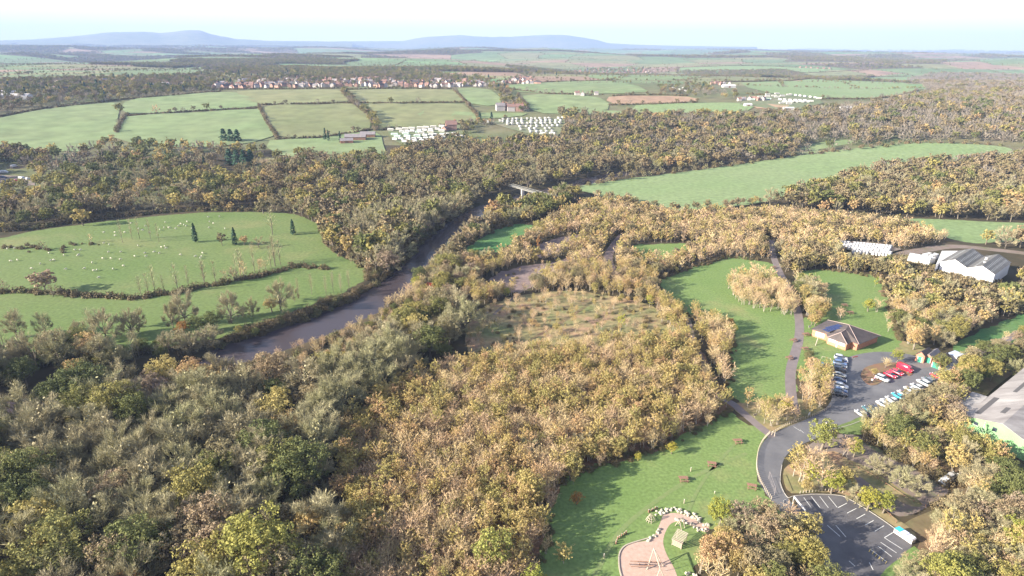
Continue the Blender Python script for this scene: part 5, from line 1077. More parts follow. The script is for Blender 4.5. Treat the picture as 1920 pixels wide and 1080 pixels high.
def caravan(px, py, rz, kd, where):
    global ncv
    x, y = W(px, py); b, w, lb = {'w': (cvb, cw1, 'white touring caravan'), 's': (cvb2, cw2, 'cream static caravan'), 'g': (cvb3, cw2, 'pale green static caravan')}[kd]; lb = lb + ' in ' + where
    t = thing('caravan', lb, 'caravan', (x, y, zz(x, y) + .75), rz, lb); t.scale = (.76, .76, .85); linkobj('body', b, t); linkobj('window', w, t)
    ncv += 1
for j, (x0, x1, y0, y1, k, a) in enumerate([(733, 828, 246, 239.5, 's', 1.35), (752, 832, 250, 244, 'w', 1.3), (740, 782, 255, 251.5, 'g', 1.4), (788, 830, 252, 248, 's', 1.35), (744, 780, 259, 258, 'g', 1.3), (785, 850, 257, 254, 'w', 1.3), (742, 800, 264, 263, 'w', 1.2), (800, 868, 262, 258.5, 'w', 1.3), (760, 792, 268, 267, 'w', 1.3)]):
    n_ = max(2, int((x1 - x0) / (11 if k != 'w' else 9)))
    for i in range(n_): f = (i + rc.uniform(-.15, .15)) / (n_ - 1); caravan(x0 + (x1 - x0) * f, y0 + (y1 - y0) * f, a + rc.uniform(-.15, .15), k, '%s row of the barn side caravan park' % ('first', 'second', 'third', 'third', 'fourth', 'fourth', 'fifth', 'fifth', 'last')[j])
for j, (x0, x1, y0, y1, k, a) in enumerate([(935, 1056, 226.5, 224, 's', .1), (918, 940, 231, 229, 's', .2), (942, 1050, 230.5, 228.5, 'w', .2), (952, 1050, 235, 233, 's', .2), (975, 1046, 240, 238, 'w', .1), (976, 1040, 245, 243, 'w', .2), (995, 1036, 249.5, 249, 'w', .2), (1016, 1034, 253, 253, 's', 1.2)]):
    n_ = max(2, int((x1 - x0) / 8))
    for i in range(n_):
        if rc.random() < .1: continue
        f = (i + rc.uniform(-.15, .15)) / (n_ - 1); caravan(x0 + (x1 - x0) * f, y0 + (y1 - y0) * f, a + rc.uniform(-.2, .2), k, '%s row of the farmhouse caravan park' % ('back', 'second', 'second', 'third', 'fourth', 'fifth', 'sixth', 'front')[j])
for j, (x0, x1, y0, y1, k, a) in enumerate([(1438, 1458, 179.5, 177.5, 's', 1.5), (1456, 1478, 184, 180, 's', 1.5), (1482, 1528, 179.5, 185, 'w', .2), (1424, 1450, 184, 182, 's', 1.4), (1462, 1510, 189, 191, 'w', .5), (1472, 1512, 193, 193, 's', .9), (1465, 1480, 195.5, 197, 's', 1.5), (1410, 1440, 189, 188, 'g', 1.4), (1520, 1534, 192, 187, 's', 1.2)]):
    n_ = max(2, int((x1 - x0) / 7))
    for i in range(n_): f = (i + rc.uniform(-.1, .1)) / (n_ - 1); caravan(x0 + (x1 - x0) * f, y0 + (y1 - y0) * f, a + rc.uniform(-.1, .1), k, 'the hillside caravan site')
for i, (x, y) in enumerate([(1250, 164), (1262, 167), (1274, 170), (1286, 172), (1296, 174), (1281, 167), (1291, 169), (1301, 171)]): caravan(x, y, .4, 'w', 'the line beside the green strip field')
print('caravans', ncv)
# storage yard beyond the plantation: stacks of white wrapped goods
yard('storage_yard_ground', [(1566, 464), (1600, 454), (1650, 458), (1690, 470), (1650, 480), (1600, 474)], M_gravel, 'gravel of the storage yard')
pal = MB()
for x in (-.5, 0, .5): pal.box(x - .06, x + .06, -.6, .6, 0, .1)
pal = pal.box(-.62, .62, -.62, .62, .1, .14).mesh('pallet', M_timber); stk = MB().prism([(-.6, .143), (-.6, 1.5), (-.45, 1.66), (.45, 1.66), (.6, 1.5), (.6, .143)], -.6, .6).mesh('wrapped load', M_white)
na = 0
for r_ in range(6):
    for i in range(17):
        if rc.random() < .08: continue
        f = i / 16; px = 1572 + 96 * f - r_ * 1.5 + (6 if r_ > 3 else 0); py = 460 + r_ * 3.0 + 9 * f - 2
        if r_ > 3 and f < .3: continue
        x, y = W(px, py); t = thing('pallet_stack', 'white wrapped pallet stack in row %s of the storage yard' % ('one', 'two', 'three', 'four', 'five', 'six')[r_], 'pallet', (x, y, .32), .5 + rc.uniform(-.1, .1), 'white wrapped pallet stacks in the storage yard row %d' % (r_ + 1)); t.scale = (1.15,) * 3
        linkobj('pallet', pal, t); linkobj('wrapped_load', stk, t); na += 1
# ---------------------------------------------------------------- cars
def paint(nm, c): 
    m = mat('paint_' + nm, c, .25, 0, spec=.6); m.node_tree.nodes['Principled BSDF'].inputs['Coat Weight'].default_value = .6; return m
PT = {'white': paint('white', (.48, .48, .48)), 'silver': paint('silver', (.45, .47, .50)), 'navy': paint('navy', (.03, .05, .12)), 'black': paint('black', (.02, .02, .025)), 'red': paint('red', (.62, .02, .05)), 'teal': paint('teal', (.05, .36, .48)), 'grey': paint('grey', (.15, .16, .18)), 'blue': paint('blue', (.10, .16, .30)), 'beige': paint('beige', (.55, .52, .43)), 'dark teal': paint('dark_teal', (.05, .12, .14))}
M_lamp = mat('lamp_glass', (.7, .72, .75), .1, spec=.8); M_tail = mat('tail_lamp', (.45, .02, .02), .3); M_rim = mat('alloy_rim', (.5, .5, .52), .3, .8)
def loft(secs, n=None):
    """secs: list of (x, halfwidth, z0, z1, inset): rounded cross sections along the car's length"""
    vs = []; k = 8
    for x, w, z0, z1, r in secs: vs += [(x, -w + r, z0), (x, -w, z0 + r), (x, -w, z1 - r), (x, -w + r, z1), (x, w - r, z1), (x, w, z1 - r), (x, w, z0 + r), (x, w - r, z0)]
    fs = [(i * k + j, i * k + (j + 1) % k, (i + 1) * k + (j + 1) % k, (i + 1) * k + j) for i in range(len(secs) - 1) for j in range(k)]
    return MB().add(vs, fs + [tuple(range(k - 1, -1, -1)), tuple(range((len(secs) - 1) * k, len(secs) * k))])
def car_parts(kd):
    if kd == 'van': body = loft([(-2.45, .93, .35, 2.0, .15), (-2.35, .98, .28, 2.15, .15), (.9, .98, .28, 2.15, .15), (1.5, .96, .28, 1.95, .2), (1.95, .95, .28, 1.25, .15), (2.4, .90, .32, 1.05, .12), (2.5, .8, .4, .9, .1)]); cab = loft([(.93, .88, 1.3, 2.0, .1), (1.5, .985, 1.3, 1.82, .1), (1.86, .8, 1.3, 1.5, .05)]); roof = None; wb = 1.55
    elif kd == 'suv': body = loft([(-2.15, .80, .42, 1.0, .15), (-2.05, .90, .32, 1.08, .14), (-1.0, .92, .3, 1.1, .12), (1.0, .92, .3, 1.06, .12), (1.85, .88, .32, .98, .14), (2.15, .76, .42, .85, .12)]); cab = loft([(-2.0, .72, 1.0, 1.2, .05), (-1.75, .80, 1.0, 1.62, .1), (.2, .80, 1.0, 1.66, .1), (1.05, .80, 1.0, 1.15, .05)]); roof = loft([(-1.7, .66, 1.6, 1.68, .03), (-.2, .70, 1.62, 1.74, .04), (.35, .62, 1.58, 1.66, .03)]); wb = 1.3
    else: body = loft([(-2.0, .74, .42, .86, .12), (-1.9, .84, .30, .95, .12), (-1.0, .87, .26, .96, .12), (.8, .87, .26, .93, .12), (1.7, .82, .28, .84, .13), (2.0, .68, .38, .70, .1)]); cab = loft([(-1.9, .62, .86, 1.0, .04), (-1.35, .72, .86, 1.36, .1), (.1, .73, .86, 1.40, .1), (1.05, .76, .86, .98, .04)]); roof = loft([(-1.35, .58, 1.34, 1.41, .03), (-.5, .64, 1.36, 1.46, .04), (.15, .56, 1.35, 1.41, .03)]); wb = 1.22
    wh = MB().bar((0, -.1, 0), (0, .1, 0), .32, n=14); rim = MB().bar((0, -.115, 0), (0, .115, 0), .19, n=10); hl = MB().box(-.12, .05, -.16, .16, -.08, .08)
    return dict(body=body, cab=cab, roof=roof, wb=wb, w=.98 if kd == 'van' else .9, L={'van': 2.46, 'suv': 2.08, 'hatch': 1.93}[kd], mesh={}, cabm=cab.mesh('cabin glass', M_glass), wheel=wh.mesh('tyre', M_tyre), rim=rim.mesh('rim', M_rim), hl=hl.mesh('headlight', M_lamp), tl=hl.mesh('tail lamp', M_tail), z=.95 if kd == 'van' else .74)
CP = {k: car_parts(k) for k in ('hatch', 'suv', 'van')}; ncar = 0
def car(px, py, ang, kd, col, label, group='cars parked around the turning loop'):
    global ncar
    x, y = W(px, py); K = CP[kd]; t = thing('parked_car' if kd != 'van' else 'parked_van', label, 'car' if kd != 'van' else 'van', (x, y, zz(x, y) + .036), ang, group)
    if col not in K['mesh']: K['mesh'][col] = (K['body'].mesh('car body ' + col, PT[col], True), K['roof'].mesh('car roof ' + col, PT[col]) if K['roof'] else None)
    bm_, rm_ = K['mesh'][col]; linkobj('body', bm_, t); linkobj('windows', K['cabm'], t)
    if rm_: linkobj('roof', rm_, t)
    for sx in (-1, 1):
        for sy in (-1, 1):
            w = linkobj('wheel', K['wheel'], t, (sx * K['wb'], sy * (K['w'] - .12), .32)); linkobj('rim', K['rim'], w)
    for sy in (-1, 1): linkobj('headlight', K['hl'], t, (K['L'], sy * .55, K['z'])); linkobj('tail_light', K['tl'], t, (-K['L'] + .06, sy * .6, K['z'] + .1), math.pi * 0)
    ncar += 1; return t
def dirn(p, q): a, b = W(*p), W(*q); return math.atan2(b[1] - a[1], b[0] - a[0])
aL = dirn((1560, 701), (1586, 706)); aI = dirn((1646, 705), (1672, 716)); aR = dirn((1660, 744), (1682, 757)) + math.pi
for px, py, kd, col, lb in [(1576, 674, 'suv', 'silver', 'silver car at the top of the dark car row'), (1577, 679, 'hatch', 'navy', 'navy car second from the top of the dark car row'), (1574.5, 684, 'suv', 'blue', 'blue grey car third in the dark car row'), (1575, 689.5, 'hatch', 'grey', 'dark grey car fourth in the dark car row'), (1573, 696, 'suv', 'black', 'black car above the beige one in the dark car row'),
                            (1573.5, 706, 'hatch', 'beige', 'beige car in the middle of the dark car row'), (1574, 716, 'hatch', 'navy', 'navy car below the beige one, half under the trees'), (1576, 727, 'suv', 'silver', 'silver car near the bottom of the dark car row'), (1575, 735, 'hatch', 'blue', 'blue car second from the bottom of the dark car row'), (1574, 742, 'suv', 'black', 'black car at the bottom of the dark car row')]: car(px, py, aL + rc.uniform(-.05, .05), kd, col, lb)
car(1544, 688, aL, 'hatch', 'dark teal', 'dark teal car parked alone among trees left of the loop')
for px, py, kd, col, lb in [(1654, 713, 'suv', 'white', 'large white car beside the rusty island'), (1669, 706, 'hatch', 'red', 'red car next to the white car at the island'), (1681, 701, 'hatch', 'red', 'bright red car in the middle of the island row'), (1696, 694.5, 'van', 'red', 'red van at the right end of the island row')]: car(px, py, aI, kd, col, lb)
for px, py, kd, col, lb in [(1614, 779, 'hatch', 'white', 'white car at the lower left end of the long row'), (1628, 771, 'hatch', 'dark teal', 'dark teal car beside the first white one in the long row'), (1641, 769, 'suv', 'black', 'black car third in the long row'), (1655, 762, 'suv', 'white', 'white car to the right of the black one in the long row'), (1663, 758, 'suv', 'white', 'tall white car in the middle of the long row'), (1671.5, 752.5, 'hatch', 'white', 'white car left of the teal one in the long row'),
                            (1683, 745.5, 'hatch', 'teal', 'bright teal blue car in the long row'), (1694, 741, 'hatch', 'white', 'white car right of the teal one in the long row'), (1707, 734.5, 'suv', 'silver', 'silver car in the upper half of the long row'), (1718.5, 728, 'hatch', 'white', 'white car above the silver one in the long row'), (1731, 721, 'suv', 'white', 'tall white car near the top of the long row'), (1740, 716.5, 'suv', 'grey', 'grey car at the top of the long row')]: car(px, py, aR + rc.uniform(-.04, .04), kd, col, lb)
car(1755, 708, aR, 'hatch', 'red', 'red car on its own near the right garage')
car(1773, 905, dirn((1760, 912), (1790, 892)), 'suv', 'silver', 'silver car at the end of the gravel parking', 'cars on the gravel parking'); car(1783, 896, dirn((1760, 912), (1790, 892)), 'hatch', 'white', 'white car behind the silver one on the gravel parking', 'cars on the gravel parking')
for px, py, kd, col, a, lb in [(8, 325, 'van', 'silver', .4, 'silver van at the edge of the vehicle yard'), (6, 334, 'suv', 'navy', .2, 'dark car parked below the silver van'), (42, 337, 'van', 'white', -.4, 'white van in the vehicle yard'), (57, 338, 'van', 'white', 1.2, 'second white van at the right of the vehicle yard'), (32, 340, 'hatch', 'red', .8, 'red car left of the white van in the vehicle yard'), (13, 341, 'hatch', 'black', .2, 'black car at the left of the vehicle yard'), (27, 314, 'van', 'white', 1.5, 'white van standing apart under the trees'), (45, 347, 'suv', 'blue', .3, 'blue car in front of the vehicle yard')]:
    car(px, py, a, kd, col, lb, 'vehicles in the yard at the yard side').scale = (1.15,) * 3
EXCL2.append(WP([(-20, 310), (30, 305), (75, 330), (70, 352), (-20, 362)])); yard('scrap_yard_ground', [(-20, 328), (30, 330), (64, 332), (66, 348), (-20, 350)], M_gravel, 'gravel under the vehicle yard')
print('cars', ncar)
# ---------------------------------------------------------------- markings
def line(p, q, w=.12, off=.046, m=None):
    a, b = W(*p), W(*q); return ribbon('parking_line', [a, b], w, m or M_paint, off, 'white parking bay line', 'structure')
for p, q in [((1507, 933), (1521, 952)), ((1521, 931), (1537.5, 952)), ((1537, 931), (1553, 952)), ((1553, 931), (1569.5, 951.5)), ((1571.5, 952), (1588, 943.5)), ((1588, 962.5), (1605.5, 953.5)), ((1606, 973), (1622, 964)), ((1622, 985), (1638, 976)), ((1640, 996.5), (1657.5, 986)), ((1658, 1008.5), (1674.5, 998.5)), ((1658, 1008.5), (1692, 1030)), ((1651, 1017), (1681, 1037)), ((1646, 1024), (1672, 1044)), ((1632, 1030), (1663, 1054)), ((1551, 985), (1575, 1006)), ((1567, 985), (1586, 1007)), ((1592, 1052), (1603, 1062)), ((1630, 1055), (1637, 1069))]: line(p, q, .14)
M_yel = mat('yellow_paint', (.55, .40, .10), .7)
for i in range(6): f = i / 5; line((1632 + 31 * f, 1030 + 22 * f), (1634 + 31 * f - 5, 1034 + 22 * f + 1), .12, .05, M_yel)
for p, q in [((1500, 806), (1507, 812)), ((1488, 800), (1500, 808))]: line(p, q, .12)
# kerbs and edges
def kerb(px, label, w=.16, h=.12, m=None):
    p = spline(WP(px), 5, False); P_ = ribbon_poly(p, w); n_ = len(p); L_, R_ = P_[:n_], P_[n_:][::-1]; vs = [(x, y, 0.0) for x, y in L_] + [(x, y, 0.0) for x, y in R_] + [(x, y, h) for x, y in L_] + [(x, y, h) for x, y in R_]
    fs = []
    for i in range(n_ - 1): fs += [(2 * n_ + i, 3 * n_ + i, 3 * n_ + i + 1, 2 * n_ + i + 1), (i, 2 * n_ + i, 2 * n_ + i + 1, i + 1), (n_ + i, n_ + i + 1, 3 * n_ + i + 1, 3 * n_ + i)]
    return tag(MB().add(vs, fs).build('kerb', m or M_kerb), label, None, None, 'structure')
kerb([(1466, 872), (1463, 905), (1476, 932), (1490, 930), (1530, 927), (1572, 929), (1592, 936), (1640, 965), (1690, 1000)], 'stone kerb between the road and the birch group')
kerb([(1560, 806), (1590, 798), (1612, 790)], 'stone kerb by the small green corner')
kerb([(1160, 1045), (1163, 1034), (1172, 1024), (1190, 1017), (1222, 1008)], 'timber edge of the play surface', .25, .2, M_timber)
kerb([(1160, 1045), (1162, 1070), (1175, 1110), (1190, 1135)], 'timber edge along the left of the play surface', .25, .2, M_timber)
field('green_corner', [(1568, 800), (1595, 790), (1612, 782), (1630, 792), (1628, 812), (1600, 815), (1575, 812)], G_past, .038, None, False, 'small green corner below the parked cars', 2)
field('road_verge', [(1470, 880), (1490, 866), (1530, 852), (1565, 846), (1590, 862), (1602, 895), (1606, 922), (1590, 930), (1570, 924), (1530, 923), (1484, 925), (1470, 905)], G_rough, .028, None, False, 'rough grass under the birch group', 2)
field('road_verge', [(1592, 862), (1640, 885), (1700, 925), (1730, 945), (1710, 950), (1660, 925), (1600, 885)], G_rough, .034, None, False, 'grass strip between the gravel bays', 2)
field('road_verge', [(1596, 934), (1640, 950), (1700, 985), (1720, 1010), (1690, 996), (1640, 962)], G_rough, .036, None, False, 'grass verge between the marked car park and the gravel', 2)
field('road_verge', [(1660, 1068), (1690, 1045), (1714, 1024), (1740, 1060), (1720, 1120), (1640, 1110)], G_lawn, .038, None, False, 'grass below the marked car park', 2)
# ---------------------------------------------------------------- fences, barrier, signs
def post_fence(px, n_, label, rails=(0.55,), h=.8, r=.09, name='post_fence', m=None):
    p = spline(WP(px), 8, False); cum = [0]
    for a, b in zip(p[:-1], p[1:]): cum.append(cum[-1] + math.hypot(b[0] - a[0], b[1] - a[1]))
    t = thing(name, label, 'fence', (p[0][0], p[0][1], 0)); pm = MB().bar((0, 0, -.1), (0, 0, h), r, r * .9, 7).mesh('post', m or M_timber); q = []
    for i in range(n_):
        s = cum[-1] * i / (n_ - 1); k = min(max(bisect.bisect(cum, s) - 1, 0), len(p) - 2); f = (s - cum[k]) / (cum[k + 1] - cum[k]); x = p[k][0] + (p[k + 1][0] - p[k][0]) * f - p[0][0]; y = p[k][1] + (p[k + 1][1] - p[k][1]) * f - p[0][1]; q.append((x, y)); linkobj('post', pm, t, (x, y, 0))
    for z in rails:
        b = MB()
        for a, c in zip(q[:-1], q[1:]): b.bar((a[0], a[1], z), (c[0], c[1], z), .05, n=4)
        b.build('rail', m or M_timber, t)
    return t
post_fence([(1443, 813), (1432, 825), (1423, 842), (1419, 862), (1419, 882), (1425, 902), (1435, 920), (1446, 936)], 44, 'pale wooden post fence curving along the left of the road', (), .95, .10)
post_fence([(1450, 812), (1470, 800), (1500, 788), (1530, 778), (1556, 765)], 28, 'brown wooden post fence on the inner side of the road', (.6,), .85)
post_fence([(1500, 925), (1530, 922), (1560, 921), (1580, 924)], 14, 'low timber post fence at the top of the marked car park', (), .7)
post_fence([(1592, 870), (1640, 895), (1700, 935), (1735, 950)], 9, 'dark rail fence on the grass strip between the bays', (.45,), .6, .08, 'post_fence', M_dtim)
post_fence([(1620, 935), (1660, 960), (1680, 980)], 5, 'low rail fence beside the yellow green pair of trees', (.45,), .6, .08, 'post_fence', M_dtim)
post_fence([(1620, 822), (1680, 852), (1740, 888), (1765, 905)], 8, 'widely spaced marker posts along the gravel parking edge', (), .5, .12)
def barrier():
    a, b = W3(1489.5, 932, 2.1), W3(1510, 957.5, 2.1); L = (b - a).length; t = thing('height_barrier', 'white height barrier across the entrance of the marked car park', 'barrier', (a.x, a.y, 0), math.atan2(b.y - a.y, b.x - a.x))
    MB().box(0, L, -.14, .14, 1.95, 2.25).build('beam', M_white, t)
    for x in (-.1, L + .1): MB().box(x - .09, x + .09, -.09, .09, 0, 2.35).build('post', M_steel, t)
barrier()
def frame_gate():
    a, b = W(1441, 898), W(1452, 928); L = math.hypot(b[0] - a[0], b[1] - a[1]); t = thing('metal_gate', 'thin dark metal gate frame standing open beside the road', 'gate', (a[0], a[1], 0), math.atan2(b[1] - a[1], b[0] - a[0]))
    f = MB()
    for x in (0, L): f.bar((x, 0, 0), (x, 0, 2.2), .06, n=6)
    f.bar((0, 0, 2.2), (L, 0, 2.2), .05, n=6).build('frame', M_slate, t); g = MB()
    for z in (.5, .9, 1.3): g.bar((0, 0, z), (L, 0, z), .025, n=4)
    g.build('bars', M_slate, t)
frame_gate()
def sign(px, py, h, w, hh, col, label, ang=0.3):
    x, y = W(px, py); t = thing('sign_board', label, 'sign', (x, y, 0), ang); MB().bar((0, .05, -.1), (0, .05, h + hh), .05, n=6).build('post', M_timber, t); MB().box(-w / 2, w / 2, -.04, .0, h, h + hh).build('board', col, t)
sign(1469.5, 950, 1.0, .7, 1.0, M_white, 'white notice board beside the road in the tree shadow'); sign(1604, 938, 1.3, 1.2, 1.1, mat('red_board', (.55, .06, .08), .5), 'red notice board by the bare reddish tree'); sign(1516, 782, .8, 1.6, .8, M_trim, 'pale information board at the roadside', .8); sign(1415, 783, .6, 1.3, .8, M_timber, 'pale board beside the short footpath', .4); sign(1517, 617, .7, .9, .9, M_white, 'small white board at the corner of the visitor building')
sign(1603, 672, .4, 2.2, .5, mat('red_white_board', (.6, .2, .16), .6), 'low red and white board near the visitor entrance')
def bollard(px, py, h, label, r=.11, m=None):
    x, y = W(px, py); t = thing('marker_post', label, 'post', (x, y, 0)); MB().bar((0, 0, -.1), (0, 0, h), r, r, 8).build('shaft', m or M_timber, t); MB().bar((0, 0, h), (0, 0, h + .12), r * .9, .02, 8).build('cap', M_white, t)
for px, py, h, lb in [(1282.5, 944, 1.15, 'wooden marker post in the middle of the picnic lawn'), (1132.5, 1047, 1.2, 'wooden marker post left of the play surface'), (1295, 884, 1.2, 'wooden marker post above the middle picnic table'), (1340, 925, .6, 'short stump like post right of the middle marker'), (1505, 585, 1.1, 'marker post at the copse end of the path'), (1452, 818, 1.2, 'gate post where the short path meets the road'), (1447, 816, 1.2, 'second gate post at the end of the short path')]: bollard(px, py, h, lb)
# long pale handrail of the visitor building, and a lamp post
a_ = W3(1533, 632, 0); t = thing('flag_pole', 'leaning pale timber pole at the west side of the visitor building', 'pole', (W(1529, 648)[0], W(1529, 648)[1], 0)); v_ = W3(1535, 630, 2.6) - Vector(t.location); MB().bar((0, 0, 0), v_, .14, n=6).build('shaft', M_timber, t)
post_fence([(1541, 672), (1558, 677), (1559, 690), (1556, 702)], 6, 'pale timber rail enclosing the dark car row of cars', (.8,), .85)
# ---------------------------------------------------------------- picnic tables
tt_ = MB()
for y in np.linspace(-.36, .36, 5): tt_.box(-.9, .9, y - .075, y + .075, .70, .745)
tt_ = tt_.mesh('table top', M_dtim); st_ = MB().box(-.9, .9, -.13, .13, .42, .46).mesh('table bench', M_dtim); lg_ = MB()
for s_ in (-1, 1): lg_.bar((0, s_ * .75, 0), (0, s_ * .25, .70), .05, n=4)
lg_ = lg_.bar((0, -.8, .38), (0, .8, .38), .045, n=4).mesh('leg frame', M_dtim)
def picnic(px, py, ang, label, sc=1.25):
    x, y = W(px, py); t = thing('picnic_table', label, 'picnic table', (x, y, .02), ang, 'picnic tables on the lawns'); t.scale = (sc,) * 3; linkobj('table_top', tt_, t)
    for s_ in (-1, 1): linkobj('bench_seat', st_, t, (0, s_ * .72, 0)); linkobj('leg_frame', lg_, t, (s_ * .65, 0, 0))
for px, py, a, lb in [(1383, 830, .1, 'reddish picnic table nearest the short footpath'), (1334, 873, -.2, 'picnic table in the centre of the picnic lawn'), (1281, 901, .0, 'picnic table left of the two marker posts'), (1409, 915, -.3, 'picnic table closest to the curving fence'), (1450, 503, .4, 'bench table left of the upper footpath'), (1463, 526, .3, 'bench table at the bend of the footpath'),
                      (1488, 640, .5, 'bench table left of the path opposite the visitor building'), (1480, 673, .5, 'lower bench table left of the footpath'), (1511, 629, .2, 'bench table by the white board of the visitor building'), (1509, 656, .2, 'bench table below the leaning pole'), (1501, 698, .2, 'bench table right of the path above the trees'), (1583, 574, .1, 'dark bench table on the small lawn'), (1594, 588, .1, 'pale bench table behind the visitor building'), (1543, 538, .3, 'stone like bench below the dark twiggy tree'), (1653, 549, .1, 'reddish bench at the wood edge of the small lawn')]: picnic(px, py, a, lb)
# ---------------------------------------------------------------- play area
M_stone = mat('pale_boulder', (.34, .31, .25), .9, col2=(.44, .41, .33), scale=2, detail=6, bump=.4, bscale=5)
def rock_mesh(seed):
    r_ = random.Random(seed); bm = bmesh.new(); bmesh.ops.create_icosphere(bm, subdivisions=2, radius=.42)
    for v in bm.verts: k = 1 + .28 * math.sin(v.co.x * 7 + seed) * math.cos(v.co.y * 6 + seed * 2) + r_.uniform(-.07, .07); v.co = Vector((v.co.x * k * 1.15, v.co.y * k * .9, max(v.co.z * k * .95, -.2)))
    me = bpy.data.meshes.new('boulder'); bm.to_mesh(me); bm.free(); me.materials.append(M_stone); return me
RK = [rock_mesh(i) for i in range(4)]
def rocks(px, n_, w, lab, per_side=True):
    p = spline(WP(px), 8, False)
    for i in range(n_):
        q = p[min(int(i / n_ * len(p)), len(p) - 1)]; x, y = q[0] + rc.uniform(-w, w), q[1] + rc.uniform(-w, w)
        t = thing('boulder', lab, 'boulder', (x, y, .12), rc.random() * 6.28, lab); s = rc.uniform(.55, 1.05); t.scale = (s, s, s); linkobj('stone', RK[i % 4], t)
rocks([(1235, 964), (1248, 960), (1262, 956), (1280, 960), (1296, 967), (1312, 976), (1326, 986)], 44, .75, 'pale boulder in the bank above the play path')
rocks([(1268, 977), (1284, 979), (1300, 985), (1312, 996), (1322, 994)], 16, .4, 'pale boulder in the line below the play path')
rocks([(1215, 1013), (1222, 1008), (1232, 1002), (1238, 995)], 9, .5, 'pale boulder at the neck of the play surface')
rocks([(1290, 1078), (1300, 1077), (1311, 1079)], 4, .3, 'white boulder below the play area')
def stumps(px, n_, label, h=(.5, .9)):
    p = spline(WP(px), 4, False)
    for i in range(n_):
        q = p[int(i / max(n_ - 1, 1) * (len(p) - 1))]; t = thing('stepping_log', label, 'log', (q[0], q[1], 0), 0, label); hh = rc.uniform(*h); MB().bar((0, 0, 0), (0, 0, hh), .17, .16, 8).build('log', M_dtim, t); MB().bar((0, 0, hh), (0, 0, hh + .02), .15, .15, 8).build('cut_end', M_stone, t)
stumps([(1155, 1020), (1158, 1011), (1166, 1005), (1174, 1001)], 7, 'upright stepping log on the lawn left of the play surface'); stumps([(1216, 961), (1224, 957), (1232, 954)], 6, 'upright stepping log at the top of the boulder path')
x, y = W(1220, 976); t = thing('willow_dome', 'small twig shelter left of the boulder path', 'shelter', (x, y, 0)); m = MB()
for i in range(9):
    a = i / 9 * 5.2; m.bar((math.cos(a) * 1.1, math.sin(a) * 1.1, 0), (math.cos(a) * .2, math.sin(a) * .2, 1.9), .07, .04, 5)
m.build('twigs', M_timber, t); m = MB()
for z, r_ in ((.4, .92), (.9, .7)):
    for i in range(12): m.bar((math.cos(i * .524) * r_, math.sin(i * .524) * r_, z), (math.cos((i + 1) * .524) * r_, math.sin((i + 1) * .524) * r_, z), .05, n=4)
m.build('woven_band', M_timber, t)
def play_shelter():
    a, b, d = W(1260, 1022), W(1277, 1030), W(1266, 1005); t = thing('play_shelter', 'slatted timber shelter with an open slatted roof on the grass', 'shelter', (a[0], a[1], 0), math.atan2(b[1] - a[1], b[0] - a[0])); L = math.hypot(b[0] - a[0], b[1] - a[1]); D = 2.6
    for x in (0, L):
        for y in (0, D): MB().bar((x, y, 0), (x, y, 1.7 + (.5 if y else 0)), .09, n=6).build('post', M_timber, t)
    m = MB()
    for i in range(9): y = -.2 + i * (D + .4) / 8; m.box(-.2, L + .2, y - .09, y + .09, 1.72 + .19 * y, 1.79 + .19 * y)
    m.build('roof_slats', M_timber, t); m = MB()
    for i in range(5): m.box(0, L, -.03, .03, .2 + i * .3, .38 + i * .3)
    m.build('back_slats', M_timber, t)
    m = MB().box(.1, L - .1, 1.0, 1.5, .4, .46); m.build('seat', M_dtim, t)
play_shelter()
def climbing_frame():
    o = W(1210, 1048); t = thing('climbing_frame', 'pale timber climbing frame with crossed poles and hanging ropes', 'climbing frame', (o[0], o[1], 0)); O = Vector((o[0], o[1], 0))
    def P(x, y, z): return W3(x, y, z) - O
    ap1, ap2 = P(1226, 1028, 3.4), P(1238, 1066, 3.4)
    for e in (P(1213, 1068, 0), P(1244, 1062, 0)): MB().bar(e, ap1, .11, .09, 7).build('pole', M_timber, t)
    for e in (P(1226, 1096, 0), P(1252, 1098, 0)): MB().bar(e, ap2, .11, .09, 7).build('pole', M_timber, t)
    MB().bar(ap1, ap2, .12, n=7).build('top_beam', M_timber, t)
    lo = MB()
    for (a, b) in (((1182, 1052), (1240, 1054)), ((1183, 1062), (1226, 1060))): lo.bar(P(*a, .8), P(*b, 1.2), .09, n=6)
    lo.build('balance_log', M_dtim, t)
    for x in (1181, 1199, 1211): MB().bar(P(x, 1058, 0), P(x, 1056, 1.6), .09, n=6).build('post', M_dtim, t)
    sw = MB()
    for f in (.3, .6):
        q = ap1.lerp(ap2, f); sw.bar(q, q + Vector((.2, .1, -2.7)), .03, n=4); sw.bar(q + Vector((.5, 0, 0)), q + Vector((.6, .1, -2.7)), .03, n=4)
    sw.build('ropes', M_dtim, t)
climbing_frame()
def swing(px1, px2, label):
    a, b = W(*px1), W(*px2); L = math.hypot(b[0] - a[0], b[1] - a[1]); t = thing('swing_frame', label, 'swing', (a[0], a[1], 0), math.atan2(b[1] - a[1], b[0] - a[0]))
    for x in (0, L):
        for s_ in (-1, 1): MB().bar((x, s_ * .9, 0), (x, 0, 2.3), .08, n=6).build('leg', M_timber, t)
    MB().bar((-.2, 0, 2.3), (L + .2, 0, 2.3), .09, n=6).build('top_beam', M_timber, t); m = MB().bar((L / 2 - .25, 0, 2.3), (L / 2 - .25, 0, .5), .02, n=4).bar((L / 2 + .25, 0, 2.3), (L / 2 + .25, 0, .5), .02, n=4); m.build('chains', M_steel, t); MB().box(L / 2 - .28, L / 2 + .28, -.12, .12, .46, .5).build('seat', M_tyre, t)
swing((1322, 1048), (1342, 1044), 'timber swing frame at the edge of the bushes right of the play area'); swing((1272, 990), (1278, 986), 'small timber frame on the grass inside the boulder path')
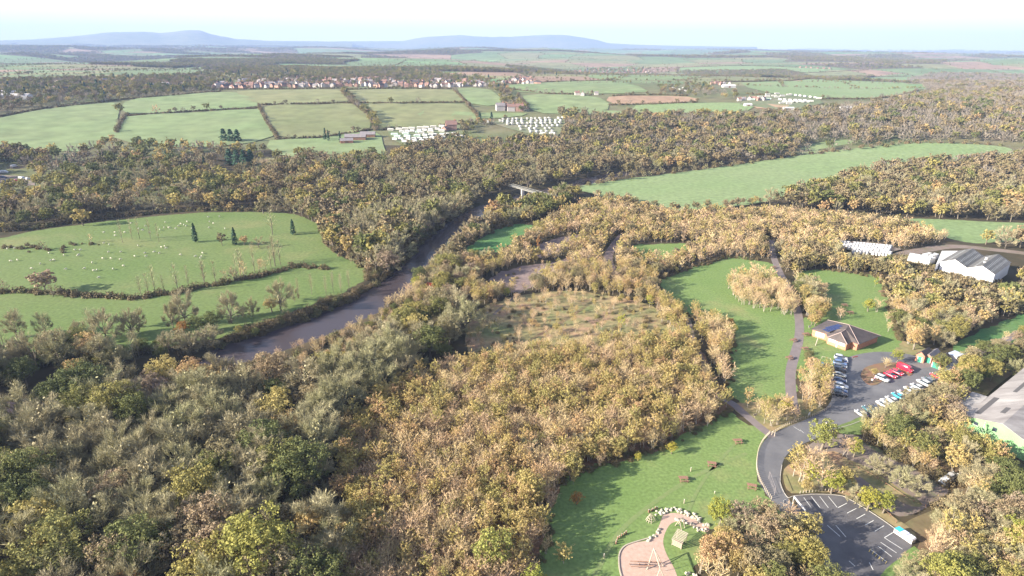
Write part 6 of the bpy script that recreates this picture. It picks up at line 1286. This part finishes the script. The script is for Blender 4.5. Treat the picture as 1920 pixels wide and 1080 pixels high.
# recycling banks
for i, (px, py, c, lb) in enumerate([(1684, 1001, (.05, .42, .55), 'white recycling bank with a teal lid, leftmost of three'), (1694.5, 1008, (.50, .52, .72), 'white recycling bank with a pale violet lid, middle of three'), (1706, 1016, (.62, .62, .70), 'white recycling bank with a white lid, rightmost of three')]):
    x, y = W(px, py); t = thing('recycling_bank', lb, 'recycling bank', (x, y, .02), dirn((1684, 1001), (1706, 1016)), 'recycling banks at the edge of the car park')
    MB().prism([(-.7, .12), (-.72, 1.15), (-.55, 1.3), (.55, 1.3), (.72, 1.15), (.7, .12)], -.65, .65).build('body', M_white, t); MB().prism([(-.76, 1.16), (-.56, 1.42), (.56, 1.42), (.76, 1.16), (.72, 1.31), (.5, 1.33), (-.5, 1.33), (-.72, 1.31)][:4], -.7, .7).build('lid', mat('lid_%d' % i, c, .5), t)
    MB().bar((-.3, -.72, .9), (-.3, -.66, .9), .14, n=8).bar((.3, -.72, .9), (.3, -.66, .9), .14, n=8).build('opening', M_tyre, t)
# ---------------------------------------------------------------- people (seen from far above)
M_skin = mat('skin', (.50, .31, .23), .6); M_hair = mat('dark_hair', (.04, .03, .025), .8)
def person(px, py, ang, top, leg, label):
    x, y = W(px, py); bm = bmesh.new(); t = thing('person', label, 'person', (x, y, .035), ang)
    pts = {'pel': (0, 0, .93), 'ch': (0, 0, 1.25), 'nk': (0, 0, 1.47), 'hd': (.02, 0, 1.62), 'tp': (.02, 0, 1.76), 'hl': (0, .10, .9), 'kl': (.06, .11, .5), 'al': (0, .12, .09), 'tl': (.17, .13, .04), 'hr': (0, -.10, .9), 'kr': (-.04, -.11, .5), 'ar': (-.16, -.12, .1), 'tr': (.0, -.13, .04), 'sl': (0, .19, 1.40), 'el': (-.03, .25, 1.12), 'wl': (.08, .25, .88), 'gl': (.11, .24, .79), 'sr': (0, -.19, 1.40), 'er': (.03, -.25, 1.12), 'wr': (.14, -.24, .90), 'gr': (.17, -.23, .81)}
    rad_ = {'pel': .15, 'ch': .16, 'nk': .065, 'hd': .10, 'tp': .07, 'hl': .10, 'kl': .07, 'al': .05, 'tl': .04, 'hr': .10, 'kr': .07, 'ar': .05, 'tr': .04, 'sl': .07, 'el': .05, 'wl': .035, 'gl': .03, 'sr': .07, 'er': .05, 'wr': .035, 'gr': .03}
    ed = [('pel', 'ch'), ('ch', 'nk'), ('nk', 'hd'), ('hd', 'tp'), ('pel', 'hl'), ('hl', 'kl'), ('kl', 'al'), ('al', 'tl'), ('pel', 'hr'), ('hr', 'kr'), ('kr', 'ar'), ('ar', 'tr'), ('ch', 'sl'), ('sl', 'el'), ('el', 'wl'), ('wl', 'gl'), ('ch', 'sr'), ('sr', 'er'), ('er', 'wr'), ('wr', 'gr')]
    k = list(pts); me = bpy.data.meshes.new('body'); me.from_pydata([pts[i] for i in k], [(k.index(a), k.index(b)) for a, b in ed], []); o = linkobj('body', me, t); me.materials.append(M_skin)
    md = o.modifiers.new('skin', 'SKIN'); 
    for i, nm in enumerate(k): me.skin_vertices[0].data[i].radius = (rad_[nm],) * 2
    me.skin_vertices[0].data[0].use_root = True; o.modifiers.new('sub', 'SUBSURF').levels = 1; me.materials.append(M_skin)
    MB().bar((0, 0, .86), (0, 0, 1.12), .20, .19, 10).bar((0, 0, 1.12), (0, 0, 1.45), .19, .13, 10).bar((0, .16, 1.42), (-.03, .25, 1.12), .085, .07, 8).bar((-.03, .25, 1.12), (.08, .25, .9), .07, .055, 8).bar((0, -.16, 1.42), (.03, -.25, 1.12), .085, .07, 8).bar((.03, -.25, 1.12), (.14, -.24, .92), .07, .055, 8).build('jacket', top, t)
    MB().bar((0, .09, .95), (.06, .11, .5), .12, .09, 8).bar((.06, .11, .5), (0, .12, .1), .09, .07, 8).bar((0, -.09, .95), (-.04, -.11, .5), .12, .09, 8).bar((-.04, -.11, .5), (-.16, -.12, .1), .09, .07, 8).build('trousers', leg, t)
    h = MB(); h.bar((-.015, 0, 1.60), (0, 0, 1.73), .112, .105, 10).bar((0, 0, 1.73), (.01, 0, 1.79), .105, .05, 10).build('hair', M_hair, t)
person(1548, 800, 2.6, mat('white_coat', (.75, .72, .74), .8), mat('dark_trousers', (.05, .05, .07), .9), 'person in a white coat walking on the road above the big round tree')
person(1634, 718, 1.0, MATS['white_coat'], MATS['dark_trousers'], 'person in a pale top standing beside the white car at the island'); person(1639, 714, 2.0, mat('pink_jacket', (.62, .35, .48), .8), MATS['dark_trousers'], 'person in a pink jacket standing at the tip of the island')
# ---------------------------------------------------------------- sheep
def sheep_meshes():
    bm = bmesh.new(); bmesh.ops.create_icosphere(bm, subdivisions=2, radius=1)
    for v in bm.verts: v.co = Vector((v.co.x * .58, v.co.y * .28, v.co.z * .30 + .62)) + Vector((0, 0, .03 * math.sin(v.co.x * 20)))
    def cone(a, b, r0, r1):
        q = (Vector(b) - Vector(a)); mt = Matrix.Translation((Vector(a) + Vector(b)) / 2) @ q.to_track_quat('Z', 'Y').to_matrix().to_4x4(); bmesh.ops.create_cone(bm, cap_ends=True, segments=6, radius1=r0, radius2=r1, depth=q.length, matrix=mt)
    for x, y in ((.34, .15), (.34, -.15), (-.36, .15), (-.36, -.15)): cone((x, y, .48), (x * 1.02, y, .22), .07, .04); cone((x * 1.02, y, .24), (x, y, 0), .042, .035)
    cone((.45, 0, .72), (.66, 0, .62 if True else .9), .15, .10); me = bpy.data.meshes.new('sheep'); bm.to_mesh(me); bm.free(); me.materials.append(mat('fleece', (.50, .47, .38), .95)); 
    for p in me.polygons: p.use_smooth = True
    hd = MB().bar((.60, 0, .66), (.84, 0, .42), .10, .055, 7).bar((.64, .08, .72), (.60, .2, .70), .035, .015, 5).bar((.64, -.08, .72), (.60, -.2, .70), .035, .015, 5).mesh('sheep head', mat('sheep_face', (.55, .50, .42), .9)); return me, hd
SB, SH = sheep_meshes()
SHEEP = [(195, 437), (216, 437), (216, 443), (234, 437), (260, 430), (273, 425), (281, 437), (308, 428), (316, 428), (318, 428), (349, 425), (345, 423), (351, 417), (391, 408), (393, 417), (392, 428), (412, 407), (422, 430), (339, 421), (330, 430), (195, 457), (205, 460), (259, 462), (141, 470), (151, 470), (146, 481), (148, 479), (204, 474), (227, 474), (303, 465), (309, 463), (312, 467), (289, 474), (299, 476), (272, 476), (274, 482), (253, 482), (226, 488), (208, 486), (193, 486), (339, 479), (367, 482), (376, 485), (378, 482), (380, 476), (173, 494), (33, 489), (20, 491), (92, 476), (96, 490), (101, 489), (76, 496), (124, 506), (159, 505), (176, 509), (182, 508), (212, 506), (186, 522), (28, 467), (14, 468), (232, 500), (310, 418), (300, 432), (268, 433), (335, 425), (360, 430), (400, 420), (246, 420), (120, 480), (60, 505)]
for px, py in SHEEP:
    x, y = W(px, py); t = thing('sheep', 'white sheep grazing on the green pasture', 'sheep', (x, y, .02), rc.random() * 6.28, 'sheep grazing on the green pasture'); t.scale = (1.05,) * 3; linkobj('fleece', SB, t); linkobj('head', SH, t)
# ---------------------------------------------------------------- place the trees
def lod_of(d): return 0 if d < 290 else (1 if d < 620 else 2)
def place_tree(k, x, y, h, label, reg, variant=None, crown=None, wid=1.0, rz=None, name=None):
    K = KIND[k]; d = math.hypot(x, y); L = lod_of(d); vs = K['lod'][L]; tr, cr, _ = vs[(variant if variant is not None else random.randrange(99)) % len(vs)]
    s = h / K['H']; z = zz(x, y)
    t = thing(name or K['name'], label, 'tree' if k != 'shrub' else 'shrub', (x, y, z), random.random() * 6.28 if rz is None else rz, reg)
    t.scale = (s * wid, s * wid, s)
    linkobj('trunk', tr, t)
    if crown is None: linkobj('crown', cr, t)
    else:
        key = (cr.name, crown.name)
        if key not in RECOL: c2 = cr.copy(); c2.materials.clear(); c2.materials.append(crown); RECOL[key] = c2
        linkobj('crown', RECOL[key], t)
    return t
RECOL = {}
_lc = {}
for q in SOLO: _lc[q[4]] = _lc.get(q[4], 0) + 1
for k, px, py, h, label, m, wid, nm in SOLO:
    x, y = W(px, py); place_tree(k, x, y, h, label, label if _lc[label] > 1 else None, crown=m, wid=wid, name=nm)
LAND = [(1190, 900, 'picnic lawn'), (1060, 600, 'scrub clearing'), (960, 520, 'grit clearing'), (1330, 760, 'short footpath'), (1430, 600, 'long lawn'), (1440, 540, 'lawn copse'), (1583, 625, 'visitor building'), (1660, 710, 'turning loop'), (1690, 770, 'long car row'), (1600, 1000, 'marked car park'), (1670, 880, 'gravel parking'), (1860, 780, 'green warehouse'), (1820, 500, 'white factory'), (1630, 465, 'storage yard'), (1000, 360, 'footbridge'), (700, 545, 'river bend'), (500, 600, 'pasture corner'), (200, 640, 'lower pasture'), (800, 250, 'caravan parks'), (1460, 190, 'hillside caravan site'), (1300, 320, 'crop field'), (1800, 430, 'narrow meadow'), (490, 1060, 'huge round tree'), (100, 1000, 'broad olive oak'), (100, 760, 'upstream bend'), (350, 800, 'wide bare ash'), (600, 740, 'plantation edge'), (750, 900, 'plantation middle'), (900, 800, 'plantation heart'), (1120, 720, 'plantation top'), (860, 1050, 'plantation foot'), (640, 700, 'riverside bend'), (440, 300, 'evergreen clump'), (200, 300, 'parkland'), (640, 340, 'woodland middle'), (640, 165, 'village houses'), (1130, 135, 'red roofed estate'), (955, 205, 'farmhouse'), (1250, 450, 'upper lawn'), (1560, 330, 'crop field tip'), (200, 175, 'village edge'), (1850, 330, 'skyline woods')]
_L = WP([(a, b) for a, b, _ in LAND])
def near_name(x, y): return LAND[min(range(len(_L)), key=lambda i: (_L[i][0] - x) ** 2 + (_L[i][1] - y) ** 2)][2]
LOOK = {'bare': 'grey bare tree', 'leafy': 'olive green tree', 'gold': 'golden yellow tree', 'brown': 'russet brown tree', 'birch': 'young yellow leaved birch', 'whip': 'young bare twiggy willow', 'poplar': 'tall thin bare poplar', 'conifer': 'dark evergreen conifer', 'shrub': 'low dark bramble shrub'}
EXCL2.append(ribbon_poly(WP([(960, 352), (1020, 372), (1036, 378)]), 5))
_X = np.array([t[1] for t in TREES]); _Y = np.array([t[2] for t in TREES]); _k = np.ones(len(TREES), bool)
for p in EXCL2: _k &= ~inpoly(_X, _Y, p)
for hx, hy in HOUSE_XY: _k &= ~((np.abs(_X - hx) < 8) & (_Y - hy > -6) & (_Y - hy < 3))
_bl = [WP([(1700, 900), (1800, 900), (1815, 950), (1760, 990), (1715, 1000), (1690, 970)]), WP([(1680, 1000), (1745, 1000), (1735, 1075), (1690, 1055)]), WP([(1565, 462), (1575, 496), (1640, 505), (1690, 497), (1700, 530), (1760, 540), (1862, 565), (1920, 548), (1905, 490), (1850, 470), (1790, 462), (1730, 478)]), WP([(1775, 790), (1812, 812), (1860, 836), (1925, 880), (2100, 900), (2100, 680), (1925, 700), (1850, 745), (1822, 740)]), WP([(1714, 670), (1735, 685), (1770, 694), (1812, 672), (1800, 655), (1740, 650)]), WP([(1500, 628), (1530, 668), (1595, 672), (1655, 655), (1655, 632), (1600, 610), (1550, 604)])]
_sh = np.array([t[0] == 'shrub' and t[3] < 3.4 for t in TREES])
for p in _bl: _k &= (~inpoly(_X, _Y, p)) | _sh
TREES = [t for t, q in zip(TREES, _k) if q]
_A = np.array([(t[1], t[2]) for t in TREES]); _px, _py, _ = PX(_A[:, 0], _A[:, 1], TZ(_A[:, 0], _A[:, 1]))
for i, t in enumerate(TREES):
    if _py[i] < 268 and _px[i] > 1480 and t[0] in ('brown', 'gold', 'leafy') and random.random() < (.55 if t[0] != 'leafy' else .3): TREES[i] = ('bare',) + t[1:]
by = {}
for t in TREES: by.setdefault(t[0], []).append(t)
def scatter(name, label, pts, meshes, kindname):
    """pts: x,y,z,scale,rot,idx -> one object whose trees are instances of the given meshes"""
    P = np.array([p[:3] for p in pts], np.float32); me = bpy.data.meshes.new(name); me.vertices.add(len(P)); me.vertices.foreach_set('co', P.ravel())
    for an, j, ty in (('sc', 3, 'FLOAT'), ('rt', 4, 'FLOAT'), ('ix', 5, 'INT')):
        a = me.attributes.new(an, ty, 'POINT'); a.data.foreach_set('value', np.array([p[j] for p in pts], np.float32 if ty == 'FLOAT' else np.int32))
    o = linkobj(name, me); tag(o, label, None, None, 'stuff')
    g = bpy.data.node_groups.new(name, 'GeometryNodeTree'); g.interface.new_socket('Geometry', in_out='INPUT', socket_type='NodeSocketGeometry'); g.interface.new_socket('Geometry', in_out='OUTPUT', socket_type='NodeSocketGeometry')
    n, l = g.nodes, g.links; gi = n.new('NodeGroupInput'); go = n.new('NodeGroupOutput'); jn = n.new('GeometryNodeJoinGeometry')
    def att(nm, ty): a = n.new('GeometryNodeInputNamedAttribute'); a.data_type = ty; a.inputs['Name'].default_value = nm; return a
    sc, rt, ix = att('sc', 'FLOAT'), att('rt', 'FLOAT'), att('ix', 'INT'); cx = n.new('ShaderNodeCombineXYZ'); l.new(rt.outputs['Attribute'], cx.inputs['Z'])
    used = {p[5] for p in pts}
    for i, m_ in enumerate(meshes):
        if i not in used: continue
        ob = bpy.data.objects.new('%s_%02d' % (name, i), m_); oi = n.new('GeometryNodeObjectInfo'); oi.inputs['Object'].default_value = ob; oi.inputs['As Instance'].default_value = False
        cp = n.new('FunctionNodeCompare'); cp.data_type = 'INT'; cp.operation = 'EQUAL'; l.new(ix.outputs['Attribute'], [q for q in cp.inputs if q.name == 'A' and q.type == 'INT'][0]); [q for q in cp.inputs if q.name == 'B' and q.type == 'INT'][0].default_value = i
        ip = n.new('GeometryNodeInstanceOnPoints'); l.new(gi.outputs[0], ip.inputs['Points']); l.new(cp.outputs[0], ip.inputs['Selection']); l.new(oi.outputs['Geometry'], ip.inputs['Instance'])
        l.new(cx.outputs[0], ip.inputs['Rotation']); l.new(sc.outputs['Attribute'], ip.inputs['Scale']); l.new(ip.outputs[0], jn.inputs[0])
    l.new(jn.outputs[0], go.inputs[0]); md = o.modifiers.new('trees', 'NODES'); md.node_group = g; return o
STUFFN = {'bare': ('bare_woodland', 'mass of grey bare trees filling the woods'), 'leafy': ('green_woodland', 'mass of olive green trees filling the woods'), 'gold': ('golden_woodland', 'scattered golden trees within the woods'), 'brown': ('brown_woodland', 'mass of russet brown trees filling the woods'),
          'birch': ('birch_thicket', 'dense thicket of young yellow birches'), 'whip': ('willow_thicket', 'dense thicket of bare twiggy young willows'), 'poplar': ('poplar_rows', 'rows of thin bare poplars'), 'conifer': ('conifer_clumps', 'dark conifers among the village trees'), 'shrub': ('hedge_and_bramble', 'hedges and bramble under the trees')}
NIND = {'bare': 290, 'leafy': 290, 'gold': 200, 'brown': 220, 'birch': 290, 'whip': 290, 'poplar': 200, 'conifer': 60, 'shrub': 120}
tot = 0
for k, lst in by.items():
    A = np.array([(t[1], t[2], t[3]) for t in lst]); Z = TZ(A[:, 0], A[:, 1]); px, py, dep = PX(A[:, 0], A[:, 1], Z + A[:, 2] * .6)
    vis = (px > 5) & (px < 1915) & (py > 0) & (py < 1075) & (A[:, 1] > 20)
    size = np.where(vis, A[:, 2] / dep, -1); order = np.argsort(-size); nI = min(NIND[k], int(vis.sum())); rest = []; hm_ = float(np.median(A[:, 2]))
    for r_, i in enumerate(order):
        kk, x, y, h, reg = lst[i]
        if r_ < nI:
            hs = 'taller' if h > hm_ else 'lower'; lb = '%s %s in the %s near the %s' % (hs, LOOK[k], reg, near_name(x, y)); lb = lb if len(lb.split()) <= 16 else '%s %s in the %s' % (hs, LOOK[k], reg); place_tree(k, x, y, h, lb, lb, wid=random.uniform(.85, 1.22)); tot += 1
        else:
            d = math.hypot(x, y); L = lod_of(d); nv_ = [len(v) for v in KIND[k]['lod']]
            rest.append((x, y, Z[i], h / KIND[k]['H'], random.random() * 6.28, sum(nv_[:L]) + random.randrange(nv_[L])))
    if rest: scatter(STUFFN[k][0], STUFFN[k][1], rest, [v[2] for L in KIND[k]['lod'] for v in L], k)
print('individual trees', tot, 'all', len(TREES))
fp = np.array(far_pts); fz = TZ(fp[:, 0], fp[:, 1])
fm = [v[2] for k in ('brown', 'bare', 'leafy') for v in KIND[k]['lod'][2]]
pts = []
for (x, y, h), z in zip(far_pts, fz):
    s = h / 12.5 * (1 + max(0, math.hypot(x, y) - 3500) / 5000); pts.append((x, y, z - .3, s, random.random() * 6.28, random.randrange(len(fm))))
scatter('distant_trees', 'distant hedgerows and woods across the farmland', pts, fm, 'far')

for o in bpy.data.objects:
    if o.get('label') and len(o['label'].split()) > 16: print('LONG', o.name, o['label'])
# ---------------------------------------------------------------- haze
hz = MB().box(-24000, 24000, -600, 22000, -12, 620).build('haze', [])
hm = bpy.data.materials.new('haze_air'); hm.use_nodes = True; hn = hm.node_tree.nodes; hn.clear()
ho = hn.new('ShaderNodeOutputMaterial'); pv = hn.new('ShaderNodeVolumePrincipled'); pv.inputs['Color'].default_value = (.38, .53, .86, 1); pv.inputs['Density'].default_value = HAZE
pv.inputs['Anisotropy'].default_value = 0.0
hm.node_tree.links.new(pv.outputs[0], ho.inputs['Volume']); hz.data.materials.append(hm)
tag(hz, 'pale blue haze in the air', None, None, 'stuff')
